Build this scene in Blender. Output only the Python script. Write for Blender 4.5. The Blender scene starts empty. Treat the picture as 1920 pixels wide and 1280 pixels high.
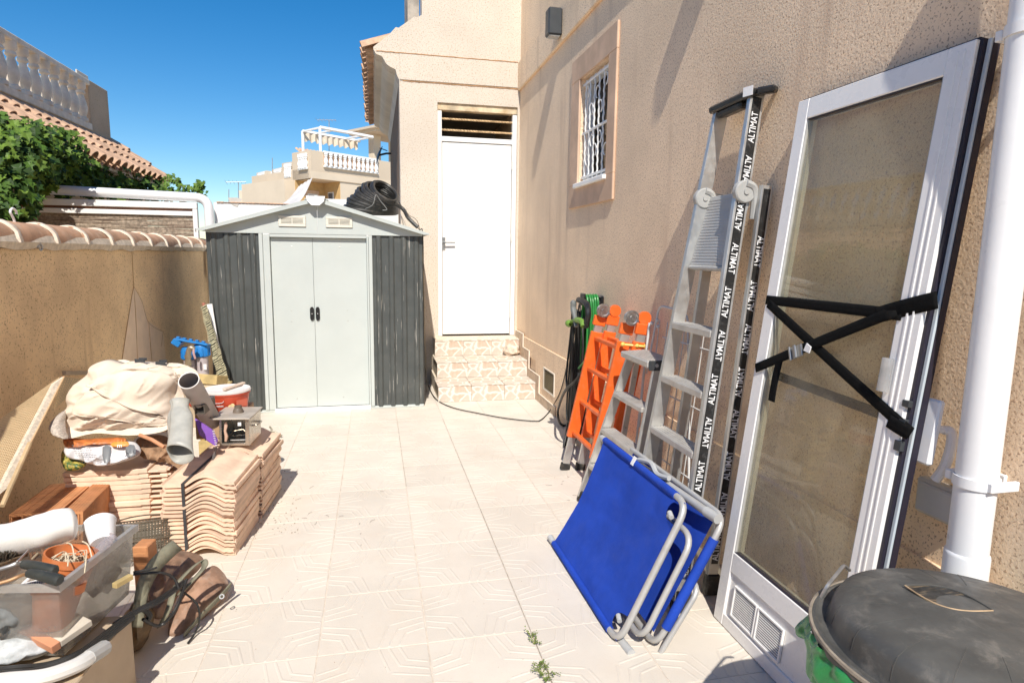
import bpy, math, random
from mathutils import Matrix, Vector, noise
random.seed(7)
S = bpy.context.scene
COL = S.collection
R = math.radians
PI = math.pi
V = Vector

# ------------------------------------------------------------------ camera
F_PX, PITCH, YAW, ROLL, EYE = 1157.1, 0.139216, 0.219522, 0.0131785, 1.5
_f = V((math.sin(YAW) * math.cos(PITCH), math.cos(YAW) * math.cos(PITCH), -math.sin(PITCH)))
_r0 = V((math.cos(YAW), -math.sin(YAW), 0)); _u0 = _r0.cross(_f)
_r = _r0 * math.cos(ROLL) + _u0 * math.sin(ROLL)
_u = -_r0 * math.sin(ROLL) + _u0 * math.cos(ROLL)
cam = bpy.data.objects.new('camera', bpy.data.cameras.new('camera')); COL.objects.link(cam)
cam.data.sensor_width = 36.0; cam.data.sensor_fit = 'HORIZONTAL'
cam.data.lens = 36.0 * F_PX / 1920.0
cam.data.clip_start = 0.05; cam.data.clip_end = 1500
cam.matrix_world = Matrix(((_r.x, _u.x, -_f.x, 0), (_r.y, _u.y, -_f.y, 0), (_r.z, _u.z, -_f.z, EYE), (0, 0, 0, 1)))
S.camera = cam

# ------------------------------------------------------------------ sky, sun, exposure
SUN_TRAVEL = V((0.14, 0.90, -1.0)).normalized()
to_sun = -SUN_TRAVEL
W = bpy.data.worlds.new('World'); S.world = W; W.use_nodes = True
wn = W.node_tree.nodes; wl = W.node_tree.links
for n_ in list(wn): wn.remove(n_)
wo = wn.new('ShaderNodeOutputWorld'); wb = wn.new('ShaderNodeBackground'); sk = wn.new('ShaderNodeTexSky')
sk.sky_type = 'NISHITA'; sk.sun_disc = False
sk.sun_elevation = math.asin(to_sun.z); sk.sun_rotation = math.atan2(to_sun.x, to_sun.y)
sk.altitude = 0; sk.air_density = 1.0; sk.dust_density = 0.0; sk.ozone_density = 3.0
wb.inputs['Strength'].default_value = 0.066
hs_ = wn.new('ShaderNodeHueSaturation'); hs_.inputs['Saturation'].default_value = 1.42; wl.new(sk.outputs[0], hs_.inputs['Color']); wl.new(hs_.outputs[0], wb.inputs['Color']); wl.new(wb.outputs[0], wo.inputs['Surface'])
sun = bpy.data.objects.new('sun', bpy.data.lights.new('sun', 'SUN')); COL.objects.link(sun)
sun.data.energy = 2.75; sun.data.angle = R(0.55); sun.data.color = (1.0, 0.935, 0.84)
sun.rotation_euler = SUN_TRAVEL.to_track_quat('-Z', 'Y').to_euler()
S.view_settings.view_transform = 'Standard'; S.view_settings.look = 'None'
S.view_settings.gamma = 1.0; S.view_settings.use_curve_mapping = False
S.cycles.diffuse_bounces = 8; S.cycles.max_bounces = 14; S.cycles.transparent_max_bounces = 16
S.view_settings.exposure = 1.02

# ------------------------------------------------------------------ pixel (1920 wide) -> point on a real plane of the yard
def ray(px, py):
    return _f + _r * ((px - 960) / F_PX) - _u * ((py - 640) / F_PX)
def AX(px, py, x): d = ray(px, py); return V((0, 0, EYE)) + d * (x / d.x)
def AY(px, py, y): d = ray(px, py); return V((0, 0, EYE)) + d * (y / d.y)
def AZ(px, py, z=0.0): d = ray(px, py); return V((0, 0, EYE)) + d * ((z - EYE) / d.z)

# ------------------------------------------------------------------ mesh builder
def frame(o, x, y):
    """4x4 from an origin, an x direction and a rough y direction."""
    x = V(x).normalized(); z = x.cross(V(y)).normalized(); y = z.cross(x)
    return Matrix(((x.x, y.x, z.x, o[0]), (x.y, y.y, z.y, o[1]), (x.z, y.z, z.z, o[2]), (0, 0, 0, 1)))
def T(x, y, z): return Matrix.Translation((x, y, z))
def RZ(a): return Matrix.Rotation(a, 4, 'Z')
def RX(a): return Matrix.Rotation(a, 4, 'X')
def RY(a): return Matrix.Rotation(a, 4, 'Y')

class MB:
    def __init__(s, M=None):
        s.v = []; s.f = []; s.m = []; s.M = M or Matrix.Identity(4); s.cur = 0
    def add(s, vs, fs):
        b = len(s.v); s.v += [s.M @ V(p) for p in vs]
        for f in fs: s.f.append([b + i for i in f]); s.m.append(s.cur)
        return s
    def box(s, x0, x1, y0, y1, z0, z1, ch=0.0):
        if x0 > x1: x0, x1 = x1, x0
        if y0 > y1: y0, y1 = y1, y0
        if z0 > z1: z0, z1 = z1, z0
        if ch <= 0:
            return s.add([(x0, y0, z0), (x1, y0, z0), (x1, y1, z0), (x0, y1, z0), (x0, y0, z1), (x1, y0, z1), (x1, y1, z1), (x0, y1, z1)],
                  [(3, 2, 1, 0), (4, 5, 6, 7), (0, 1, 5, 4), (1, 2, 6, 5), (2, 3, 7, 6), (3, 0, 4, 7)])
        ch = min(ch, (x1 - x0) * .45, (y1 - y0) * .45, (z1 - z0) * .45)
        vs = []; idx = {}
        X = (x0, x1); Y = (y0, y1); Z = (z0, z1); sg = (1, -1)
        for i in (0, 1):
            for j in (0, 1):
                for k in (0, 1):
                    for a in range(3):
                        p = [X[i], Y[j], Z[k]]
                        for b in range(3):
                            if b != a: p[b] += (sg[i], sg[j], sg[k])[b] * ch
                        idx[i, j, k, a] = len(vs); vs.append(p)
        fs = []
        I = lambda c, a: idx[c[0], c[1], c[2], a]
        for a in range(3):
            b, c = (a + 1) % 3, (a + 2) % 3
            for e in (0, 1):
                q = []
                for (m, n) in ((0, 0), (1, 0), (1, 1), (0, 1)):
                    k = [0, 0, 0]; k[a] = e; k[b] = m; k[c] = n; q.append(I(k, a))
                fs.append(q if e else q[::-1])
            for m in (0, 1):
                for n in (0, 1):
                    k0 = [0, 0, 0]; k0[b] = m; k0[c] = n; k1 = list(k0); k1[a] = 1
                    q = [I(k0, b), I(k1, b), I(k1, c), I(k0, c)]
                    fs.append(q if (m == n) else q[::-1])
        for i in (0, 1):
            for j in (0, 1):
                for k in (0, 1):
                    q = [idx[i, j, k, 0], idx[i, j, k, 1], idx[i, j, k, 2]]
                    fs.append(q if (i + j + k) % 2 else q[::-1])
        return s.add(vs, fs)
    def cbox(s, c, d, ch=0.0):
        return s.box(c[0] - d[0] / 2, c[0] + d[0] / 2, c[1] - d[1] / 2, c[1] + d[1] / 2, c[2] - d[2] / 2, c[2] + d[2] / 2, ch)
    def bar(s, p, q, w, d, side, ch=0.0):
        """rectangular bar from p to q; w is the size along 'side', d the size across it."""
        p, q = V(p), V(q); L = (q - p).length
        M0 = s.M; s.M = M0 @ frame(p, q - p, side); s.box(0, L, -w / 2, w / 2, -d / 2, d / 2, ch); s.M = M0; return s
    def tube(s, pts, r, n=8, closed=False, cap=True):
        pts = [V(p) for p in pts]; k = len(pts); rr = r if isinstance(r, (list, tuple)) else [r] * k
        vs = []; fs = []; up = None
        for i, p in enumerate(pts):
            a = pts[(i - 1) % k] if (closed or i > 0) else p
            b = pts[(i + 1) % k] if (closed or i < k - 1) else p
            t = (b - a); t = t.normalized() if t.length > 1e-9 else V((0, 0, 1))
            if up is None:
                up = t.orthogonal().normalized()
            else:
                up = (up - t * up.dot(t)); up = up.normalized() if up.length > 1e-6 else t.orthogonal().normalized()
            w = t.cross(up)
            for j in range(n):
                an = 2 * PI * j / n; vs.append(p + (up * math.cos(an) + w * math.sin(an)) * rr[i])
        for i in range(k if closed else k - 1):
            for j in range(n):
                a, b = i * n + j, i * n + (j + 1) % n; c, d = ((i + 1) % k) * n + j, ((i + 1) % k) * n + (j + 1) % n
                fs.append((a, b, d, c))
        if cap and not closed:
            fs.append(tuple(range(n))[::-1]); fs.append(tuple((k - 1) * n + j for j in range(n)))
        return s.add(vs, fs)
    def lathe(s, prof, n=24, M=None, a0=0.0, a1=2 * PI):
        M0 = s.M
        if M is not None: s.M = M0 @ M
        full = abs(a1 - a0 - 2 * PI) < 1e-6; m = n if full else n + 1
        vs = []; fs = []
        for (r, z) in prof:
            for j in range(m):
                a = a0 + (a1 - a0) * j / n; vs.append((r * math.cos(a), r * math.sin(a), z))
        for i in range(len(prof) - 1):
            for j in range(n):
                a, b = i * m + j, i * m + (j + 1) % m
                fs.append((a, b, b + m, a + m))
        s.add(vs, fs); s.M = M0; return s
    def prism(s, poly, h0, h1, axis='Z'):
        """polygon in the two other axes, extruded h0..h1 along axis."""
        n = len(poly)
        def P(a, b, h): return {'Z': (a, b, h), 'Y': (a, h, b), 'X': (h, a, b)}[axis]
        vs = [P(a, b, h0) for a, b in poly] + [P(a, b, h1) for a, b in poly]
        fs = [tuple(range(n))[::-1], tuple(range(n, 2 * n))] + [(i, (i + 1) % n, n + (i + 1) % n, n + i) for i in range(n)]
        return s.add(vs, fs)
    def grid(s, fn, nu, nv, cu=False):
        vs = [fn(i / nu, j / nv) for j in range(nv + 1) for i in range(nu + 1)]
        fs = [(j * (nu + 1) + i, j * (nu + 1) + i + 1, (j + 1) * (nu + 1) + i + 1, (j + 1) * (nu + 1) + i) for j in range(nv) for i in range(nu)]
        return s.add(vs, fs)
    def sphere(s, c, r, n=12, m=8):
        c = V(c); rr = r if isinstance(r, (tuple, list)) else (r, r, r)
        def fn(u, v):
            a, b = 2 * PI * u, PI * (v - .5); return (c.x + rr[0] * math.cos(a) * math.cos(b), c.y + rr[1] * math.sin(a) * math.cos(b), c.z + rr[2] * math.sin(b))
        return s.grid(fn, n, m)
    def mesh(s, name, mats, smooth=35):
        me = bpy.data.meshes.new(name)
        me.from_pydata([tuple(p) for p in s.v], [], s.f)
        for m in (mats if isinstance(mats, (list, tuple)) else [mats]): me.materials.append(m)
        if len(me.materials) > 1:
            me.polygons.foreach_set('material_index', s.m)
        import bmesh as _b
        bm = _b.new(); bm.from_mesh(me); _b.ops.remove_doubles(bm, verts=bm.verts, dist=1e-6)
        _b.ops.recalc_face_normals(bm, faces=bm.faces); bm.to_mesh(me); bm.free()
        if smooth:
            me.polygons.foreach_set('use_smooth', [True] * len(me.polygons))
            if smooth < 180: me.set_sharp_from_angle(angle=R(smooth))
        me.update(); return me
    def build(s, name, mats, parent=None, smooth=35, label=None):
        o = bpy.data.objects.new(name, s.mesh(name, mats, smooth)); COL.objects.link(o)
        if parent is not None: adopt(o, parent)
        if label: o['label'] = label
        return o

def world_of(o):
    M = Matrix.LocRotScale(o.location, o.rotation_euler, o.scale)
    return world_of(o.parent) @ o.matrix_parent_inverse @ M if o.parent else M
def adopt(o, parent):
    o.parent = parent; o.matrix_parent_inverse = world_of(parent).inverted()
def thing(name, label, cat, loc=(0, 0, 0), group=None):
    o = bpy.data.objects.new(name, None); COL.objects.link(o); o.location = loc; o.empty_display_size = .05
    return tag(o, label, cat, group)
def tag(o, label=None, cat=None, group=None, kind=None):
    if label: o['label'] = label
    if cat: o['category'] = cat
    if group: o['group'] = group
    if kind: o['kind'] = kind
    return o
def struct(mb, name, mat, smooth=35):
    return tag(mb.build(name, mat, None, smooth), kind='structure')
def solo(mb, name, mat, label, cat, group=None, smooth=35):
    return tag(mb.build(name, mat, None, smooth), label, cat, group)
def inst(name, me, M=None, parent=None, mat=None):
    """one object showing a shared mesh, placed by M (world)."""
    o = bpy.data.objects.new(name, me); COL.objects.link(o)
    if M is not None: o.matrix_world = M
    if parent is not None: o.parent = parent; o.matrix_parent_inverse = world_of(parent).inverted()
    return o
def copy_tree(o, parent=None):
    c = o.copy(); COL.objects.link(c)
    if parent is not None: c.parent = parent; c.matrix_parent_inverse = o.matrix_parent_inverse.copy()
    for ch in list(o.children): copy_tree(ch, c)
    return c
def rr(a, b): return random.uniform(a, b)
def lerp(a, b, t): return V(a).lerp(V(b), t)
def smoothpath(pts, n=6, closed=False):
    """Catmull-Rom through pts."""
    pts = [V(p) for p in pts]; k = len(pts); out = []
    for i in range(k if closed else k - 1):
        p0 = pts[(i - 1) % k] if (closed or i > 0) else pts[i]; p1 = pts[i]; p2 = pts[(i + 1) % k]
        p3 = pts[(i + 2) % k] if (closed or i + 2 < k) else p2
        for j in range(n):
            t = j / n; out.append(.5 * ((2 * p1) + (p2 - p0) * t + (2 * p0 - 5 * p1 + 4 * p2 - p3) * t * t + (3 * p1 - p0 - 3 * p2 + p3) * t ** 3))
    if not closed: out.append(pts[-1])
    return out
def roundpoly(pts, r, n=5, closed=True):
    """polyline with its corners rounded."""
    pts = [V(p) for p in pts]; k = len(pts); out = []
    for i in range(k):
        if not closed and i in (0, k - 1): out.append(pts[i]); continue
        p = pts[i]; a = pts[(i - 1) % k]; b = pts[(i + 1) % k]
        ra = min(r, (a - p).length * .48, (b - p).length * .48)
        p0 = p + (a - p).normalized() * ra; p1 = p + (b - p).normalized() * ra
        for j in range(n + 1):
            t = j / n; out.append(p0 * (1 - t) ** 2 + p * 2 * t * (1 - t) + p1 * t * t)
    return out
_txt = {}
def text_mesh(s, size, mat, bold=.012, ex=.0004):
    k = (s, size, mat.name)
    if k not in _txt:
        cu = bpy.data.curves.new('lettering', 'FONT'); cu.body = s; cu.size = size; cu.offset = bold * size; cu.extrude = ex
        cu.align_x = 'CENTER'; cu.align_y = 'CENTER'; cu.resolution_u = 3
        o = bpy.data.objects.new('lettering_source', cu); COL.objects.link(o)
        dg = bpy.context.evaluated_depsgraph_get(); dg.update()
        me = bpy.data.meshes.new_from_object(o.evaluated_get(dg)); me.name = 'lettering'
        me.materials.clear(); me.materials.append(mat)
        bpy.data.objects.remove(o); bpy.data.curves.remove(cu); _txt[k] = me
    return _txt[k]

# ------------------------------------------------------------------ materials
def _mix(nt, fac, a, b, mode='MIX'):
    m = nt.nodes.new('ShaderNodeMix'); m.data_type = 'RGBA'; m.blend_type = mode
    for i, x in ((0, fac), (6, a), (7, b)):
        if hasattr(x, 'links') or isinstance(x, bpy.types.NodeSocket): nt.links.new(x, m.inputs[i])
        else: m.inputs[i].default_value = x if i == 0 else (tuple(x) + (1,))[:4]
    return m.outputs[2]
def _noise(nt, co, scale, detail=4, rough=.55, sc=None, dist=0.0):
    if sc:
        mp = nt.nodes.new('ShaderNodeMapping'); mp.inputs['Scale'].default_value = sc; nt.links.new(co, mp.inputs['Vector']); co = mp.outputs[0]
    n = nt.nodes.new('ShaderNodeTexNoise'); n.inputs['Scale'].default_value = scale; n.inputs['Detail'].default_value = detail
    n.inputs['Roughness'].default_value = rough; n.inputs['Distortion'].default_value = dist
    nt.links.new(co, n.inputs['Vector']); return n.outputs['Fac']
def _ramp(nt, fac, p0, p1, v0=0.0, v1=1.0):
    m = nt.nodes.new('ShaderNodeMapRange'); m.interpolation_type = 'SMOOTHSTEP'
    m.inputs['From Min'].default_value = p0; m.inputs['From Max'].default_value = p1
    m.inputs['To Min'].default_value = v0; m.inputs['To Max'].default_value = v1
    nt.links.new(fac, m.inputs['Value']); return m.outputs[0]
def _mul(nt, a, b):
    m = nt.nodes.new('ShaderNodeMath'); m.operation = 'MULTIPLY'
    for i, x in enumerate((a, b)):
        if isinstance(x, bpy.types.NodeSocket): nt.links.new(x, m.inputs[i])
        else: m.inputs[i].default_value = x
    return m.outputs[0]
def _bump(nt, h, strength, dist, prev=None):
    b = nt.nodes.new('ShaderNodeBump'); b.inputs['Strength'].default_value = strength; b.inputs['Distance'].default_value = dist
    nt.links.new(h, b.inputs['Height'])
    if prev is not None: nt.links.new(prev, b.inputs['Normal'])
    return b.outputs[0]
MATS = {}
def mat(name, col, rough=.6, metal=0.0, var=.12, vscale=6.0, bump=0.0, bscale=60.0, dirt=0.0, dirtcol=(.35, .27, .19), dscale=5.0,
        speck=None, speckscale=70.0, speckt=(.60, .66), streak=None, spec=.5, trans=None, ior=1.45, sss=0.0, alpha=None, coat=0.0, world=True, objvar=0.0):
    m = bpy.data.materials.new(name); m.use_nodes = True; nt = m.node_tree
    b = nt.nodes['Principled BSDF']; tc = nt.nodes.new('ShaderNodeTexCoord'); geo = nt.nodes.new('ShaderNodeNewGeometry')
    co = geo.outputs['Position'] if world else tc.outputs['Object']
    c = None
    base = tuple(col) + (1,)
    if var > 0:
        n = _noise(nt, co, vscale, 5, .6)
        lo = tuple(x * (1 - var) for x in col); hi = tuple(min(1, x * (1 + var)) for x in col)
        c = _mix(nt, _ramp(nt, n, .3, .7), lo, hi)
    else:
        rgb = nt.nodes.new('ShaderNodeRGB'); rgb.outputs[0].default_value = base; c = rgb.outputs[0]
    if objvar > 0:
        oi = nt.nodes.new('ShaderNodeObjectInfo'); k = _ramp(nt, oi.outputs['Random'], 0, 1, 1 - objvar, 1 + objvar * .6)
        hs = nt.nodes.new('ShaderNodeHueSaturation'); nt.links.new(k, hs.inputs['Value']); nt.links.new(c, hs.inputs['Color']); c = hs.outputs[0]
    if speck:
        n = _noise(nt, co, speckscale, 3, .6); c = _mix(nt, _ramp(nt, n, *speckt), c, speck)
    if streak:
        scol, sscale, th = streak
        n = _noise(nt, co, 1.0, 4, .65, sc=sscale); c = _mix(nt, _ramp(nt, n, *th), c, scol)
    if dirt > 0:
        n = _noise(nt, co, dscale, 6, .7, dist=.4); c = _mix(nt, _ramp(nt, n, .48, .72, 0, dirt), c, dirtcol)
    nt.links.new(c, b.inputs['Base Color'])
    rn = _noise(nt, co, vscale * 3, 3); nt.links.new(_ramp(nt, rn, .3, .7, max(0.02, rough - .08), min(1, rough + .08)), b.inputs['Roughness'])
    b.inputs['Metallic'].default_value = metal; b.inputs['Specular IOR Level'].default_value = spec; b.inputs['IOR'].default_value = ior
    if coat: b.inputs['Coat Weight'].default_value = coat; b.inputs['Coat Roughness'].default_value = .1
    if trans: b.inputs['Transmission Weight'].default_value = trans
    if sss: b.inputs['Subsurface Weight'].default_value = sss; b.inputs['Subsurface Radius'].default_value = (.02, .02, .02)
    if alpha is not None: b.inputs['Alpha'].default_value = alpha
    if bump > 0:
        h = _noise(nt, co, bscale, 5, .65); nt.links.new(_bump(nt, h, bump, .004), b.inputs['Normal'])
    MATS[name] = m; return m
def clear_mat(name, tint, rough=.03, refl=.08, body=0.0, bodycol=(.8, .8, .8)):
    """thin clear sheet: tinted see-through, Fresnel gloss, optional milky body."""
    m = bpy.data.materials.new(name); m.use_nodes = True; nt = m.node_tree; N = nt.nodes; L = nt.links
    for x in list(N): N.remove(x)
    o = N.new('ShaderNodeOutputMaterial'); t = N.new('ShaderNodeBsdfTransparent'); t.inputs[0].default_value = tuple(tint) + (1,)
    g = N.new('ShaderNodeBsdfGlossy'); g.inputs['Roughness'].default_value = rough
    fr = N.new('ShaderNodeFresnel'); fr.inputs['IOR'].default_value = 1.45
    mx = N.new('ShaderNodeMixShader'); sh = t.outputs[0]
    if body > 0:
        d = N.new('ShaderNodeBsdfDiffuse'); d.inputs[0].default_value = tuple(bodycol) + (1,)
        tl = N.new('ShaderNodeBsdfTranslucent'); tl.inputs[0].default_value = tuple(bodycol) + (1,)
        ad = N.new('ShaderNodeMixShader'); ad.inputs[0].default_value = .5; L.new(d.outputs[0], ad.inputs[1]); L.new(tl.outputs[0], ad.inputs[2])
        geo = N.new('ShaderNodeNewGeometry'); n = _noise(nt, geo.outputs['Position'], 7, 5, .65)
        m2 = N.new('ShaderNodeMixShader'); L.new(_ramp(nt, n, .3, .75, body * .75, min(1, body * 1.3)), m2.inputs[0]); L.new(sh, m2.inputs[1]); L.new(ad.outputs[0], m2.inputs[2]); sh = m2.outputs[0]
    gb = N.new('ShaderNodeNewGeometry'); inv = N.new('ShaderNodeMath'); inv.operation = 'SUBTRACT'; inv.inputs[0].default_value = 1.0; L.new(gb.outputs['Backfacing'], inv.inputs[1])
    L.new(_mul(nt, fr.outputs[0], inv.outputs[0]), mx.inputs[0])
    L.new(sh, mx.inputs[1]); L.new(g.outputs[0], mx.inputs[2]); L.new(mx.outputs[0], o.inputs['Surface'])
    MATS[name] = m; return m

STUCCO = mat('stucco_pink', (.90, .70, .50), .9, var=.09, vscale=1.3, bump=.95, bscale=95, speck=(.50, .35, .24), speckscale=110, speckt=(.555, .63), streak=((.74, .56, .40), (5, 5, .5), (.52, .72)), spec=.2)
STUCCO_B = mat('stucco_rear', (.66, .585, .495), .9, var=.06, vscale=1.2, bump=1.0, bscale=75, speck=(.50, .40, .29), speckscale=75, speckt=(.52, .66), spec=.2)
STUCCO_L = mat('stucco_ochre', (.90, .66, .40), .92, var=.14, vscale=2.0, bump=1.0, bscale=105, speck=(.42, .28, .15), speckscale=95, speckt=(.56, .68), spec=.15,
               streak=((.74, .53, .31), (9, 9, .6), (.55, .75)))
PLASTER = mat('smooth_plaster', (.68, .48, .34), .85, var=.12, vscale=4, bump=.3, bscale=90, spec=.2)
CREAM = mat('cream_render', (.74, .68, .58), .85, var=.08, vscale=3, bump=.3, bscale=90, spec=.2)
FLOOR = mat('floor_tile', (.66, .605, .525), .62, var=.05, vscale=2.2, bump=.12, bscale=140, speck=(.52, .43, .34), speckscale=170, speckt=(.66, .72), objvar=.04, spec=.3,
            dirt=.35, dirtcol=(.60, .51, .41), dscale=3.2)
GROUT = mat('grout', (.64, .56, .47), .9, var=.15, vscale=20, spec=.2)
WHITE = mat('white_paint', (.84, .84, .82), .42, var=.02, vscale=5, dirt=.10, dirtcol=(.6, .55, .47), dscale=9)
WHITE_P = mat('white_plastic', (.82, .83, .84), .35, var=.02, vscale=5, dirt=.08, dirtcol=(.5, .45, .4))
WHITE_ALU = mat('white_aluminium', (.88, .87, .85), .30, var=.02, vscale=5, dirt=.05, dirtcol=(.5, .47, .42))
WHITEWASH = mat('whitewash', (.84, .83, .80), .8, var=.03, vscale=3, bump=.2, bscale=40, dirt=.12, dirtcol=(.6, .55, .5), dscale=3)
TERRA = mat('terracotta_tile', (.60, .385, .25), .8, var=.22, vscale=9, bump=.25, bscale=70, objvar=.18, dirt=.35, dirtcol=(.55, .42, .30), dscale=12)
COPING = mat('coping_tile', (.52, .31, .19), .8, var=.18, vscale=9, bump=.25, bscale=70, objvar=.10, dirt=.5, dirtcol=(.60, .48, .36), dscale=14)
MORTAR = mat('mortar', (.66, .58, .47), .95, var=.15, vscale=25, bump=1.0, bscale=60, spec=.1)
DARK = mat('dark_void', (.03, .028, .025), .9, var=0)
# ================================================================== GROUND AND FLOOR
g = MB(); g.box(-400, 400, -150, 700, -1.2, -.09)
struct(g, 'ground', mat('dry_earth', (.56, .47, .36), .95, var=.2, vscale=.3, bump=.4, bscale=20))
TP, TX, TY = .4125, .178, 2.234
fl = MB(); fl.box(-1.95, 1.70, -8, 8.2, -.088, -.0025)
floor = struct(fl, 'patio_floor', GROUT)
t = MB(); a = TP / 2 - .0022
t.box(-a, a, -a, a, -.03, 0, .001)
def ridge(x0, y0, x1, y1, w=.0065, h=.0016):
    d = V((x1 - x0, y1 - y0, 0)); L = d.length; M0 = t.M
    t.M = T(x0, y0, 0) @ RZ(math.atan2(d.y, d.x))
    t.add([(0, -w, -.0006), (L, -w, -.0006), (L - .004, -w * .35, h), (.004, -w * .35, h), (0, w, -.0006), (L, w, -.0006), (L - .004, w * .35, h), (.004, w * .35, h)],
          [(0, 1, 2, 3), (3, 2, 6, 7), (7, 6, 5, 4), (0, 3, 7, 4), (1, 5, 6, 2)]); t.M = M0
for k in range(4):
    t.M = RZ(k * PI / 2); M_keep = t.M.copy()
    for (x0, y0, x1, y1) in ((-.2, -.098, -.112, -.128), (-.2, -.058, -.082, -.098), (-.2, -.020, -.058, -.058), (-.2, .020, -.058, .058), (-.2, .058, -.082, .098), (-.2, .098, -.112, .128),):
        M0 = t.M
        d = V((x1 - x0, y1 - y0, 0)); L = d.length; w = .0075; h = .0014
        t.M = M_keep @ T(x0, y0, 0) @ RZ(math.atan2(d.y, d.x))
        t.add([(0, -w, -.0006), (L, -w, -.0006), (L - .016, -w * .35, h), (.002, -w * .35, h), (0, w, -.0006), (L, w, -.0006), (L - .016, w * .35, h), (.002, w * .35, h)],
              [(0, 1, 2, 3), (3, 2, 6, 7), (7, 6, 5, 4), (0, 3, 7, 4), (1, 5, 6, 2)]); t.M = M0
tile_me = t.mesh('tile', FLOOR, 20)
for i in range(-5, 4):
    for j in range(-5, 13):
        x = TX + (i + .5) * TP; y = TY + (j + .5) * TP
        if y > 7.35: continue
        inst('tile', tile_me, T(x + rr(-.0006, .0006), y + rr(-.0006, .0006), rr(-.0012, .0004)) @ RZ(random.choice((0, 1, 2, 3)) * PI / 2) @ RX(rr(-.0015, .0015)), floor)

jn = MB(); jn.tube(smoothpath([(TX + TP + .0004 * math.sin(k * 2.3), 1.55 + k * .21, .0002) for k in range(20)], 2), .0012, 5)
jn.build('joint_line', mat('joint_dirt', (.44, .39, .32), .9, var=.4, vscale=30), floor)
jn = MB(); jn.tube([(TX + .0006 * math.sin(k * 1.7), 3.9 + k * .1, .0002) for k in range(18)], .0012, 5); jn.build('joint_line', MATS['joint_dirt'], floor)
# ================================================================== HOUSE (right wall, rear wall, openings)
WX, BY = 1.655, 7.16
house = thing('house', 'pink beige stucco house wall with barred window, white door and tiled eave', 'house', (WX, BY, 0))
w = MB()
WY0, WY1, WZ0, WZ1 = 4.33, 4.97, 2.08, 2.905
for (y0, y1, z0, z1) in ((-8, WY0, 0, 6.2), (WY1, BY + .24, 0, 6.2), (WY0, WY1, 0, WZ0), (WY0, WY1, WZ1, 6.2)):
    w.box(WX, WX + .28, y0, y1, z0, z1)
w.build('side_wall', STUCCO, house)
p = MB()
for (y0, y1, z0, z1) in ((-8, 5.49, -.05, .585), (5.86, 6.20, -.05, .585), (5.49, 5.86, -.05, .18), (5.49, 5.86, .39, .585)):
    p.box(WX - .014, WX, y0, y1, z0, z1)
p.box(WX - .014, WX, 6.2, BY, .40, .585)
p.build('plinth', STUCCO, house)
b_ = MB(); b_.box(WX - .03, WX, -8, BY, 3.345, 3.65, .006); b_.build('band_moulding', STUCCO, house)
# window surround, each side a piece
sr = MB(); o = .018
sr.box(WX - o, WX, 4.18, 5.18, 1.895, WZ0 - .0, .004); sr.box(WX - o, WX, 4.18, 5.18, WZ1, 3.085, .004)
sr.box(WX - o, WX, 4.18, WY0, WZ0, WZ1, .004); sr.box(WX - o, WX, WY1, 5.18, WZ0, WZ1, .004)
sr.build('window_surround', PLASTER, house)
win = MB()
for (y0, y1, z0, z1) in ((WY0, WY0 + .045, WZ0, WZ1), (WY1 - .045, WY1, WZ0, WZ1), (WY0 + .045, WY1 - .045, WZ0, WZ0 + .045), (WY0 + .045, WY1 - .045, WZ1 - .045, WZ1)):
    win.box(WX + .045, WX + .10, y0, y1, z0, z1, .004)
window = win.build('window', WHITE, house)
sl = MB(); sl.box(WX - .045, WX + .06, WY0 - .02, WY1 + .03, WZ0 - .032, WZ0 + .004, .006); sl.build('sill', WHITE, window)
pn = MB(); pn.box(WX + .118, WX + .124, WY0 + .03, WY1 - .03, WZ0 + .03, WZ1 - .03); pn.build('pane', clear_mat('window_glass', (.55, .55, .52), .03), window)
iw = MB(); BROWN = mat('brown_wood', (.20, .085, .045), .5, var=.25, vscale=12)
for y in (4.40, 4.56, 4.65, 4.86): iw.box(WX + .135, WX + .17, y - .03, y + .03, WZ0, WZ1)
iw.box(WX + .137, WX + .168, WY0, WY1, 2.46, 2.52); iw.box(WX + .137, WX + .168, WY0, WY1, 2.82, WZ1)
iw.build('inner_frame', BROWN, window)
cu = MB(); cu.box(WX + .2, WX + .21, WY0 - .05, WY1 + .05, WZ0 - .05, WZ1 + .05); cu.build('curtain', mat('dim_curtain', (.30, .24, .18), .9, var=.3, vscale=7), window)
# wrought grille: upright twisted bars, cross rails and scrolls
for k in range(6):
    y = 4.40 + k * (4.90 - 4.40) / 5
    q = MB(); q.tube([(WX + .02 + .003 * math.cos(i * 1.9), y + .003 * math.sin(i * 1.9), WZ0 + .02 + i * .0195) for i in range(41)], .0075, 6); q.build('grille_bar', WHITE, window)
for z in (WZ0 + .05, 2.475, WZ1 - .05):
    q = MB(); q.box(WX + .012, WX + .026, WY0 + .002, WY1 - .002, z - .009, z + .009, .002); q.build('grille_rail', WHITE, window)
for (y, z, s) in ((4.45, 2.75, 1), (4.65, 2.70, -1), (4.85, 2.75, 1), (4.45, 2.25, -1), (4.65, 2.28, 1), (4.85, 2.23, -1), (4.55, 2.58, 1), (4.75, 2.36, -1), (4.75, 2.6, 1), (4.55, 2.36, 1)):
    pts = []
    for i in range(40):
        u = i / 39; an = (1 - u) * 5.2; rad = .012 + .030 * u
        pts.append((WX + .018, y + s * rad * math.cos(an), z + rad * math.sin(an) + .055 * u))
    q = MB(); q.tube(pts, .005, 5); q.build('grille_scroll', WHITE, window)
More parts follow.
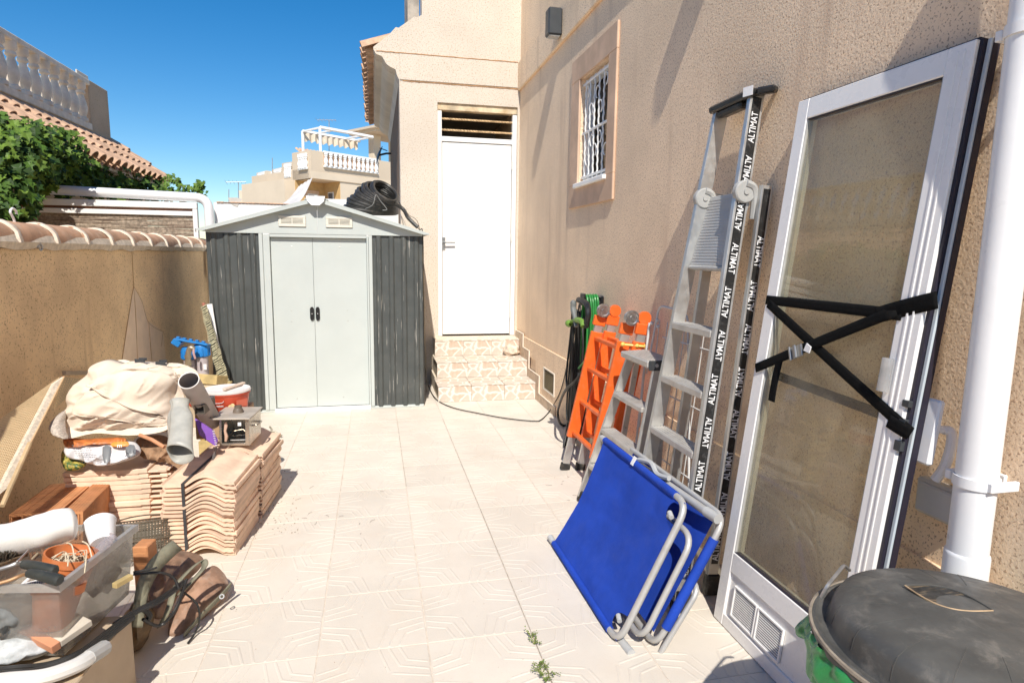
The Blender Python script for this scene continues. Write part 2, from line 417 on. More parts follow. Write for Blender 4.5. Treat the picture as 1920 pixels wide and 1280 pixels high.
# air vent low in the wall
vt = MB(); vt.box(WX - .004, WX + .002, 5.49, 5.86, .18, .39)
vent = vt.build('air_vent', mat('vent_shadow', (.10, .085, .06), .9, var=.1), house)
VG = mat('vent_ochre', (.42, .33, .19), .7, var=.1)
for k in range(11):
    z = .196 + k * .0178; q = MB(T(WX - .012, 5.675, z) @ RY(R(35))); q.box(-.007, .007, -.178, .178, -.0018, .0018); q.build('slat', VG, vent)
q = MB()
for (y0, y1, z0, z1) in ((5.482, 5.50, .172, .398), (5.85, 5.868, .172, .398), (5.50, 5.85, .172, .186), (5.50, 5.85, .384, .398)): q.box(WX - .022, WX - .004, y0, y1, z0, z1, .002)
q.build('vent_frame', CREAM, vent)

# rear wall with the doorway
DX0, DX1, DZ0, DZ1 = .715, 1.628, .545, 3.165
rw = MB()
rw.box(.30, DX0, BY, BY + .24, 0, DZ1); rw.box(DX1, WX, BY, BY + .24, 0, DZ1); rw.box(DX0, DX1, BY, BY + .24, 0, DZ0 - .004)
rw.build('rear_wall', STUCCO_B, house)
corb = [(.30, 3.37), (.275, 3.42), (.262, 3.475), (.225, 3.492), (.205, 3.50), (.165, 3.525), (.142, 3.565), (.12, 3.60), (.055, 3.622), (.03, 3.665)]
gable = [(.30, DZ1), (WX, DZ1), (WX, 6.2), (.55, 6.2), (.55, 4.06)] + [(.50, 4.03), (.47, 4.035), (.30, 3.905), (.27, 3.91), (.20, 3.83), (.03, 3.69)] + corb[::-1][0:]
gb = MB(); gb.prism(gable, BY, BY + .24, 'Y'); gb.build('gable_wall', STUCCO_B, house)
bb = MB(); bb.box(.305, WX - .03, BY - .012, BY, 3.372, 3.64, .004); bb.build('band_moulding', STUCCO_B, house)
RUST = mat('rust_line', (.48, .26, .12), .8, var=.3, vscale=20)
for (x0, x1, z) in ((.06, WX - .03, 3.652), (.34, WX - .03, 3.364)):
    q = MB(); q.tube([(x0 + (x1 - x0) * i / 30, BY - .003, z + rr(-.003, .003)) for i in range(31)], .0045, 4); q.build('band_joint', RUST, house)
# eave that runs on behind the gable: cove, soffit, tiles
ev = MB(); ev.prism([(.30, 3.37)] + corb[1:] + [(.03, 3.69), (.30, 3.89)], BY + .24, 11.1, 'Y'); eave = ev.build('eave', CREAM, house)
bt = MB(); n = 8
def halfpipe(mb, L, r0, r1, th=.012, up=1, n=8):
    vs = []
    for (x, r) in ((0, r0), (L, r1)):
        for k in range(n + 1):
            a_ = PI * k / n; vs.append((x, r * math.cos(a_), up * r * math.sin(a_)))
        for k in range(n, -1, -1):
            a_ = PI * k / n; vs.append((x, (r - th) * math.cos(a_), up * (r - th) * math.sin(a_)))
    m = 2 * (n + 1)
    fs = [(k, (k + 1) % m, m + (k + 1) % m, m + k) for k in range(m)]
    for k in range(n):
        fs.append((k, k + 1, m - 2 - k, m - 1 - k)); fs.append((m + k, m + k + 1, 2 * m - 2 - k, 2 * m - 1 - k))
    mb.add(vs, fs)
halfpipe(bt, .46, .085, .072); cover_me = bt.mesh('roof_tile', TERRA, 40)
bt = MB(); halfpipe(bt, .46, .072, .085, up=-1); pan_me = bt.mesh('roof_tile', TERRA, 40)
slope = math.atan2(.37, .51)
for k in range(19):
    y = BY + .12 + k * .205
    inst('roof_tile', cover_me, T(-.085 + rr(-.008, .008), y, 3.69) @ RY(-slope * .55) @ RZ(rr(-.03, .03)), eave)
    inst('roof_tile', pan_me, T(-.06, y + .102, 3.70) @ RY(-slope * .55), eave)
# terrace parapet behind the gable and the house's side under the eave
pp = MB(); pp.box(.42, .55, BY + .40, BY + 1.1, 3.75, 6.2); pp.build('roof_parapet', mat('weathered_render', (.42, .37, .31), .9, var=.3, vscale=5, bump=.4), house)
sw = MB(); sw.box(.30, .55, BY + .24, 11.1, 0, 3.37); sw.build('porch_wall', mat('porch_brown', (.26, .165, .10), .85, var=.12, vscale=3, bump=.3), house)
rf = MB(); rf.prism([(.03, 3.69), (.3, 3.89), (1.9, 5.1), (1.9, 4.9), (.3, 3.74)], BY + .24, 11.1, 'Y'); rf.build('roof_slab', TERRA, house)
rb = MB(); rb.box(WX, 5, BY + .24, 11.1, 0, 6.2); rb.build('house_block', STUCCO, house)

# room seen over the door
rm = MB()
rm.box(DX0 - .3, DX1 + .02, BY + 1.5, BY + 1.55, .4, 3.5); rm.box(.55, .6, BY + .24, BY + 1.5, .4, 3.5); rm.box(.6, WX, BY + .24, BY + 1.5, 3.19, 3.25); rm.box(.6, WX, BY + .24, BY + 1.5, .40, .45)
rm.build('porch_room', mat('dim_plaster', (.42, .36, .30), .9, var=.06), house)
# door: frame, leaf, bars
door = MB()
DY = BY + .05
door.box(DX0, DX0 + .05, DY - .02, DY + .05, DZ0, DZ1 - .055, .004); door.box(DX1 - .05, DX1, DY - .02, DY + .05, DZ0, DZ1 - .055, .004)
door.box(DX0 + .05, DX1 - .05, DY - .02, DY + .05, 2.755, 2.81, .004)
dr = door.build('door', WHITE, house)
q = MB(); q.box(DX0, DX1, DY - .03, DY + .06, DZ1 - .075, DZ1, .004); q.build('door_head', mat('stained_head', (.62, .50, .34), .8, var=.3, vscale=8, dirt=.5, dirtcol=(.45, .28, .1)), dr)
q = MB(); q.box(DX0 + .056, DX1 - .056, DY - .008, DY + .03, DZ0 + .02, 2.748, .003); q.build('door_leaf', WHITE, dr)
q = MB()
for zz in (DZ0 + .05, 1.75, 2.70):
    for k in range(6): q.sphere((DX0 + .14 + k * .128, DY - .008, zz + rr(-.006, .006)), .004, 6, 4)
q.build('rivet', mat('rivet_grey', (.35, .33, .3), .6, var=0), dr)
for (zz) in (2.52, 1.70, .80):
    q = MB(); q.tube([(DX1 - .05, DY - .024, zz - .045), (DX1 - .05, DY - .024, zz + .045)], .008, 8); q.build('hinge', mat('hinge_%d' % int(zz * 10), (.72, .70, .66), .5), dr)
STEEL = mat('brushed_steel', (.55, .55, .54), .35, metal=1.0, var=.1, vscale=20)
q = MB(); hx, hz = .86, 1.63
q.box(hx - .10, hx - .055, DY - .014, DY - .006, hz - .09, hz + .06, .004)
q.tube([(hx - .078, DY - .008, hz), (hx - .078, DY - .05, hz), (hx - .06, DY - .055, hz), (hx + .05, DY - .052, hz)], .009, 8)
q.build('handle', STEEL, dr)
RB = mat('rusty_twist', (.58, .40, .22), .8, var=.4, vscale=40, bump=.4)
for zz in (2.885, 3.005):
    q = MB(); pts = []
    M0 = T(DX0 + .05, DY + .01, zz); L = DX1 - DX0 - .1
    vs = []; fs = []; NS = 70
    for i in range(NS + 1):
        for k in range(4):
            a_ = k * PI / 2 + i * .55; vs.append((DX0 + .05 + L * i / NS, DY + .01 + .012 * math.cos(a_), zz + .012 * math.sin(a_)))
    for i in range(NS):
        for k in range(4): fs.append((i * 4 + k, i * 4 + (k + 1) % 4, i * 4 + 4 + (k + 1) % 4, i * 4 + 4 + k))
    q.add(vs, fs); q.build('twisted_bar', RB, dr, 20)

# ================================================================== STEPS with printed-stone tiles, and skirting tiles
def crazy(name, scale=5.5):
    m = bpy.data.materials.new(name); m.use_nodes = True; nt = m.node_tree; b = nt.nodes['Principled BSDF']
    tc = nt.nodes.new('ShaderNodeTexCoord')
    mp = nt.nodes.new('ShaderNodeMapping'); mp.inputs['Scale'].default_value = (1, 1, 1); nt.links.new(tc.outputs['Object'], mp.inputs['Vector'])
    nz = nt.nodes.new('ShaderNodeTexNoise'); nz.inputs['Scale'].default_value = 8; nt.links.new(mp.outputs[0], nz.inputs['Vector'])
    ad = nt.nodes.new('ShaderNodeVectorMath'); ad.operation = 'MULTIPLY_ADD'; ad.inputs[1].default_value = (.07, .07, .07); nt.links.new(nz.outputs['Color'], ad.inputs[0]); nt.links.new(mp.outputs[0], ad.inputs[2])
    vo = nt.nodes.new('ShaderNodeTexVoronoi'); vo.feature = 'DISTANCE_TO_EDGE'; vo.inputs['Scale'].default_value = scale; nt.links.new(ad.outputs[0], vo.inputs['Vector'])
    vc = nt.nodes.new('ShaderNodeTexVoronoi'); vc.inputs['Scale'].default_value = scale; nt.links.new(ad.outputs[0], vc.inputs['Vector'])
    sep = nt.nodes.new('ShaderNodeSeparateColor'); nt.links.new(vc.outputs['Color'], sep.inputs[0])
    stone = _mix(nt, _ramp(nt, sep.outputs[0], .2, .8), (.54, .475, .40), (.56, .40, .29))
    n2 = _noise(nt, tc.outputs['Object'], 30, 5, .6); stone = _mix(nt, _ramp(nt, n2, .35, .7), stone, (.60, .52, .44))
    c = _mix(nt, _ramp(nt, vo.outputs['Distance'], .045, .075), (.74, .69, .61), stone)
    nt.links.new(c, b.inputs['Base Color']); b.inputs['Roughness'].default_value = .45; return m
CRAZY = crazy('printed_stone_tile', 8.0)
steps = thing('steps', 'three tiled steps with crazy-paving pattern below white door', 'steps', (1.13, 6.6, 0))
core = MB(); core.box(.625, 1.64, 6.175, BY, 0, .16); core.box(.645, 1.63, 6.55, BY, .16, .335); core.box(.66, 1.635, 6.96, BY, .335, .535)
core.build('step_core', MORTAR, steps)
def stile(me_w, me_h, axis):
    q = MB()
    if axis == 'riser': q.box(-me_w / 2, me_w / 2, -.006, .006, 0, me_h, .002)
    else: q.box(-me_w / 2, me_w / 2, 0, me_h, -.006, .006, .002)
    return q.mesh('tile', CRAZY)
def row(x0, x1, n, y, z, hgt, axis):
    wd = (x1 - x0) / n; me = stile(wd - .004, hgt, axis)
    for k in range(n): inst('tile', me, T(x0 + wd * (k + .5), y, z), steps)
row(.612, 1.645, 3, 6.166, .002, .160, 'riser'); row(.605, 1.645, 3, 6.155, .170, .395, 'tread')
row(.638, 1.640, 3, 6.545, .178, .157, 'riser'); row(.632, 1.640, 3, 6.535, .343, .42, 'tread')
row(.655, 1.638, 3, 6.955, .351, .165, 'riser'); row(.655, 1.638, 3, 6.945, .523, .20, 'tread')
SK = mat('skirting_tile', (.50, .38, .27), .5, var=.2, vscale=14, objvar=.1)
CAP = mat('skirting_trim', (.74, .66, .55), .6, var=.08)
def skirt(y0, y1, z0, z1, trim_vert=None):
    q = MB(); q.box(WX - .024, WX - .0145, y0, y1, z0, z1 - .008, .001); q.build('skirting_tile', SK, house)
    q = MB(); q.box(WX - .027, WX - .0145, y0, y1, z1 - .008, z1, .001); q.build('skirting_trim', CAP, house)
    if trim_vert: q = MB(); q.box(WX - .027, WX - .0145, y0 - .008, y0, trim_vert, z1, .001); q.build('skirting_trim', CAP, house)
skirt(5.42, 5.70, 0, .095); skirt(5.70, 6.02, 0, .095); skirt(6.02, 6.165, 0, .275, .095); skirt(6.165, 6.46, .178, .275); skirt(6.46, 6.55, .178, .47, .275); skirt(6.55, 6.75, .351, .47); skirt(6.75, 6.94, .351, .62, .47); skirt(6.94, 7.13, .53, .62)

# ================================================================== WALL LAMP, DOWNPIPE, JUNCTION BOX
lamp = MB(); lamp.box(WX - .155, WX - .0305, 5.44, 5.56, 3.33 + .06, 3.33 + .285, .012)
CHAR = mat('charcoal_metal', (.045, .05, .055), .45, var=.1)
wl_ = thing('wall_lamp', 'dark grey box wall lamp on the band above the barred window', 'lamp', (WX - .03, 5.50, 3.40))
lamp.build('lamp_body', CHAR, wl_)
q = MB(); q.box(WX - .14, WX - .045, 5.455, 5.545, 3.384, 3.392); q.build('lens', mat('lamp_lens', (.5, .5, .48), .3), wl_)

dp = thing('downpipe', 'thick white plastic downpipe clipped to the stucco wall', 'downpipe', (1.565, 1.285, 0))
PX, PY, PR = 1.572, 1.285, .049
q = MB(); q.tube(roundpoly([(PX, PY, .71), (PX, PY, 2.66), (WX + .06, PY, 2.66)], .075, 8, closed=False), PR, 28); q.build('pipe', WHITE_P, dp)  # bend out of view added so less pipe shade falls on the wall
q = MB(); q.lathe([(PR, .0), (PR + .0045, .0), (PR + .0045, .705), (PR + .003, .712), (PR - .001, .716)], 28, T(PX, PY, .0)); q.build('pipe_socket', WHITE_P, dp)
for zc in (.915, 2.06):
    q = MB(); q.lathe([(PR + .001, -.014), (PR + .005, -.014), (PR + .005, .014), (PR + .001, .014), (PR + .001, -.014)], 28, T(PX, PY, zc))
    q.box(WX - .012, WX - .0005, PY - .02, PY + .095, zc - .016, zc + .016, .003); q.box(PX - .03, WX - .010, PY + PR, PY + PR + .018, zc - .013, zc + .013, .002); q.box(PX - .02, WX - .012, PY - PR - .012, PY - PR, zc - .013, zc + .013, .002)
    q.build('pipe_clip', WHITE_P, dp)
jb = thing('junction_box', 'pale grey square junction box on stucco behind the downpipe', 'junction box', (WX, 1.43, .72))
q = MB(); q.box(WX - .038, WX - .0005, 1.345, 1.51, .735, .845, .008); q.build('box_body', mat('grey_plastic', (.50, .51, .51), .5, var=.06), jb)
q = MB(); q.box(WX - .048, WX - .0375, 1.36, 1.495, .745, .835, .005); q.build('box_lid', mat('grey_plastic_lid', (.55, .56, .56), .5, var=.06), jb)

# ================================================================== LEFT BOUNDARY WALL
LX = -1.90
bw = thing('boundary_wall', 'ochre rendered boundary wall with curved terracotta coping tiles', 'wall', (LX, 4, 0))
q = MB(); q.box(LX - .2, LX, -8, 8.0, -.05, 1.50); q.build('wall', STUCCO_L, bw)
q = MB(); NS = 240; random.seed(3)
vs = []; fs = []
for i in range(NS + 1):
    y = -2.6 + 10.6 * i / NS; j = noise.noise((y * 5, 0, 3)) * .018
    for (x, z) in ((LX + .012 + j * .4, 1.497 + j), (LX + .03 + j * .3, 1.535), (LX + .012, 1.575), (LX - .1, 1.60), (LX - .2, 1.575), (LX - .21, 1.49)): vs.append((x, y, z))
for i in range(NS):
    for k in range(5): fs.append((i * 6 + k, i * 6 + k + 1, i * 6 + 7 + k, i * 6 + 6 + k))
q.add(vs, fs); q.build('mortar_bed', MORTAR, bw)
ct = MB(); halfpipe(ct, .47, .118, .100, .014, n=10); cop_me = ct.mesh('coping_tile', COPING, 40)
q = MB(); vs = []
for k in range(13):
    a_ = PI * k / 12
    for (x, r) in ((-.012, .112), (-.006, .126), (.020, .128), (.034, .116)): vs.append((x + .006 * math.sin(k * 2.1), r * math.cos(a_), r * math.sin(a_)))
q.add(vs, [(k * 4 + j, k * 4 + j + 1, k * 4 + 5 + j, k * 4 + 4 + j) for k in range(12) for j in range(3)])
joint_me = q.mesh('mortar_joint', mat('pale_mortar', (.72, .62, .50), .95, var=.1, vscale=30, bump=.8), 60)
yy = 3.88 - 14 * .4105
for k in range(30):
    y = yy + k * .4105
    if y > 7.75: break
    inst('coping_tile', cop_me, T(LX - .088 + rr(-.006, .006), y + rr(-.006, .006), 1.535) @ RZ(PI / 2 + rr(-.02, .02)) @ RY(R(-1.2)), bw)
    inst('mortar_joint', joint_me, T(LX - .088, y, 1.531) @ RZ(PI / 2 + rr(-.04, .04)), bw)
# pale triangular repair with scored lines
def wy(px, py): d = AX(px, py, LX); return (d.y, d.z)
PATCH = mat('pale_repair', (.85, .67, .49), .9, var=.08, vscale=5, bump=.3, bscale=120)
polys = [[(250, 537), (228, 680), (252, 690), (258, 690)], [(250.5, 537), (259, 690), (285, 690), (276, 600), (267, 565)], [(277, 602), (286, 690), (312, 690), (305, 622)]]
for pl in polys:
    q = MB(); q.prism([wy(*k) for k in pl], LX + .0005, LX + .003, 'X'); q.build('plaster_patch', PATCH, bw, 0)
CRK = mat('crack_line', (.50, .33, .17), .9, var=0)
for path in ([(247, 463), (249, 500), (250.5, 537)], [(250.5, 537), (240, 600), (228, 680)], [(251, 537), (266, 565), (279, 605), (306, 622)], [(250.6, 537), (255, 600), (258, 690)], [(279, 605), (286, 690)], [(306, 622), (302, 650)]):
    pts = [AX(x, y, LX + .0035) for x, y in path]; q = MB(); q.tube(smoothpath(pts, 6), .0022, 4); q.build('crack', CRK, bw)
GALV = mat('galvanised', (.50, .50, .50), .45, metal=.9, var=.1, vscale=20)
hk = MB(); c = AX(72, 460, LX + .02); hk.tube(smoothpath([c + V((-.02, 0, .02)), c + V((.005, 0, .012)), c + V((.012, .012, 0)), c + V((.008, .02, -.018)), c + V((.008, 0, -.028)), c + V((.01, -.015, -.015))], 5), .005, 6)
hk.lathe([(.012, 0), (.014, .004), (.010, .02), (.012, .022)], 10, T(c.x - .004, c.y, c.z - .012)); solo(hk, 'wall_hook', GALV, 'small galvanised hook screwed into ochre wall below coping', 'hook')
hk = MB(); c = AX(25, 405, LX - .08); hk.tube(smoothpath([c + V((0, .035, .012)), c + V((0, .03, .03)), c + V((0, 0, .042)), c + V((0, -.026, .022)), c + V((0, -.008, -.005)), c + V((0, .006, -.03)), c + V((0, .004, -.075))], 6), .0065, 7)
solo(hk, 'coat_hook', WHITE_P, 'white curved hook standing up behind the wall coping', 'hook')
# ================================================================== NEIGHBOUR: house, balustrade, roof tiles
nh = thing('neighbour_house', 'neighbour house with terracotta tile roof and balustraded terrace above the ivy', 'house', (-4.2, 9, 0))
NW = mat('neighbour_render', (.50, .38, .26), .9, var=.1, vscale=2, bump=.5, bscale=50, speck=(.34, .24, .15), speckscale=45)
q = MB(); q.box(-9, -3.75, -1, 11.75, -.1, 2.62); q.build('wall', NW, nh)
q = MB(); q.prism([(-3.44, 2.55), (-3.44, 2.59), (-4.3, 3.20), (-4.3, 2.55)], -1, 11.85, 'Y'); rs = q.build('roof', MORTAR, nh)
q = MB(); q.box(-9, -4.2, -1, 11.0, 2.62, 3.30); q.box(-9, -4.2, 11.0, 11.72, 2.62, 4.06, .01); q.build('terrace_wall', NW, nh)
BAL = mat('aged_balustrade', (.78, .70, .58), .85, var=.12, vscale=6, bump=.3, dirt=.3, dirtcol=(.4, .34, .27))
q = MB(); q.box(-4.30, -4.17, -1, 10.99, 3.96, 4.04, .012); q.box(-4.21, -4.19, 10.62, 11.0, 4.04, 4.10, .008); q.build('handrail', BAL, nh)
q = MB(); q.box(-4.28, -4.18, -1, 10.99, 3.30, 3.40, .008); q.build('plinth_rail', BAL, nh)
def baluster(h, r, n=14):
    q = MB(); q.lathe([(0, 0), (r * .95, 0), (r * .95, h * .08), (r * .62, h * .11), (r * .72, h * .17), (r * .95, h * .27), (r * 1.0, h * .36), (r * .82, h * .50), (r * .58, h * .62), (r * .5, h * .68), (r * .78, h * .72), (r * .78, h * .76), (r * .6, h * .80), (r * .95, h * .86), (r * .95, h), (0, h)], n)
    return q
bal_me = baluster(.56, .078).mesh('baluster', BAL, 40)
for k in range(24): inst('baluster', bal_me, T(-4.235, 10.80 - k * .262, 3.40), nh)
slope_n = math.atan2(.61, .86)
ntm = MB(); halfpipe(ntm, .42, .088, .070, n=7); nt_me = ntm.mesh('roof_tile', TERRA, 40)
ntm = MB(); halfpipe(ntm, .42, .070, .086, up=-1, n=6); ntp_me = ntm.mesh('roof_tile', TERRA, 40)
for r_ in range(3):
    for k in range(32):
        y = 11.62 - k * .235
        d = V((-math.cos(slope_n), 0, math.sin(slope_n))) * (r_ * .36)
        M = T(-3.36 + d.x, y + rr(-.01, .01), 2.615 + d.z + .012) @ RZ(PI + rr(-.03, .03)) @ RY(-slope_n + R(2))
        inst('roof_tile', nt_me, M, rs)
        if r_ == 0: inst('roof_tile', ntp_me, T(-3.38, y - .117, 2.63) @ RZ(PI) @ RY(-slope_n), rs)
vm = MB(); halfpipe(vm, .44, .10, .085, n=7); v_me = vm.mesh('verge_tile', TERRA, 40)
for k in range(3):
    d = V((-math.cos(slope_n), 0, math.sin(slope_n))) * (k * .38)
    inst('verge_tile', v_me, T(-3.40 + d.x, 11.83, 2.66 + d.z) @ RZ(PI) @ RY(-slope_n + R(3)), rs)
q = MB(); q.prism([(-3.5, 2.60), (-4.9, 3.62), (-4.9, 2.6)], 11.74, 11.84, 'Y'); q.build('gable_end', MORTAR, nh)

# ---- ivy
ivy = thing('ivy', 'bright green climbing ivy spilling over below the neighbour tile roof', 'ivy', (-2.8, 7, 0))
def leaf_mb(mb, c, nrm, up, s):
    z = V(nrm).normalized(); x = V(up).cross(z)
    x = x.normalized() if x.length > 1e-4 else z.orthogonal().normalized()
    y = z.cross(x)
    sh = [(0, -.5, 0), (.42, -.42, .10), (.30, -.08, .04), (.52, .12, .12), (.16, .20, .03), (0, .62, -.06), (-.16, .20, .03), (-.52, .12, .12), (-.30, -.08, .04), (-.42, -.42, .10)]
    ctr = len(mb.v)
    pts = [(0, 0, 0)] + sh
    mb.add([c + (x * a + y * b + z * d) * s for a, b, d in pts], [(0, i, i % 10 + 1) for i in range(1, 11)])
random.seed(11)
LEAF = []
for nm, colr in (('ivy_leaf_dark', (.028, .060, .012)), ('ivy_leaf_mid', (.062, .125, .018)), ('ivy_leaf_light', (.115, .19, .028))):
    m_ = mat(nm, colr, .55, var=.3, vscale=14, spec=.22); b_ = m_.node_tree.nodes['Principled BSDF']; b_.inputs['Transmission Weight'].default_value = 0.0
    b_.inputs['Subsurface Weight'].default_value = 0; LEAF.append(m_)
lf = MB(); st = MB()
blobs = []
for (px, py, Y, r, n) in ((-40, 330, 6.1, .42, 420), (10, 300, 6.3, .36, 430), (45, 275, 6.7, .30, 330), (10, 370, 6.0, .26, 300), (60, 320, 6.9, .26, 260), (-10, 400, 5.7, .17, 160), (88, 268, 7.4, .24, 220), (100, 300, 7.8, .26, 240),
                          (20, 258, 6.7, .24, 220), (-30, 270, 6.6, .3, 260), (120, 285, 8.2, .22, 150), (75, 335, 7.6, .18, 120), (22, 425, 6.1, .06, 12)):
    blobs.append((AY(px, py, Y), r, n))
for (px, py, Y, r, n) in ((135, 310, 8.6, .30, 200), (165, 325, 9.2, .30, 200), (200, 335, 9.8, .32, 220), (240, 345, 10.4, .30, 200), (275, 355, 10.8, .26, 170), (310, 362, 11.0, .18, 90), (340, 366, 11.0, .14, 50), (120, 345, 8.3, .2, 110), (170, 352, 9, .18, 90), (215, 358, 9.6, .16, 80)):
    blobs.append((AY(px, py, Y), r, n))
for (c, r, n) in blobs:
    for i in range(n):
        d = V((random.gauss(0, 1), random.gauss(0, 1), random.gauss(0, 1))).normalized() * r * (random.random() ** .45)
        d.z *= .85
        nrm = (d.normalized() * .6 + V((.25, -.6, .7)) + V((rr(-.7, .7), rr(-.7, .7), rr(-.6, .6)))).normalized()
        lf.cur = random.choices((0, 1, 2), (3, 5, 4))[0]
        leaf_mb(lf, c + d, nrm, V((rr(-.6, .6), rr(-.6, .6), -1)), rr(.055, .105))
# trailing shoots with single leaves
for path in ([(318, 330, 11.6), (330, 345, 11.3), (350, 352, 11), (372, 352, 11), (378, 348, 11)], [(110, 255, 7.6), (130, 255, 7.8), (148, 258, 8)], [(20, 250, 6.5), (35, 238, 6.6), (60, 248, 6.7), (85, 250, 6.9)], [(300, 340, 11.2), (325, 338, 11.3), (334, 342, 11.2)], [(345, 362, 11), (370, 360, 11), (382, 366, 11)], [(368, 358, 11), (374, 350, 11), (377, 346, 11)], [(215, 330, 9.8), (225, 372, 9.0), (222, 378, 8.8)]):
    pts = smoothpath([AY(*k) for k in path], 6); st.tube(pts, .006, 4)
    for p in pts:
        for _ in range(2):
            lf.cur = random.choice((1, 2)); leaf_mb(lf, p + V((rr(-.05, .05), rr(-.05, .05), rr(-.05, .05))), V((rr(-.5, .7), -.7, rr(.1, .9))), V((rr(-.5, .5), 0, -1)), rr(.045, .085))
tag(lf.build('foliage', LEAF, ivy, 0), kind='stuff'); st.build('stem', mat('ivy_stem', (.16, .11, .06), .9, var=.3), ivy)

# ---- reed screen in a white frame, with the white pipe
SY = 7.74
sc = thing('reed_screen', 'brown reed screen in a white frame behind the coping of the ochre wall', 'screen', (-2.8, SY, 0))
random.seed(5); q = MB(); z = 1.40
while z < 1.93:
    ph = rr(0, 6); q.tube([(-4.4 + 2.41 * i / 12, SY + rr(-.004, .004), z + .003 * math.sin(i * .9 + ph) + rr(-.0015, .0015)) for i in range(13)], rr(.0045, .0065), 5); z += rr(.0062, .0085)
tag(q.build('reed', mat('reed', (.36, .29, .22), .85, var=.4, vscale=30, streak=((.16, .11, .08), (2, 2, 90), (.5, .65))), sc), kind='stuff')
for zc, xa, xb, hgt in ((2.002, -4.4, -1.945, .034), (1.912, -4.4, -1.995, .026)):
    q = MB(); q.box(xa, xb, SY - .03, SY + .03, zc - hgt, zc + hgt, .004); q.build('frame_rail', WHITE, sc)
q = MB(); q.box(-4.4, -1.995, SY + .012, SY + .026, 1.90, 1.99); q.build('frame_gap_dark', BROWN, sc)  # added strip in dark colour so the gap between the rails reads dark
q = MB(); q.box(-1.993, -1.945, SY - .032, SY + .03, 1.3, 1.966, .004); q.build('frame_post', WHITE, sc)
q = MB(); q.box(-1.975, -1.965, SY - .046, SY - .033, 1.72, 1.75, .002); q.box(-1.975, -1.963, SY - .042, SY - .033, 1.63, 1.65); q.build('latch', GALV, sc)
q = MB(); a_ = V((-3.72, SY + .06, 2.145)); b_ = V((-1.835, SY + .02, 2.092)); c_ = V((-1.825, SY + .02, 1.2))
q.tube(roundpoly([a_, b_, c_], .13, 8, closed=False), .052, 16)
solo(q, 'white_pipe', WHITE_P, 'thick white plastic pipe bending down above the reed screen', 'pipe')

# ---- whitewashed wall behind the shed
ww = thing('white_wall', 'bright whitewashed boundary wall behind the metal shed', 'wall', (-.8, 7.95, 0))
q = MB(); q.box(-1.80, .30, 7.86, 8.05, -.05, 2.055); q.build('wall', WHITEWASH, ww)
q = MB(); q.box(-.775, .30, 7.862, 8.05, 2.056, 2.135, .004); q.build('raised_course', WHITEWASH, ww)
q = MB(); random.seed(2)
for k in range(26): q.cbox((-1.75 + k * .0385, 7.945, 2.060), (.036, .2, rr(.006, .014)), .002)
q.build('coping', TERRA, ww)
q = MB(); c = AY(440, 381, 7.855); q.prism([(c.x + x, c.z + z) for x, z in ((-.07, .06), (.02, .065), (.085, .05), (.05, .01), (.03, -.04), (-.01, -.03), (-.05, .0))], 7.8555, 7.8585, 'Y'); q.build('bare_patch', mat('bare_render', (.60, .57, .52), .9, var=.1), ww, 0)

# ================================================================== FAR HOUSES
FW = mat('far_render', (.62, .51, .38), .9, var=.05, vscale=.6); FW2 = mat('far_render_light', (.68, .57, .43), .9, var=.05, vscale=.6)
FWIN = mat('far_glass', (.12, .12, .13), .2, var=.2)
OCH = mat('porch_ochre', (.55, .36, .16), .9, var=.08)
fb_me = baluster(.42, .085, 8).mesh('baluster', WHITE, 40)
def roof_rows(parent, F, u0, u1, n, v0, z0, v1, z1, rows=2):
    me = MB(); L = math.hypot(v1 - v0, z1 - z0) / rows * 1.12; rad = (u1 - u0) / n * .42; halfpipe(me, L, rad, rad * .8, rad * .15, n=5); me = me.mesh('roof_tile', TERRA, 40)
    sl_ = math.atan2(z1 - z0, v1 - v0)
    for r_ in range(rows):
        for k in range(n):
            t_ = r_ / rows
            inst('roof_tile', me, F @ T(u0 + (u1 - u0) * (k + .5) / n, v0 + (v1 - v0) * t_, z0 + (z1 - z0) * t_ + .03) @ RZ(PI / 2) @ RY(-sl_), parent)
def balus(parent, F, p0, p1, z, h, n, w=.1):
    """a short balustrade between two local points."""
    d = V(p1) - V(p0); L = d.length; M = F @ T(p0[0], p0[1], z) @ RZ(math.atan2(d[1], d[0]))
    q = MB(M); q.box(0, L, -w / 2, w / 2, h - .09, h, .01); q.box(0, L, -w / 2, w / 2, 0, .07, .01); br = q.build('balustrade', WHITE, parent)
    s_ = (h - .16) / .42
    for k in range(n): inst('baluster', fb_me, M @ T(L * (k + .5) / n, 0, .07) @ Matrix.Diagonal((s_ * .85, s_ * .85, s_, 1)), br)
c = AY(583, 334, 33.0); ztop = AY(583, 281, 33.0).z
F = T(c.x, c.y, 0) @ RZ(R(37))
fa = thing('far_house', 'cream house with balustraded roof terrace and white pergola beyond the shed', 'house', (c.x, c.y, 0))
z0 = c.z
q = MB(F); q.box(0, 7.5, 0, .18, z0, ztop, .01); q.box(0, .18, .18, 1.7, z0, ztop, .01); q.box(0, 7.5, .18, 6, z0, z0 + .5); q.build('terrace_wall', FW, fa)
q = MB(F); q.box(1.72, 7.5, .03, 6, -.1, z0); q.box(-.6, 1.72, 1.5, 6, -.1, z0 - .001); q.build('wall', FW2, fa)
q = MB(F); q.box(-.01, 7.51, -.03, 0, z0, z0 + .33, .005); q.build('band_moulding', FW2, fa)
q = MB(F); q.box(.0, 1.715, 1.47, 1.499, 0, z0 - .002); q.box(1.69, 1.719, .05, 1.47, 0, z0 - .002); q.build('porch_wall', OCH, fa)
q = MB(F); q.box(.55, 1.35, 1.43, 1.469, 0, z0 - .45); dsur = q.build('door_surround', PLASTER, fa)
q = MB(F); q.box(.66, 1.24, 1.40, 1.429, 0, z0 - .62); q.build('door', WHITE, fa)
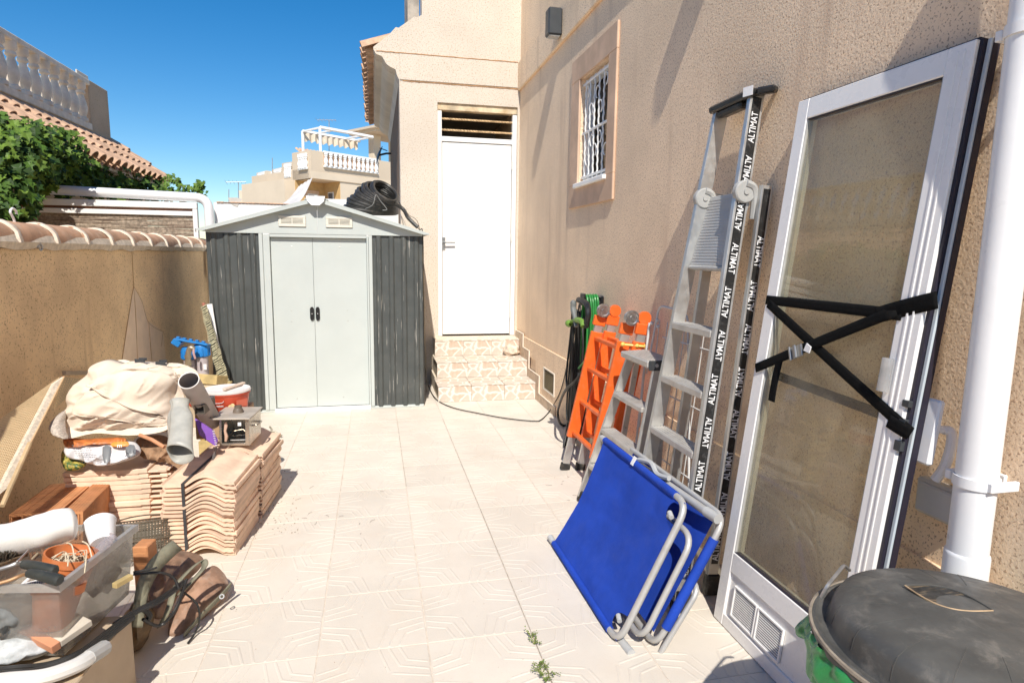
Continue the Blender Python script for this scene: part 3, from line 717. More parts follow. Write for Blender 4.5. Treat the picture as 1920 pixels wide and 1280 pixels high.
q = MB(F); q.box(.72, 1.18, 1.385, 1.399, 0, z0 - .70); q.build('window', FWIN, fa)
q = MB(F); q.box(1.66, 1.689, .6, 1.1, z0 - 1.3, z0 - .5); wf = q.build('window', WHITE, fa); q = MB(F); q.box(1.64, 1.659, .66, 1.04, z0 - 1.24, z0 - .56); q.build('pane', FWIN, wf)
q = MB(F); q.box(4.75, 5.6, 0, .029, z0 - 1.75, z0 - .95); wf = q.build('window', PLASTER, fa); q = MB(F); q.box(4.85, 5.5, -.02, -.001, z0 - 1.67, z0 - 1.02); f2 = q.build('window', WHITE, fa); q = MB(F); q.box(4.95, 5.4, -.035, -.021, z0 - 1.6, z0 - 1.1); q.build('pane', FWIN, f2)
# opening in the parapet: dark gap boxed by the balustrade set in front
q = MB(F); q.box(.75, 4.05, -.012, -.001, ztop - .70, ztop - .04); q.build('parapet_opening', mat('terrace_inside', (.50, .33, .22), .9, var=.3, vscale=2), fa)
balus(fa, F, (.70, -.07, 0), (4.1, -.07, 0), ztop - .76, .80, 12)
q = MB(F); q.box(-.012, -.001, .25, .95, ztop - .85, ztop - .12); q.build('parapet_opening', MATS['terrace_inside'], fa)
balus(fa, F, (-.07, 1.0, 0), (-.07, .2, 0), ztop - .92, .78, 4)
q = MB(F); q.box(.1, .35, 1.71, 2.9, z0 - 1, ztop - .40); q.box(.36, 3, 1.75, 3.6, -.1, z0 - .05); q.build('rear_wing', FW, fa); balus(fa, F, (.02, 2.5, 0), (.02, 1.85, 0), ztop - 1.2, .72, 4)
zp = AY(600, 237, 33.2).z
def pbar(name, a, b, s=.11):
    q = MB(F); q.bar(a, b, s, s, (0, .3, 1) if abs(V(b)[2] - V(a)[2]) < .5 else (1, 0, 0), .01); q.build(name, WHITE, fa)
for (u, v) in ((.65, .1), (.65, 1.7)): pbar('pergola_post', (u, v, ztop - .9), (u, v, zp))
pbar('pergola_beam', (.65, .1, zp), (3.9, .1, zp), .13); pbar('pergola_beam', (.65, 1.7, zp), (4.2, 1.7, zp), .13)
for u in (.65, 1.4, 3.2, 3.8): pbar('pergola_beam', (u, .12, zp - .02), (u, 1.7, zp - .02), .09)
q = MB(F); q.grid(lambda a, b: (.7 + 3.3 * a, 1.64 + .05 * math.sin(a * 60), zp - .06 - b * (.42 + .05 * math.sin(a * 60))), 60, 4); q.build('awning_valance', mat('awning_cream', (.70, .60, .47), .9, var=.12, vscale=3), fa)
roof_rows(fa, F, 1.3, 4.6, 15, 2.4, ztop - .05, 3.6, ztop + .55, 3)
# stair tower with tiled cap, seen under the eave
q = MB(F); q.box(4.55, 5.05, .9, 1.4, z0, zp + .35, .02); q.box(5.6, 6.2, .35, .95, z0, zp + .35, .02); q.build('tower_pillar', FW2, fa)
q = MB(F); q.box(4.0, 7.0, -.05, 2.4, zp + .35, zp + .48); q.box(3.8, 7.2, -.25, 2.6, zp + .48, zp + .60); tw = q.build('tower_roof', FW, fa)
roof_rows(tw, F, 3.8, 7.2, 15, -.3, zp + .60, .6, zp + .82, 1)
sail = MB()
P_ = [AY(586, 333, 33.0), AY(560, 349, 33.4), AY(512, 386, 31.5), AY(549, 388, 30.5)]
sail.grid(lambda a, b: (P_[0].lerp(P_[1], a)).lerp(P_[3].lerp(P_[2], a), b) + V((0, 0, -.25 * math.sin(b * PI) + .02 * math.sin(a * 25))), 14, 14)
solo(sail, 'shade_sail', mat('sail_cloth', (.58, .55, .52), .9, var=.08, vscale=2), 'pale sloping shade cloth hung from the corner of the cream house', 'shade sail')
for (name, cap_, xl, xr, yt, yb, Y, col_, lab) in (('far_house', 0, 531, 562, 313, 395, 40, FW, 'far cream terraced house with small tiled pent roof beside the shade sail'), ('far_house', 1, 499, 526, 320, 395, 44, FW2, 'far cream terraced house second from the shade sail with roof balustrade')):
    a = AY(xl, yt, Y); b = AY(xr, yt, Y); zt = a.z; wd = b.x - a.x
    G = T(a.x, Y, 0) @ RZ(R(30)); ob = thing(name, lab, 'house', (a.x, Y, 0))
    q = MB(G); q.box(0, wd * 2.6, 0, 1.7, zt - 1.25, zt, .01); q.build('terrace_wall', col_, ob)
    q = MB(G); q.box(.15, wd * 2.6, .5, 1.65, -.1, zt - 1.251); q.build('wall', col_, ob)
    q = MB(G); q.prism([(-.75, zt - 1.35), (-.72, zt - 1.5), (-.5, zt - 1.62), (-.4, zt - 1.9), (-.1, zt - 2.05), (0.0, zt - 2.5), (.149, zt - 2.5), (.149, zt - 1.26)], .51, 1.7, 'Y'); q.build('eave', CREAM, ob)
    q = MB(G); q.box(-.012, -.001, .3, 1.1, zt - .75, zt - .12); q.build('parapet_opening', MATS['terrace_inside'], ob); balus(ob, G, (-.06, 1.2, 0), (-.06, .2, 0), zt - .80, .74, 5)
    G2 = G @ T(0, 1.7, 0) @ RZ(-PI / 2)
    roof_rows(ob, G2, 0, 1.9, 8, -.85, zt - 1.36, .0, zt - 1.0, 1)
    roof_rows(ob, G, .05, 2.6, 11, -.55, zt - 1.42, -.01, zt - 1.08, 1); q = MB(G); q.prism([(-.45, zt - 1.44), (-.3, zt - 1.62), (-.1, zt - 1.75), (.0, zt - 2.0), (.49, zt - 2.0), (.49, zt - 1.44)], 0.0, 2.6, 'X'); q.build('eave', CREAM, ob)
    q = MB(G); q.box(.35, 1.15, -.012, -.001, zt - .78, zt - .1); q.build('parapet_opening', MATS['terrace_inside'], ob); balus(ob, G, (.3, -.06, 0), (1.2, -.06, 0), zt - .82, .78, 6)
    q = MB(G); q.box(.5, 1.2, .46, .499, zt - 3.4, zt - 2.2); wf = q.build('window', WHITE, ob); q = MB(G); q.box(.58, 1.12, .44, .459, zt - 3.3, zt - 2.3); q.build('pane', FWIN, wf)
a = AY(463, 361, 58); fc = thing('far_house', 'small far flat roofed house with white balustrade right of antenna mast', 'house', (a.x, 58, 0)); zt = a.z
q = MB(T(a.x, 58, 0)); q.box(0, 2.6, 0, 3, -.1, zt - .9); q.box(0, .75, 0, .2, zt - .9, zt); q.build('wall', FW, fc)
balus(fc, T(a.x, 58, 0), (.75, .1, 0), (2.6, .1, 0), zt - .9, .85, 9)
q = MB(T(a.x, 58, 0)); q.box(-1.4, 0, .5, 3, -.1, zt - .55); q.box(-.75, -.45, .6, .9, zt - .55, zt + .2); q.build('rear_wing', FW2, fc)
q = MB(T(a.x, 58, 0)); q.box(3.0, 4.6, 4, 5, -.1, zt + 1.8, .02); q.build('stair_tower', FW, fc); roof_rows(fc, T(a.x, 58, 0), 2.8, 4.6, 9, 3.8, zt + 1.8, 5, zt + 2.3, 1)
def antenna(px, pt, pb, Y, lab, arms=1):
    a = AY(px, pt, Y); b = AY(px, pb, Y); t_ = thing('antenna', lab, 'antenna', tuple(b)); s_ = Y / 33
    q = MB(); q.tube([b, a], .022 * s_, 6); q.build('mast', GALV, t_)
    if arms:
        q = MB(); L = .55 * s_; q.tube([a + V((-L, -.1, -.03)), a + V((L * .6, .2, .08))], .012 * s_, 5)
        for k in range(6):
            p = a + V((-L + k * L * .3, -.1 + .05 * k, -.03 + .015 * k)); q.tube([p + V((.1, -.2, -.12)) * s_ * (1 - .08 * k), p + V((-.1, .2, .12)) * s_ * (1 - .08 * k)], .009 * s_, 4)
        q.build('dipole', GALV, t_)
dish = thing('satellite_dish', 'dark satellite dish edge-on on the porch wall under the tiled eave', 'satellite dish', tuple(AY(722, 290, 10.6)))
q = MB(); a_, b_ = AY(706, 306, 10.5), AY(716, 276, 10.5); ax_ = (b_ - a_).normalized(); m_ = (a_ + b_) / 2
q.lathe([(0, .03), (.07, .022), (.15, 0), (.15, -.008), (.07, .014), (0, .022)], 20, frame(m_, ax_, (0, 1, .1))); q.build('dish', CHAR, dish)
q = MB(); q.tube([m_, AY(724, 288, 10.6), AY(733, 288, 10.7)], .016, 6); q.tube([AY(712, 278, 10.5), AY(726, 283, 10.6)], .008, 5); q.build('arm', CHAR, dish)
antenna(617, 226, 300, 36, 'tv antenna on mast above the white pergola')
antenna(447, 342, 400, 52, 'tv antenna on mast above the small far house')
antenna(429, 355, 400, 50, 'bare thin pole at the edge of the ochre wall gap', 0)
antenna(510.5, 296, 330, 44, 'bare pole standing on the second far terraced house', 0)
# ================================================================== METAL SHED
SHY, SX0, SX1, SB = 6.02, -1.455, .452, 7.08
GREY = mat('shed_anthracite', (.075, .082, .079), .42, var=.10, vscale=6, streak=((.42, .40, .36), (75, 75, 2.2), (.63, .68)), dirt=.25, dirtcol=(.16, .16, .14), dscale=3)
LITE = mat('shed_light_grey', (.52, .562, .54), .40, var=.03, vscale=3, dirt=.10, dirtcol=(.52, .50, .44), dscale=6, bump=.05, bscale=9)
shed = thing('shed', 'anthracite and pale grey metal garden shed with closed double doors', 'shed', (-.5, 6.5, 0))
def corr(mb, a, b, z0, z1, nrm, ribs, dep=.014):
    """trapezoid ribbed sheet from a to b (xy), standing z0..z1."""
    a = V(a); b = V(b); d = b - a; n_ = V(nrm); prof = [(0, 0)]
    for k in range(ribs):
        c0 = (k + .5) / ribs; w = .17 / ribs; prof += [(c0 - w * 1.5, 0), (c0 - w * .7, 1), (c0 + w * .7, 1), (c0 + w * 1.5, 0)]
    prof.append((1, 0)); vs = []
    for z in (z0, z1):
        for t_, o_ in prof: p = a + d * t_ + n_ * (o_ * dep); vs.append((p.x, p.y, z))
    m = len(prof); mb.add(vs, [(i, i + 1, m + i + 1, m + i) for i in range(m - 1)])
q = MB(); corr(q, (SX0, SHY + .004, 0), (-1.017, SHY + .004, 0), .02, 1.672, (0, -1, 0), 4); q.build('front_panel', GREY, shed, 20)
q = MB(); corr(q, (-.017, SHY + .004, 0), (SX1, SHY + .004, 0), .02, 1.672, (0, -1, 0), 4); q.build('front_panel', GREY, shed, 20)
q = MB(); corr(q, (SX0, SB, 0), (SX0, SHY + .004, 0), .02, 1.672, (-1, 0, 0), 10); q.build('side_panel', GREY, shed, 20)
q = MB(); corr(q, (SX1, SHY + .004, 0), (SX1, SB, 0), .02, 1.672, (1, 0, 0), 10); q.build('side_panel', GREY, shed, 20)
q = MB(); q.box(SX0, SX1, SB, SB + .01, .02, 1.67); q.build('back_panel', GREY, shed)
q = MB(); q.box(SX0 - .004, SX1 + .004, SHY - .004, SHY + .03, 0, .026, .003); q.box(SX0 - .004, SX0 + .03, SHY + .03, SB, 0, .026, .003); q.box(SX1 - .03, SX1 + .004, SHY + .03, SB, 0, .026, .003); q.build('base_rail', LITE, shed)
XM = -.503
q = MB(); q.box(-1.017, -.985, SHY - .014, SHY + .02, .026, 1.668, .003); q.box(-.983, -.925, SHY - .010, SHY + .03, .026, 1.655, .003); q.build('door_jamb', LITE, shed)
q = MB(); q.box(-.049, -.017, SHY - .014, SHY + .02, .026, 1.668, .003); q.box(-.068, -.051, SHY - .010, SHY + .03, .026, 1.655, .003); q.build('door_jamb', LITE, shed)
q = MB(); q.box(-.924, -.069, SHY - .012, SHY + .03, 1.632, 1.668, .003); q.build('door_header', LITE, shed)
q = MB(); q.box(-.935, -.055, SHY - .02, SHY + .022, .0, .034, .003); q.build('door_track', WHITE_ALU, shed)
BLK = mat('black_plastic', (.016, .016, .017), .38, var=.15, vscale=20)
ZN = mat('screw_zinc', (.45, .44, .41), .4, metal=.6, var=.1)
for (x0, x1, hx) in ((-.923, -.5565, -.578), (-.5545, -.07, -.527)):
    q = MB(); q.box(x0, x1, SHY + .026, SHY + .036, .036, 1.63, .002)
    ed = x1 if x0 < -.6 else x0
    d_ = q.build('door', LITE, shed)
    q = MB(T(hx, SHY + .025, .93)); q.prism([(-.018, -.045), (-.009, -.062), (.009, -.062), (.018, -.045), (.018, .045), (.009, .062), (-.009, .062), (-.018, .045)], -.012, .001, 'Y'); h_ = q.build('handle', BLK, d_, 20)
    q = MB()
    for z_ in (1.55, .12):
        q.sphere(((x0 + x1) / 2, SHY + .025, z_), .005, 6, 4)
    for z_ in (.96, .86): q.sphere((x0 + (.16 if x0 < -.6 else .30), SHY + .025, z_), .0045, 6, 4)
    q.build('screw', ZN, d_)
    q = MB(); q.sphere((hx, SHY + .0125, .93), .004, 6, 4); q.build('screw', WHITE, h_)
# gable sheet in two halves, vents
EZ, RZ_ = 1.664, 1.965
q = MB(); q.prism([(SX0, EZ), (XM - .002, EZ), (XM - .002, RZ_), (SX0, EZ + .028)], SHY - .016, SHY - .004, 'Y'); q.build('gable_panel', LITE, shed)
q = MB(); q.prism([(XM + .002, EZ), (SX1, EZ), (SX1, EZ + .028), (XM + .002, RZ_)], SHY - .016, SHY - .004, 'Y'); q.build('gable_panel', LITE, shed)
CRV = mat('cream_vent', (.72, .69, .60), .5, var=.04)
for vx in (-.722, -.310):
    q = MB()
    q.box(vx - .118, vx + .118, SHY - .019, SHY - .0165, 1.728, 1.826); v_ = q.build('vent', DARK, shed)
    q = MB()
    for (a0, a1, c0, c1) in ((-.118, .118, .804, .826), (-.118, .118, .728, .75), (-.118, -.094, .75, .804), (.094, .118, .75, .804)): q.box(vx + a0, vx + a1, SHY - .028, SHY - .0195, 1 + c0, 1 + c1, .003)
    q.box(vx - .004, vx + .004, SHY - .027, SHY - .0195, 1.75, 1.804); q.build('vent_frame', CRV, v_)
    for k in range(5):
        z_ = 1.755 + k * .0112; q = MB(T(vx, SHY - .023, z_) @ RX(R(40))); q.box(-.094, .094, -.005, .005, -.0012, .0012); q.build('slat', CRV, v_)
# roof
OX0, OX1, OZ = -1.515, .512, 1.690
ra = math.atan2(1.992 - OZ, XM - OX0)
for s_ in (0, 1):
    q = MB(); xe = OX0 if s_ == 0 else OX1; zr = 1.992
    q.prism([(xe, OZ), (XM, zr), (XM, zr - .012), (xe, OZ - .012)], SHY - .085, SB + .05, 'Y')
    q.prism([(xe, OZ - .0125), (XM, zr - .0125), (XM, zr - .040), (xe + (.05 if s_ == 0 else -.05), OZ - .0140)], SHY - .085, SHY - .078, 'Y')
    for k in range(6):
        t_ = (k + .5) / 6
    rp = q.build('roof_panel', LITE, shed)
    for k in range(1, 7):
        y_ = SHY + .02 + k * .155; q = MB(); a_ = V((xe, y_, OZ + .004)); b_ = V((XM, y_, zr + .004)); q.bar(a_, b_, .03, .012, (0, 1, 0), .004); q.build('roof_rib', LITE, rp)
q = MB(); q.prism([(XM - .10, 1.966), (XM, 1.998), (XM + .10, 1.966), (XM + .10, 1.974), (XM, 2.008), (XM - .10, 1.974)], SHY - .09, SB + .05, 'Y'); q.build('ridge_cap', LITE, shed)
q = MB(); q.prism([(XM - .085, 2.0), (XM + .08, 2.0), (XM + .07, 1.955), (XM + .03, 1.918), (XM - .04, 1.918), (XM - .075, 1.955)], SHY - .112, SHY - .092, 'Y'); q.build('ridge_end_cap', WHITE_P, shed, 20)

# ---- black corrugated hose coil lying on the roof
random.seed(21)
HOSE = mat('black_conduit', (.030, .029, .027), .45, var=.2, vscale=30, dirt=.45, dirtcol=(.12, .105, .085), dscale=14)
coil = thing('hose_coil', 'coil of black conduit hose lying on the shed roof slope', 'hose', (.05, 6.35, 1.9))
ctr = AY(697, 388, 6.42)
q = MB(); NP = 44; hinge = ctr + V((.24, .02, -.055))
pts = []
for k in range(13):
    tilt = R(2 + k * 4.2); ln = .50 - .012 * k + rr(-.015, .015); wd = .23 - .004 * k; yaw_ = R(-8 + rr(-5, 5))
    ex = V((-math.cos(tilt) * math.cos(yaw_), math.cos(tilt) * math.sin(yaw_) * .5 - .05 * k / 13, math.sin(tilt)))
    ey = V((.28, .95, .12 + .02 * k)).normalized()
    loop = []
    for i in range(NP):
        a_ = 2 * PI * i / NP; loop.append(hinge + ex * (ln * .5 * (1 - math.cos(a_))) * (1.02 if a_ < PI else 1) + ey * (wd * math.sin(a_)) + V((.0, -.012 * k, .010 * k)) * (0.5 + .5 * math.cos(a_)))
    q.tube(loop, .0185, 8, closed=True)
q.build('hose_loops', HOSE, coil)
q = MB(); tail = [hinge + V((-.05, -.2, .10)), hinge + V((.06, -.18, .03)), AY(765, 408, 6.15), AY(783, 426, 6.1)]
q.tube(smoothpath(tail, 8), .0185, 8); q.build('hose_end', HOSE, coil)
q = MB(); p_ = AY(705, 372, 6.15); q.tube(smoothpath([p_ + V((-.10, 0, -.10)), p_ + V((-.03, -.03, -.06)), p_ + V((.0, -.02, .03)), p_ + V((.04, .0, -.02)), p_ + V((.10, -.02, -.10)), p_ + V((.06, -.01, -.11))], 6), .004, 4); q.build('tie_wire', mat('wire_grey', (.2, .2, .19), .6), coil)

# ---- thin cable down the shed, along the floor and up the right wall
CAB = mat('black_cable', (.022, .021, .02), .5, var=.2)
q = MB(); pts = [AY(745, 372, 7.10), AY(752, 385, 7.0), AY(771, 412, 6.8), AY(786, 430, 6.3), AY(793, 445, 6.02), AY(794, 600, 6.02), AY(797, 690, 6.03), AZ(803, 722, .05), AZ(818, 748, .012), AZ(850, 764, .012), AZ(900, 775, .012), AZ(950, 784, .012), AZ(1000, 789, .012), AZ(1015, 786, .012), AX(1032, 768, 1.63), AX(1050, 735, 1.63), AX(1062, 690, 1.62), AX(1070, 640, 1.60)]
q.tube(smoothpath(pts, 7), .0048, 6); solo(q, 'cable', CAB, 'thin black cable running from shed side across floor past the steps', 'cable')
q = MB(); pts = [AY(741, 376, 7.1), AY(766, 402, 6.9), AY(789, 440, 6.1), AY(797, 640, 6.04), AZ(800, 735, .012)]
q.tube(smoothpath(pts, 6), .003, 5); solo(q, 'cable', mat('brown_cable', (.12, .09, .05), .6), 'finer brown wire hanging down beside the shed right edge', 'cable')
# ---- pale rough stone on the top step
def rock(c, s, seed, mat_, name, lab, cat, n=(20, 14), amp=.25):
    q = MB(); q.sphere((0, 0, 0), 1, *n); vs = []
    for p in q.v:
        d = 1 + amp * noise.noise(p * 1.7 + V((seed, 0, 0))) + amp * .5 * noise.noise(p * 4 + V((0, seed, 0))); vs.append(V(c) + V((p.x * s[0] * d, p.y * s[1] * d, p.z * s[2] * d)))
    q.v = vs; return solo(q, name, mat_, lab, cat, smooth=50)
rock(AZ(957, 655, .41) + V((0, -.02, 0)), (.105, .09, .065), 3, mat('shell_stone', (.66, .55, .44), .8, var=.3, vscale=18, bump=.7, bscale=40, dirt=.4, dirtcol=(.5, .32, .2), dscale=16), 'stone', 'knobbly pale seashell-like stone resting on the top tiled step', 'stone')
# ================================================================== RIGHT SIDE: things leaning on the stucco wall
def PL(M, px, py, dz=0.0):
    """local x,y where the sight line meets the plane of frame M (raised dz along its normal)."""
    Mi = M.inverted(); o = Mi @ V((0, 0, EYE)); d = Mi.to_3x3() @ ray(px, py); t_ = (dz - o.z) / d.z; p = o + d * t_; return V((p.x, p.y, dz))
ALU = mat('aluminium', (.60, .60, .585), .42, metal=.75, var=.08, vscale=9, bump=.05, bscale=200, dirt=.35, dirtcol=(.50, .46, .40), dscale=10)
ALU_D = mat('dusty_aluminium', (.56, .54, .50), .55, metal=.45, var=.10, vscale=12, dirt=.45, dirtcol=(.50, .45, .38), dscale=9)
GPL = mat('grey_hinge_plastic', (.40, .40, .385), .5, var=.08, vscale=20)
RUB = mat('black_rubber', (.022, .022, .021), .6, var=.3, vscale=30, dirt=.3, dirtcol=(.25, .22, .18), dscale=25)
STRIPE = mat('black_stripe', (.018, .018, .018), .4, var=.1, dirt=.12, dirtcol=(.4, .4, .4), dscale=40)
INK_W = mat('white_print', (.80, .80, .80), .5, var=0)

# ---- glazed white door leaf
DM = frame((1.372, 2.176, 0.002), (0, -1, 0), (.228, -.030, 2.10))
DW, DH, DT = .735, 2.105, .052
gd = thing('glazed_door', 'white glazed aluminium door leaf leaning against stucco wall', 'door', (1.38, 1.8, 0))
def dbox(name, x0, x1, y0, y1, z0, z1, m=WHITE_ALU, ch=.003, par=None):
    q = MB(DM); q.box(x0, x1, y0, y1, z0, z1, ch); return q.build(name, m, par or gd)
dbox('stile', 0, .062, 0, DH, -DT, 0); dbox('stile', DW - .098, DW - .012, 0, DH, -DT, 0)
dbox('rail', .062, DW - .098, DH - .075, DH, -DT, -.0008); dbox('rail', .062, DW - .098, 0, .052, -DT, -.0008); dbox('rail', .062, DW - .098, .232, .315, -DT, -.0008)
dbox('stile_groove', DW - .066, DW - .058, .02, DH - .02, -.0002, .0025, WHITE_ALU, .001); dbox('stile_groove', DW - .045, DW - .038, .02, DH - .02, -.0002, .0025, WHITE_ALU, .001)
GASK = mat('dark_gasket', (.02, .017, .03), .5, var=0)
dbox('edge_gasket', DW - .0118, DW - .001, .0, DH, -DT, -.012, GASK, 0); dbox('edge_flange', DW - .0008, DW + .012, 0, DH, -DT + .002, -.024, mat('blue_grey_film', (.52, .58, .62), .35, var=.05), .002)
dbox('edge_gasket', DW + .0122, DW + .0145, 0, DH, -DT, -.03, GASK, 0); dbox('edge_gasket', 0.01, DW - .012, DH + .0002, DH + .007, -DT, -.012, GASK, 0)
dbox('door_panel', .062, DW - .098, .052, .232, -.034, -.010, WHITE_ALU, 0)
for (x0, x1, y0, y1) in ((.0622, .0665, .315, DH - .075), (DW - .1025, DW - .0982, .315, DH - .075)): dbox('glazing_bead', x0, x1, y0, y1, -.03, -.004, GPL, .001)
for (y0, y1) in ((.3152, .3195), (DH - .0795, DH - .0752)): dbox('glazing_bead', .0667, DW - .1027, y0, y1, -.03, -.004, GASK, .001)
GLASS = clear_mat('door_glass', (.94, .935, .89), .015, body=.15, bodycol=(.84, .80, .70))  # pale haze in the pane colour stands in for brighter view and reflections
dbox('glass', .062, DW - .098, .315, DH - .075, -.016, -.012, GLASS, 0)
dbox('glass', .062, DW - .098, .315, DH - .075, -.032, -.028, clear_mat('door_glass_rear', (.96, .96, .92), .015), 0)
# louvred vent low in the leaf
for (va, vb) in ((.105, .255), (.262, .412)):
    v_ = dbox('vent', va, vb, .068, .196, -.0098, -.0088, mat('vent_back_%d' % int(va * 1000), (.42, .42, .41), .6, var=0), 0)
    for k in range(13):
        y_ = .077 + k * .0091; q = MB(DM @ T((va + vb) / 2, y_, -.004) @ RX(R(30))); q.box(-(vb - va) / 2 + .006, (vb - va) / 2 - .006, -.0030, .0030, -.0008, .0008); q.build('slat', WHITE_ALU, v_)
    q = MB(DM)
    for (x0, x1, y0, y1) in ((va, va + .007, .068, .196), (vb - .007, vb, .068, .196), (va + .007, vb - .007, .068, .075), (va + .007, vb - .007, .189, .196)): q.box(x0, x1, y0, y1, -.0086, .001, .001)
    q.build('vent_frame', WHITE_ALU, v_)
# handle, lock plate, catch
hb = PL(DM, 1735, 775); hx = DW + .006
q = MB(DM); q.box(DW - .03, DW + .05, .93, 1.12, -.075, -.053, .006); hp = q.build('handle_plate', WHITE_P, gd)
q = MB(DM); q.tube(smoothpath([(DW + .03, 1.035, -.074), (DW + .034, 1.035, -.105), (DW + .045, 1.03, -.118), (DW + .05, .99, -.12), (DW + .045, .93, -.118), (DW + .03, .885, -.112)], 6), [.012] * 6 + [.014] * 25, 10); q.build('handle', WHITE_P, hp)
q = MB(DM)
for (y0, y1) in ((1.085, 1.105), (1.02, 1.05), (.955, .985)): q.box(DW - .022, DW + .004, y0, y1, -.0115, .003, .002)
q.build('lock_plate', CHAR, gd)
q = MB(DM); c = PL(DM, 1668, 703); q.lathe([(.0155, -.05), (.0165, -.05), (.0165, .05), (.0155, .05), (.0155, -.05)], 16, T(c.x, c.y, .016) @ RX(R(-90))); q.build('catch_sleeve', clear_mat('clear_sleeve', (.86, .86, .86), .1, body=.4), gd)
# ---- black lashing strap round the leaf
strap = thing('lashing_strap', 'black webbing strap with buckle crossed over the glazed door leaf', 'strap', (1.45, 1.8, 1))
WEB = mat('black_webbing', (.006, .006, .006), .85, var=.2, vscale=60, spec=.15)
def band(name, p, q_, w=.034, sag=0.0, z0=.004, z1=.004, mat_=WEB, par=strap, tw=0.0):
    a = PL(DM, *p, z0); b = PL(DM, *q_, z1); q = MB(DM); d = (b - a); n_ = V((-d.y, d.x, 0)).normalized()
    def fn(u, v):
        t_ = tw * math.sin(u * PI); m_ = a.lerp(b, u) + V((0, 0, .003 * math.sin(u * PI))) - V((0, sag * math.sin(u * PI), 0)); return m_ + n_ * (w * (v - .5)) * math.cos(t_) + V((0, 0, w * (v - .5) * math.sin(t_)))
    q.grid(fn, 14, 3); o = q.build(name, mat_, par, 60)
    sd = o.modifiers.new('thickness', 'SOLIDIFY'); sd.thickness = .0018; sd.offset = 1; return o
band('strap_run', (1436, 562), (1690, 590), .036, z0=.0015, z1=.003); band('strap_run', (1640, 592), (1757, 562), .05, z0=.004, z1=.002, tw=.2)
band('strap_run', (1440, 568), (1708, 812), .036, z0=.003, z1=.002); band('strap_run', (1416, 690), (1680, 582), .036, z0=.005, z1=.006)
band('strap_run', (1665, 788), (1704, 812), .040, z0=.0045, z1=.004)
band('strap_tail', (1462, 672), (1446, 752), .038, z0=.005, z1=.007)
q = MB(DM); c = PL(DM, 1492, 660, .02); q.M = DM @ T(c.x, c.y, .02) @ RZ(math.atan2(PL(DM, 1680, 582).y - PL(DM, 1416, 690).y, PL(DM, 1680, 582).x - PL(DM, 1416, 690).x))
q.box(-.035, .035, -.022, .022, -.004, .004, .002); q.box(-.028, -.018, -.026, .026, .004, .010, .002); q.box(.0, .012, -.024, .024, .004, .012, .002); q.build('buckle', mat('buckle_metal', (.35, .35, .34), .35, metal=.8, var=.2), strap)
q = MB(DM); c = PL(DM, 1514, 652, .022); q.M = DM @ T(c.x, c.y, .022); q.prism([(-.014, -.012), (.016, -.016), (.02, .006), (-.004, .016)], 0, .004, 'Z'); q.build('strap_label', INK_W, strap)
# rear run of the strap seen through the glass
for (p, q_) in (((1440, 560), (1700, 590)), ((1420, 690), (1690, 790))):
    a = PL(DM, *p, -.06); b = PL(DM, *q_, -.06); qq = MB(DM); d = b - a; n_ = V((-d.y, d.x, 0)).normalized() * .017
    qq.add([a - n_, b - n_, b + n_, a + n_], [(0, 1, 2, 3)]); qq.build('strap_back', WEB, strap)

# ---- tall platform ladder
tl = thing('platform_ladder', 'tall aluminium platform ladder with black lettered stiles leaning against stucco wall', 'ladder', (1.4, 2.5, 0))
A0, A1, B0, B1 = V((1.245, 2.236, .0)), V((1.592, 2.448, 2.185)), V((1.245, 2.748, .0)), V((1.592, 2.718, 2.185))
def on(a, b, z): t_ = (z - a.z) / (b.z - a.z); return a.lerp(b, t_)
nrm = (A1 - A0).cross(B1 - A1).normalized()
if nrm.x > 0: nrm = -nrm
txt_al = text_mesh('ALTIMAT', .042, INK_W, .010)
def lettered_stile(par, name, a, b, w, d, side, face_y, n0=.05, step=.186, feet=True, gap=None):
    """stile a..b: w across (rungwise), d deep (along the ladder normal); black stripe and print on its near face."""
    q = MB(); q.bar(a, b, w, d, side, .0015); st_ = q.build(name, ALU, par)
    ax = (b - a).normalized(); sd = V(side); sd = (sd - ax * sd.dot(ax)).normalized()          # rungwise
    dp_ = ax.cross(sd).normalized()
    out = sd if sd.y < 0 else -sd; L = (b - a).length
    if face_y:
        q = MB(); q.bar(a + ax * .10 + out * (w / 2 + .0003), b - ax * .015 + out * (w / 2 + .0003), .0008, d * .66, side); q.build('stripe', STRIPE, st_)
        k = 0; s_ = n0 + .12
        while s_ < L - .09:
            o = a + ax * s_ + out * (w / 2 + .0013)
            xd = ax if k % 2 == 0 else -ax
            Mx = frame(o, xd, out.cross(xd)) @ Matrix.Diagonal((.76, 1, 1, 1)); inst('lettering', txt_al, Mx, st_); s_ += step; k += 1
    return st_
sideA = (A1 - B1).normalized()
lettered_stile(tl, 'front_stile', A0 + V((0, 0, .05)), A1, .026, .064, sideA, True)
lettered_stile(tl, 'front_stile', B0 + V((0, 0, .05)), B1, .026, .064, sideA, False)
RA0, RA1, RB0, RB1 = V((1.448, 2.338, 0)), V((1.606, 2.356, 1.80)), V((1.448, 2.78, 0)), V((1.606, 2.735, 1.80))
lettered_stile(tl, 'rear_stile', RA0 + V((0, 0, .05)), RA1, .024, .05, (0, -1, 0), True, n0=.06)
lettered_stile(tl, 'rear_stile', RB0 + V((0, 0, .05)), RB1, .024, .05, (0, -1, 0), False)
for (p, d_) in ((A0, A1), (B0, B1), (RA0, RA1), (RB0, RB1)):
    ax = (d_ - p).normalized(); q = MB(); q.bar(p + ax * .002, p + ax * .10, .042, .078 if p in (A0, B0) else .064, (0, 1, 0), .006); q.build('rubber_foot', RUB, tl)
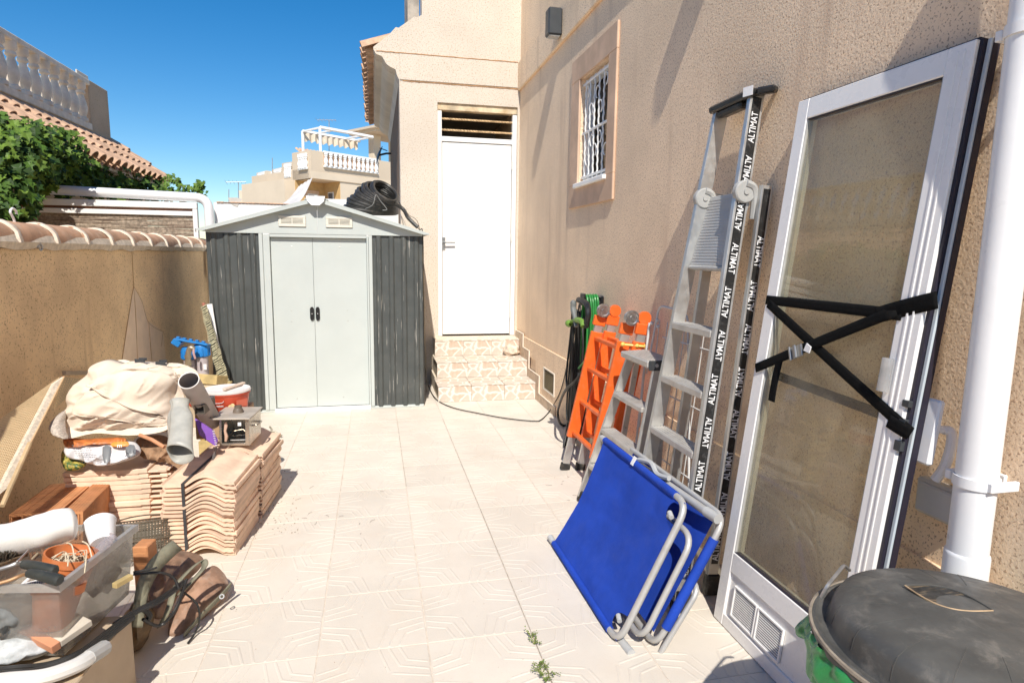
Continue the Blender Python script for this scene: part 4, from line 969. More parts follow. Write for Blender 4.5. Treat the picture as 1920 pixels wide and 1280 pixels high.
def tread(par, a, b, z, ra, rb, dep, th, m=ALU_D, name='tread', tilt=0.0, grooves=5):
    """step between stiles ra and rb at height z."""
    p = on(*ra, z); r_ = on(*rb, z); x = (p - r_).normalized()
    M = frame((p + r_) / 2, x, V((1, 0, tilt))); L = (p - r_).length - .028
    q = MB(M); q.box(-L / 2, L / 2, -dep / 2, dep / 2, -th, 0, .003)
    for k in range(grooves):
        y = -dep / 2 + dep * (k + .5) / grooves; q.box(-L / 2 + .004, L / 2 - .004, y - dep / grooves * .28, y + dep / grooves * .28, 0.0002, .0022, .0008)
    return q.build(name, m, par)
for z in (.165, .42, .675, .93, 1.19): tread(tl, 0, 0, z, (A0, A1), (B0, B1), .082, .030)
# platform folded up between the stiles
pa = on(A0, A1, 1.462); pb = on(B0, B1, 1.462); x = (pa - pb).normalized(); up_ = ((A1 - A0).normalized() + V((.10, 0, 0))).normalized()
q = MB(frame((pa + pb) / 2 + V((.0, 0, 0)), x, up_)); L = (pa - pb).length - .03
q.box(-L / 2, L / 2, 0, .33, -.012, .006, .003)
for k in range(22): q.box(-L / 2 + .01, L / 2 - .01, .018 + k * .0138, .024 + k * .0138, .0062, .0078)
plat = q.build('platform', mat('ribbed_platform', (.50, .50, .485), .55, metal=.3, var=.06), tl)
q = MB(frame((pa + pb) / 2, x, up_)); q.box(-L / 2, L / 2, -.02, -.0005, -.02, .014, .006); q.build('platform_lip', GPL, plat)
for (s0, s1, r1) in ((A0, A1, RA1), (B0, B1, RB1)):
    c = on(s0, s1, 1.775) + sideA * (.016 if s0 is A0 else .0) + V((0, -.0, 0))
    Mh = frame(c, sideA, (0, 0, 1)) @ RY(R(90))
    q = MB(Mh); q.lathe([(0, -.014), (.044, -.014), (.048, -.010), (.048, .014), (.043, .019), (.012, .020), (.012, .025), (0, .025)], 24); hd = q.build('hinge_disc', GPL, tl)
    q = MB(); q.tube(smoothpath([c + V((.0, -.012, .035)), c + V((.035, -.012, .02)), c + V((.05, -.008, -.03)), c + V((.052, -.002, -.11))], 6), [.017] * 19, 8); q.build('hinge_arm', GPL, hd)
# black top rail with a sticker
a = B1 + V((-.01, .03, .0)); b = A1 + V((-.008, -.03, .006)); e = A1 + V((.045, -.075, .010))
q = MB(); q.bar(a, b, .085, .032, V((1, 0, .15)), .008); tr = q.build('top_rail', BLK, tl)
q = MB(); q.bar(a + V((.0, -.05, -.030)), b + V((.0, .09, -.030)), .06, .034, V((1, 0, .15)), .010); q.build('rail_web', BLK, tr)
q = MB(); q.bar(b + V((0, .01, 0)), e, .07, .030, V((1, 0, .15)), .008); q.build('rail_end', BLK, tr)
q = MB(frame(PL(frame(A1 + V((-.052, -.03, 0)), (0, -1, 0), (0, 0, 1)), 1427, 178) * 0 + A1 + V((-.054, -.018, .004)), (0.25, -1, 0), (0, 0, 1))); q.box(-.022, .03, -.018, .02, 0, .0015); stc = q.build('sticker', INK_W, tr)

# ---- short step ladder
sl_ = thing('step_ladder', 'short aluminium step ladder between the orange ladder and the tall ladder', 'ladder', (1.35, 3.1, 0))
C0, C1, D0, D1 = V((1.235, 2.83, 0)), V((1.45, 2.955, .94)), V((1.225, 3.46, 0)), V((1.45, 3.30, .94))
sdC = (C1 - D1).normalized()
for (p, r_) in ((C0, C1), (D0, D1)):
    q = MB(); q.bar(p + V((0, 0, .03)), r_, .022, .05, sdC, .0015); q.build('front_stile', ALU, sl_)
    ax = (r_ - p).normalized(); q = MB(); q.bar(p + ax * .002, p + ax * .07, .034, .06, sdC, .005); q.build('rubber_foot', RUB, sl_)
for (p, r_) in ((V((1.40, 2.83, 0)), C1 + V((.035, -.005, -.03))), (V((1.40, 3.40, 0)), D1 + V((.035, .005, -.03)))):
    q = MB(); q.bar(p, r_, .018, .034, sdC, .0015); rs_ = q.build('rear_leg', ALU, sl_)
    q = MB()
    for k in range(5): q.lathe([(0, 0), (.006, 0), (.006, .003), (0, .004)], 8, frame(p.lerp(r_, .2 + k * .17) + V((0, -.011, 0)), (1, 0, 0), (0, 0, 1)) @ RX(0))
    q.build('rivet', ZN, rs_)
for z in (.255, .485, .712): tread(sl_, 0, 0, z, (C0, C1), (D0, D1), .085, .026)
q = MB(frame((C1 + D1) / 2 + V((.008, 0, .012)), sdC, (1, 0, .05))); L = (C1 - D1).length + .02
q.box(-L / 2, L / 2, -.075, .085, -.026, .010, .006)
for k in range(8): q.box(-L / 2 + .02, L / 2 - .02, -.066 + k * .018, -.058 + k * .018, .0102, .0122)
q.build('top_step', ALU_D, sl_)
q = MB(frame(C1 + V((.008, -.0, .0)), (1, 0, 0), (0, 0, 1))); q.box(-.070, .070, -.03, .024, .0115, .022, .004); ec = q.build('end_cap', CHAR, sl_)
q = MB()
for k in (-.02, .03): q.lathe([(.010, 0), (.010, .004), (0, .006)], 10, frame(C1 + V((k, -.0225, -.002)), (1, 0, 0), (0, 0, 1)))
q.build('bolt', GPL, ec)
q = MB(); q.bar(C0.lerp(C1, .68) + V((.03, -.014, 0)), V((1.40, 2.83, 0)).lerp(C1, .55) + V((.02, -.012, .0)), .016, .003, (0, 0, 1)); q.build('spreader_bar', GALV, sl_)

# ---- orange folding ladder
ORG = mat('orange_enamel', (.80, .14, .022), .40, var=.08, vscale=8, dirt=.18, dirtcol=(.55, .34, .22), dscale=22, bump=.05)
ol = thing('folding_ladder', 'orange folding multi-joint ladder with aluminium legs leaning on stucco wall', 'ladder', (1.4, 3.6, 0))
def sec(off, P0, P1, Q0, Q1, legs=True):
    P0, P1, Q0, Q1 = [V(k) + V((off, 0, 0)) for k in (P0, P1, Q0, Q1)]
    sd = (P1 - Q1).normalized()
    for (a, b) in ((P0, P1), (Q0, Q1)):
        q = MB(); q.bar(a.lerp(b, .22), a.lerp(b, .90), .030, .082, sd, .004); rl = q.build('rail', ORG, ol)
        q = MB(); q.bar(a.lerp(b, .012), a.lerp(b, .2195), .022, .05, sd, .002); q.build('inner_leg', ALU, rl)
        q = MB(); q.bar(a, a.lerp(b, .045), .036, .066, sd, .004); q.build('rubber_foot', RUB, rl)
        q = MB(); q.bar(a.lerp(b, .8995), a.lerp(b, .94), .024, .054, sd, .001); q.build('hinge_band', ALU, rl)
        q = MB(); q.bar(a.lerp(b, .94), a.lerp(b, 1.0), .032, .086, sd, .005); q.build('hinge_block', ORG, rl)
    for t_ in (.255, .46, .67, .86):
        q = MB(); q.bar(P0.lerp(P1, t_) - sd * .010, Q0.lerp(Q1, t_) + sd * .010, .030, .030, (0, 0, 1), .006); q.build('rung', ORG, ol)
    return P0, P1, Q0, Q1
P0, P1, Q0, Q1 = (1.285, 3.53, 0), (1.485, 3.46, 1.10), (1.290, 4.02, 0), (1.49, 3.93, 1.10)
a = sec(0, P0, P1, Q0, Q1)
b = sec(.105, (1.285, 3.49, 0), (1.455, 3.40, 1.105), (1.290, 4.0, 0), (1.465, 3.9, 1.105))
for (p, r_) in ((V(P1), V(b[1])), (V(Q1), V(b[3]))):
    m_ = (p + r_) / 2 + V((0, 0, .035)); q = MB(frame(m_ + V((-.035, -.02, .0)), (1, 0, 0), (0, 0, 1))); q.lathe([(0, -.012), (.046, -.012), (.046, .012), (.034, .013), (.030, .009), (.014, .009), (.014, .014), (0, .014)], 22); hj = q.build('hinge_disc', STEEL, ol)
    q = MB(frame(m_ + V((.045, -.022, .0)), (1, 0, 0), (0, 0, 1))); q.lathe([(0, -.012), (.04, -.012), (.04, .012), (0, .013)], 22); q.build('hinge_cover', ORG, hj)
YEL = mat('yellow_latch', (.85, .55, .12), .45, var=.1)
p = V(P1).lerp(V(P0), .11) + V((-.02, -.045, 0)); q = MB(); e = p + V((.13, -.04, -.01)); q.tube([p, e], .007, 8); q.sphere(p, .014, 8, 6); q.sphere(e, .016, 8, 6); q.sphere(p.lerp(e, .62) , .013, 8, 6); q.build('latch_bar', YEL, ol)

# ---- wire drying rack behind the ladders
dk = thing('drying_rack', 'folded thin white wire drying rack behind the aluminium ladders', 'drying rack', (1.58, 3.0, 0))
DK = mat('grey_white_wire', (.60, .60, .59), .4, var=.1)
q = MB(); q.tube(roundpoly([AX(1212, 700, 1.57), AX(1236, 573, 1.60), AX(1268, 580, 1.61), AX(1290, 590, 1.62), (1.50, 2.62, .05), (1.48, 3.30, .05), AX(1200, 760, 1.53)], .05, 4, closed=False), .0065, 7); q.build('outer_frame', DK, dk)
for k in range(7):
    q = MB(); y = 3.25 - k * .09; q.tube([(1.49, y - .04, .07), (1.60, y + .02 - k * .01, 1.14)], .0028, 5); q.build('wire', DK, dk)
for (u, v_) in ((1.05, 3.20), (.75, 3.22), (.40, 3.25)):
    q = MB(); q.tube([(1.60 - (1.14 - u) * .10, v_, u), (1.60 - (1.14 - u) * .10, v_ - .55, u)], .0045, 6); q.build('cross_rail', DK, dk)
q = MB(); q.tube([AX(1218, 605, 1.585), AX(1205, 720, 1.545), AX(1198, 800, 1.52)], .008, 7); q.build('support_leg', DK, dk)
q = MB()
for (x, y) in ((1222, 606), (1232, 600), (1234, 612)): q.sphere(AX(x, y, 1.58), .011, 8, 6)
q.build('joint_cap', DK, dk)

# ---- hose hanger, green hose, black hoses and sprayer
hg = thing('hose_hanger', 'black plastic hose hanger fixed to stucco wall', 'hanger', (1.65, 4.4, 1.15))
c = AX(1121, 566, 1.63); q = MB(T(c.x, c.y, c.z)); q.box(-.0, .024, -.07, .07, -.06, .05, .012); q.build('back_plate', BLK, hg)
q = MB(T(c.x, c.y, c.z)); q.lathe([(.045, -.0), (.05, .0), (.05, .12), (.045, .12)], 16, RY(R(-90)) @ T(-.02, 0, 0), -PI * .55, PI * .55); q.box(-.125, -.112, -.05, .05, -.01, .065, .006); q.build('arm', BLK, hg)
GRN = mat('green_hose', (.03, .24, .05), .35, var=.1, vscale=10)
gh = thing('garden_hose', 'bright green garden hose looped over the black wall hanger', 'hose', (1.55, 4.4, .9)); random.seed(4)
q = MB()
for k in range(5):
    o = V((-.020 * k, rr(-.01, .01), 0)); w_ = .066 + rr(-.012, .02); dn = .32 + .05 * k + rr(-.03, .05)
    pts = [c + o + V((-.02, y * w_ * f_, z)) for (y, z, f_) in ((0, .052, 1), (.75, .02, 1), (1.05, -.12, 1), (.95, -dn, 1), (.4, -dn - .10, 1), (-.3, -dn - .10, 1), (-.95, -dn, 1), (-1.1, -.12, 1), (-.8, .02, 1))]
    q.tube(smoothpath(pts, 6, True), .0085, 7, closed=True)
q.build('hose_loops', GRN, gh)
q = MB(); q.tube(smoothpath([AX(1128, 600, 1.5), AX(1118, 640, 1.5), AX(1100, 672, 1.49), AX(1085, 690, 1.5)], 6), .0085, 7); q.tube(smoothpath([AX(1088, 735, 1.52), AX(1080, 760, 1.52), AX(1078, 790, 1.5), AX(1082, 800, 1.5)], 6), .008, 7); q.build('hose_end', GRN, gh)
bh = thing('black_hose', 'tangle of black hoses and cables hanging beside green hose', 'hose', (1.5, 4.55, .6))
pk = AX(1090, 575, 1.54)
q = MB()
for k in range(14):
    x0 = rr(-.08, .05); y0 = rr(-.08, .09); bot = rr(.08, .55); sp = rr(.04, .13)
    top = pk + V((x0, y0, rr(-.05, .02)))
    pts = [top, top + V((x0 * .2 - .01, -sp, -.25)), V((pk.x + x0 - .02, pk.y + y0 - sp * .8, bot + .10)), V((pk.x + x0 - .02, pk.y + y0, bot)), V((pk.x + x0 - .01, pk.y + y0 + sp, bot + .12)), top + V((.02, sp, -.2))]
    q.tube(smoothpath(pts, 7, True), rr(.006, .0105), 7, closed=True)
for k in range(6):
    x0 = -.05 + .022 * k; q.tube(smoothpath([pk + V((x0, -.02 + .01 * k, -.05)), pk + V((x0 * .7, .0, -.35)), pk + V((x0 * .6 - .02, .02, -.62)), pk + V((x0 - .02, .05, -.95)), V((pk.x + x0 - .06, pk.y + .02 * k, .012))], 6), .010, 7)
q.tube(smoothpath([AX(1098, 690, 1.42), AX(1078, 715, 1.38), AX(1058, 735, 1.40), AZ(1046, 772, .10), AZ(1052, 795, .03), AZ(1072, 792, .03), AX(1100, 745, 1.5)], 8), .0105, 7)
q.tube(smoothpath([AX(1085, 700, 1.45), AX(1088, 740, 1.42), AX(1080, 780, 1.42), AZ(1066, 815, .02), AZ(1072, 832, .015)], 8), .0105, 7)
q.build('hose_tangle', CAB, bh)
sp = thing('hose_sprayer', 'grey and green hose spray gun hanging over the black hoses', 'spray gun', tuple(pk))
GRP = mat('sprayer_grey', (.16, .17, .165), .45, var=.1); LIME = mat('sprayer_green', (.16, .30, .05), .45, var=.1)
a = AX(1075, 578, 1.42); b = AX(1081, 612, 1.42)
q = MB(); q.tube(smoothpath([a + V((0, .03, .035)), a + V((0, 0, .045)), a, b.lerp(a, .4), b], 5), [.016] * 5 + [.022] * 8 + [.017] * 8, 10); q.build('grip', GRP, sp)
d_ = AX(1066, 606, 1.40); q = MB(frame(d_, (0, -1, 0), (1, 0, 0)) @ RY(R(90))); q.lathe([(0, -.01), (.024, -.012), (.028, .01), (.022, .03), (.012, .045)], 14); q.build('nozzle', LIME, sp)
q = MB(); q.tube(smoothpath([d_, AX(1078, 600, 1.42), AX(1090, 602, 1.42), AX(1094, 612, 1.42)], 5), [.014] * 6 + [.02] * 10, 10); q.build('trigger', LIME, sp)
q = MB(); q.tube(smoothpath([AX(1085, 562, 1.45), AX(1100, 570, 1.45), AX(1103, 590, 1.44), AX(1098, 612, 1.44)], 6), [.022] * 19, 8); q.build('collar', BLK, sp)

# ---- folded blue sunbed
BLUE = mat('blue_canvas', (.016, .062, .42), .80, var=.10, vscale=7, bump=.35, bscale=500, dirt=.12, dirtcol=(.10, .14, .42), dscale=4, spec=.2)
PIPE = mat('grey_steel_tube', (.50, .50, .49), .45, metal=.35, var=.06, vscale=10, dirt=.2, dirtcol=(.42, .39, .34))
KNU = mat('grey_end_cap', (.44, .45, .45), .5, var=.06)
sb = thing('folded_sunbed', 'folded blue canvas sunbed with grey tube frame leaning on the ladders', 'sunbed', (.95, 2.5, 0))
SM = frame((.888, 2.925, .018), (.010, -.82, .0), (.262, -.03, .535)); SW, SH = .815, .600
def sbt(name, pts, r=.0125, m=PIPE, M=SM, closed=False, rad=.06, par=sb):
    q = MB(M); q.tube(roundpoly(pts, rad, 6, closed) if rad else [V(k) for k in pts], r, 12, closed=closed); return q.build(name, m, par)
sbt('front_frame', [(0, 0, 0), (SW + .05, 0, 0), (SW + .05, SH, 0), (-.02, SH, 0)], .0135, closed=False, rad=.075)
q = MB(SM)
def cloth(u, v):
    nt_ = max(0, 1 - ((v - .085) / .085) ** 2) ** .5 if v < .17 else (max(0, 1 - ((v - .90) / .10) ** 2) ** .5 if v > .80 else 0)
    x = .012 + (SW + .035 - .095 * nt_) * u; y = .0 + SH * v
    pinch = .045 * (math.sin(v * PI)) * (1 - u) ** 3; x += pinch
    cut = 0.0
    return V((x, y, -.018 * math.sin(u * PI) * math.sin(v * PI) + .0035 * noise.noise(V((u * 3 + v * 2, v * 6 - u * 2, 1))) + .0016 * noise.noise(V((u * 9, v * 16, 4))) + .013 * (1 if v in (0.0, 1.0) else .2) * 0 + .004))
q.grid(cloth, 26, 60)
cf = q.build('canvas', BLUE, sb, 60)
q = MB(SM)
for v_ in (0, SH):   # hems wrapped round the tubes
    q = MB(SM); q.tube([(.015, v_, 0), (SW - .04, v_, 0)], .0165, 12); q.build('canvas_hem', BLUE, cf)
# cut-outs at the near corners read as dark holes with the knuckle inside
for (yy_, s_) in ((.065, 1), (SH - .075, -1)):
    q = MB(SM); q.tube([(SW - .03, yy_ + .006, .002), (SW + .0, yy_ - .004, .004)], .010, 10); q.build('knuckle', KNU, sb)
sbt('end_cap', [(-.03, SH, 0), (.02, SH, 0)], .016, KNU, rad=0); sbt('end_cap', [(-.045, .006, .008), (.0, .0, .0)], .016, KNU, rad=0)
q = MB(SM); q.tube([(SW + .02, -.004, -.03), (SW + .10, -.0, -.035)], .017, 12); q.build('end_cap', KNU, sb)
# second leaf behind and the folded leg loops
S2 = SM @ T(.06, .06, -.115) @ RX(R(-2))
q = MB(S2); q.grid(lambda u, v: V((.03 + .78 * u, .03 + .52 * v, -.012 * math.sin(u * PI) * math.sin(v * PI))), 16, 12); q.build('canvas', BLUE, sb, 60)
sbt('rear_frame', [(0, .56, 0), (SW + .045, .56, 0), (SW + .045, .0, 0), (.05, .0, 0)], .0125, M=S2, rad=.07)
q = MB(S2); q.tube([(SW + .045, .08, 0), (SW + .045, .47, 0)], .019, 12); q.build('canvas_hem', BLUE, sb)
S3 = SM @ T(.02, .0, -.055)
sbt('leg_loop', [(.3, .50, 0), (SW + .075, .50, .0), (SW + .075, .06, .0), (.35, .06, 0)], .0125, M=S3, rad=.075)
S4 = SM @ T(.06, -.02, -.17)
sbt('leg_loop', [(.45, .30, 0), (SW + .05, .36, .0), (SW + .05, -.005, .035), (.5, -.0, .03)], .011, M=S4, rad=.06)
sbt('side_tube', [(.22, SH - .005, -.04), (SW + .05, SH + .005, -.09)], .017, M=SM, rad=0)
sbt('end_cap', [(SW + .045, SH + .005, -.09), (SW + .12, SH + .008, -.096)], .020, KNU, M=SM, rad=0)
q = MB(SM); q.box(.37, .40, SH - .012, SH + .03, .014, .0165, .001); q.build('care_tag', INK_W, sb)
q = MB(SM); q.tube(smoothpath([(.36, SH + .02, -.02), (.45, SH + .04, -.03), (.52, SH + .015, -.04), (.60, SH + .03, -.05)], 5), .012, 7); q.build('hinge_lever', KNU, sb)

# ---- waste bin with lid and liner
BX, BYY, BR, BZ = 1.235, .955, .318, .672
BIN = mat('bin_plastic', (.078, .078, .074), .48, var=.2, vscale=9, dirt=.6, dirtcol=(.22, .205, .18), dscale=13, bump=.08, bscale=60)
bn = thing('waste_bin', 'large black round waste bin with dusty lid and wire handle', 'bin', (BX, BYY, 0))
BT = T(BX, BYY, 0) @ RX(R(-1.5)) @ RY(R(1.5))
q = MB(BT); q.lathe([(0, .004), (.215, .004), (.222, .02), (.272, .60), (.292, .62), (.292, .65), (.282, .65)], 48); q.build('bin_body', BIN, bn)
q = MB(BT); r_ = BR
q.lathe([(r_ - .004, BZ - .032), (r_ + .006, BZ - .028), (r_ + .011, BZ - .012), (r_ + .006, BZ - .001), (r_ - .002, BZ + .001), (r_ - .010, BZ - .006), (r_ - .024, BZ - .008), (r_ - .030, BZ + .004), (r_ - .036, BZ + .034), (r_ - .046, BZ + .052), (r_ - .070, BZ + .063), (r_ - .13, BZ + .074), (r_ - .2, BZ + .081), (.075, BZ + .084), (.03, BZ + .0845), (0, BZ + .0845)], 72); lid = q.build('bin_lid', BIN, bn, 50)
g0, g1 = AZ(1697, 1096, BZ + .084), AZ(1862, 1143, BZ + .084); ga = math.atan2(g1.y - g0.y, g1.x - g0.x); gc = (g0 + g1) / 2; GL = (g1 - g0).length
GM = T(gc.x, gc.y, BZ + .0800) @ RZ(ga) @ RX(R(-1.5))
def grip(u, v):
    x = GL * (u - .5); w_ = .052 * math.sin(PI * min(max(u, .0), 1)); return V((x, -w_ + 2 * w_ * v, .0022 - .0008 * math.sin(PI * v)))
q = MB(GM); q.grid(grip, 24, 8); gp = q.build('lid_grip', mat('grip_hollow_shade', (.030, .030, .029), .45, var=.4, vscale=40, streak=((.30, .22, .13), (8, 90, 8), (.50, .66))), lid, 60)  # near-black colour paints the shade of the hollow grip onto the lid
q = MB(GM); q.tube([(GL * (i / 24 - .5), -.052 * math.sin(PI * i / 24), .0022) for i in range(25)], .0024, 6); q.build('grip_edge', mat('sunworn_plastic', (.42, .30, .18), .6, var=.3, vscale=20), lid)
q = MB(GM); q.tube([(GL * (i / 24 - .5), .052 * math.sin(PI * i / 24), .003) for i in range(25)], .0020, 6); q.build('grip_edge', BIN, lid)
q = MB(BT); q.tube([((r_ + .008) * math.cos(k * PI / 36), (r_ + .008) * math.sin(k * PI / 36), BZ - .004) for k in range(72)], .005, 6, closed=True); q.build('rim_bead', mat('dusty_rim', (.27, .23, .18), .7, var=.25, vscale=25), lid)
for k in range(18):
    a_ = k * 2 * PI / 18 + .2; q = MB(BT @ RZ(a_)); q.tube([(r_ - .16, 0, BZ + .0765), (r_ - .13, 0, BZ + .0735), (r_ - .070, 0, BZ + .0625), (r_ - .046, 0, BZ + .0515), (r_ - .036, 0, BZ + .0335), (r_ - .031, 0, BZ + .006)], .0014, 5); q.build('lid_rib', BIN, lid)
q = MB(BT); sp_ = AZ(1755, 1235, BZ + .07); solo_m = mat('white_splash', (.62, .61, .58), .7, var=.15, vscale=60)
q = MB(frame(AZ(1752, 1234, BZ + .0625), (.2, -1, -.3), (1, .2, .1))); q.prism([(-.016, -.004), (-.008, .006), (.004, .008), (.015, .004), (.018, -.002), (.006, -.007)], 0, .0015, 'Z'); q.build('paint_splash', solo_m, lid)
ln_ = MB(BT); random.seed(8)
def liner(u, v):
    a_ = 2 * PI * u; n2 = noise.noise(V((math.cos(a_) * 4, math.sin(a_) * 4, v * 2.5))); n3 = noise.noise(V((math.cos(a_) * 13, math.sin(a_) * 13, v * 3)))
    rad = .326 + .016 * math.sin(v * PI) + n2 * .030 * (.3 + v) + n3 * .014; z = BZ - .014 - v * (.085 + .05 * n2); return V((rad * math.cos(a_), rad * math.sin(a_), z))
ln_.grid(liner, 220, 12)
lm = mat('green_liner_film', (.035, .25, .075), .28, var=.15, vscale=9, spec=.6); solo(ln_, 'bin_liner', lm, 'crumpled green plastic bag edge hanging out under the bin lid', 'bin bag', smooth=180)
q = MB(); q.tube(roundpoly([AZ(1533, 1150, .625), AZ(1535, 1128, .655), AZ(1551, 1098, .70), AZ(1582, 1059, .715), AZ(1593, 1068, .69)], .012, 4, closed=False), .0045, 8); q.build('bail_handle', GALV, bn)

# ---- weeds in the floor joint
def weed(pts, lab, seed, n, s):
    random.seed(seed); ob = thing('weed', lab, 'weed', tuple(pts[0])); q = MB(); l_ = MB()
    for p in pts:
        for k in range(n):
            a_ = rr(0, 2 * PI); L = rr(.02, .06) * s; tip = p + V((math.cos(a_) * L * .8, math.sin(a_) * L * .9, rr(.006, .035)))
            q.tube([p, (p + tip) / 2 + V((0, 0, .008)), tip], .0009, 4)
            for j in range(7):
                m_ = p.lerp(tip, rr(.3, 1.05)) + V((rr(-.006, .006), rr(-.006, .006), rr(0, .008))); leaf_mb(l_, m_, (rr(-.4, .4), rr(-.6, .2), 1), (rr(-1, 1), rr(-1, 1), 0), rr(.004, .0072))
    q.build('stem', mat('weed_stem_%d' % seed, (.22, .24, .06), .7, var=.2), ob); l_.build('leaf_tuft', mat('weed_leaf_%d' % seed, (.13, .19, .035), .6, var=.3, vscale=40), ob, 0)
weed([AZ(997, 1196, .003), AZ(1001, 1207, .003)], 'small green weed sprig in the floor joint nearest the sunbed', 31, 6, .7)
weed([AZ(1012, 1248, .003), AZ(1017, 1262, .003), AZ(1022, 1275, .003), AZ(1030, 1262, .003)], 'larger green weed clump growing from floor joint below the sprig', 32, 6, .95)
# ---- second lamp above the frame: throws the long diagonal shade on the wall
q = thing('wall_lamp', 'dark grey box wall lamp on the band above the tall ladder', 'lamp', (WX - .03, 2.56, 3.40))
copy_src = bpy.data.objects['wall_lamp']
for ch in copy_src.children:
    c_ = ch.copy(); COL.objects.link(c_); c_.parent = q; c_.matrix_parent_inverse = ch.matrix_parent_inverse.copy()
# ================================================================== LEFT SIDE: the heap along the ochre wall
CLAY = mat('pale_clay', (.78, .57, .42), .85, var=.12, vscale=11, bump=.25, bscale=90, objvar=.16, dirt=.5, dirtcol=(.62, .50, .38), dscale=9)
CLAY2 = mat('pale_clay_flat', (.80, .61, .46), .85, var=.10, vscale=11, bump=.25, bscale=90, objvar=.10, dirt=.3, dirtcol=(.62, .50, .38), dscale=9)
def along(pts, L, th):
    """sheet of a profile (x,z) with thickness th below it, extruded L along y."""
    q = MB(); n = len(pts)
    vs = [(x, y, z - dz) for y in (0, L) for dz in (0, th) for x, z in pts]
    fs = []
    for k in range(n - 1):
        fs += [(k, k + 1, 2 * n + k + 1, 2 * n + k), (n + k + 1, n + k, 3 * n + k, 3 * n + k + 1), (k + 1, k, n + k, n + k + 1), (2 * n + k, 2 * n + k + 1, 3 * n + k + 1, 3 * n + k)]
    fs += [(0, 2 * n, 3 * n, n), (n - 1, 2 * n - 1, 4 * n - 1, 3 * n - 1)]
    return q.add(vs, fs)
prof = [(0, .010), (.008, .0), (.03, -.001), (.10, -.001)] + [(.10 + .215 * i / 16, -.001 + .046 * math.sin(PI * min(1, (i / 16) * 1.08)) ** 1.2) for i in range(1, 15)] + [(.303, .006), (.318, .002), (.335, .004), (.338, -.006)]
q = along(prof, .43, .0125)
s_me = q.mesh('roof_tile', CLAY, 40)
st_a = V((-1.035, 3.150, 0)); dirx = V((.33, -.030, 0)).normalized(); ST = frame(st_a, dirx, (.05, 1, 0)); random.seed(12)
PT = .0213
for row_, (y0, n_) in enumerate(((0, 18), (.455, 18))):
    for k in range(n_):
        o = inst('roof_tile', s_me, ST @ T(rr(-.009, .009) + .012 * row_ + .0007 * k, y0 + rr(-.008, .008), .0125 + k * PT + (.0 if row_ == 0 else -.006)) @ RZ(R(rr(-1.3, 1.3))))
        top = k == n_ - 1
        if row_ == 0: tag(o, 'uppermost dusty S-shaped clay tile of the strapped front stack' if top else 'S-shaped clay roof tile in the strapped stack nearest the camera', 'roof tile', 'clay tiles in the strapped front stack')
        else: tag(o, 'uppermost S-shaped clay tile of the rear stack under the steel box' if top else 'S-shaped clay roof tile in the rear stack under the steel box', 'roof tile', 'clay tiles in the rear stack')
q = MB(ST); zt = 18 * PT + .004
q.box(.104, .118, -.006, -.0035, .0, zt - .006); q.box(.104, .118, -.006, .43, zt - .0055, zt - .0035)
solo(q, 'packing_strap', mat('strap_plastic', (.045, .045, .05), .5, var=.2), 'dark plastic packing strap round the front S-tile stack', 'strap')
# flat interlocking tiles seen end on
q = MB(); q.box(0, .405, 0, .40, 0, .0235, .002); q.box(.4055, .46, .004, .40, .0, .0105, .002); q.box(.4605, .50, 0, .40, .0, .021, .003); q.box(.5005, .515, 0, .40, .010, .019, .002); q.box(.06, .36, .0, .005, -.003, -.0002, .001)
f_me = q.mesh('roof_tile', CLAY2, 35); random.seed(13)
for k in range(12):
    o = inst('roof_tile', f_me, T(-1.605 + rr(-.007, .007), 3.52 + rr(-.008, .008), .001 + k * .0292) @ RZ(R(rr(-.9, .9) - 1)))
    tag(o, 'uppermost flat clay tile lying under the crumpled paper sack' if k == 11 else 'flat interlocking clay tile in the stack beneath the beige canvas heap', 'roof tile', 'flat clay tiles stacked by the wall')

# ---- inflated shapes for soft things
def soft(name, poly, bulge, m, parent=None, label=None, wr=.0, wscale=(6, 14), tilt=(0, 1, 0), back=.5, nr=18, nsub=6, seed=0, edge=.35, fold_dir=0.4, pts=None):
    """a soft closed body: outline poly (world points), swelling by 'bulge' towards tilt-reversed, with ridged creases."""
    loop = []
    n = len(poly); P = [V(p) for p in poly]
    loop = smoothpath(P, nsub, True); c = sum(loop, V((0, 0, 0))) / len(loop); m_ = len(loop)
    nrm = -V(tilt).normalized(); ax = nrm.orthogonal().normalized(); ay = nrm.cross(ax)
    q = MB(); vs = []; fs = []
    for side, amp in ((1, bulge), (-1, bulge * back)):
        b = len(vs)
        for j in range(nr + 1):
            v_ = 1 - j / nr
            for i in range(m_):
                p = c + (loop[i] - c) * v_; u = p - c; x, y = u.dot(ax), u.dot(ay)
                h = amp * (1 - v_ ** 2.6) ** .5
                cr = 0
                if wr:
                    xr = x * math.cos(fold_dir) + y * math.sin(fold_dir); yr = -x * math.sin(fold_dir) + y * math.cos(fold_dir)
                    n1 = noise.noise(V((xr * wscale[0], yr * wscale[1], seed))); n2 = noise.noise(V((xr * wscale[0] * 2.3 + 5, yr * wscale[1] * 2.1, seed + 3)))
                    cr = (1 - abs(n1) * 2.6) * wr + (1 - abs(n2) * 2.2) * wr * .4
                    cr *= min(1, (1 - v_) / edge + .25)
                vs.append(p + nrm * side * (h + cr * (1 if side > 0 else .3)))
        for j in range(nr):
            for i in range(m_): fs.append((b + j * m_ + i, b + j * m_ + (i + 1) % m_, b + (j + 1) * m_ + (i + 1) % m_, b + (j + 1) * m_ + i))
    half = (nr + 1) * m_
    for i in range(m_): fs.append((i, half + i, half + (i + 1) % m_, (i + 1) % m_))
    q.add(vs, fs); return q.build(name, m, parent, 75, label)
def PY_(pts, Y): return [AY(a, b, Y) for a, b in pts]
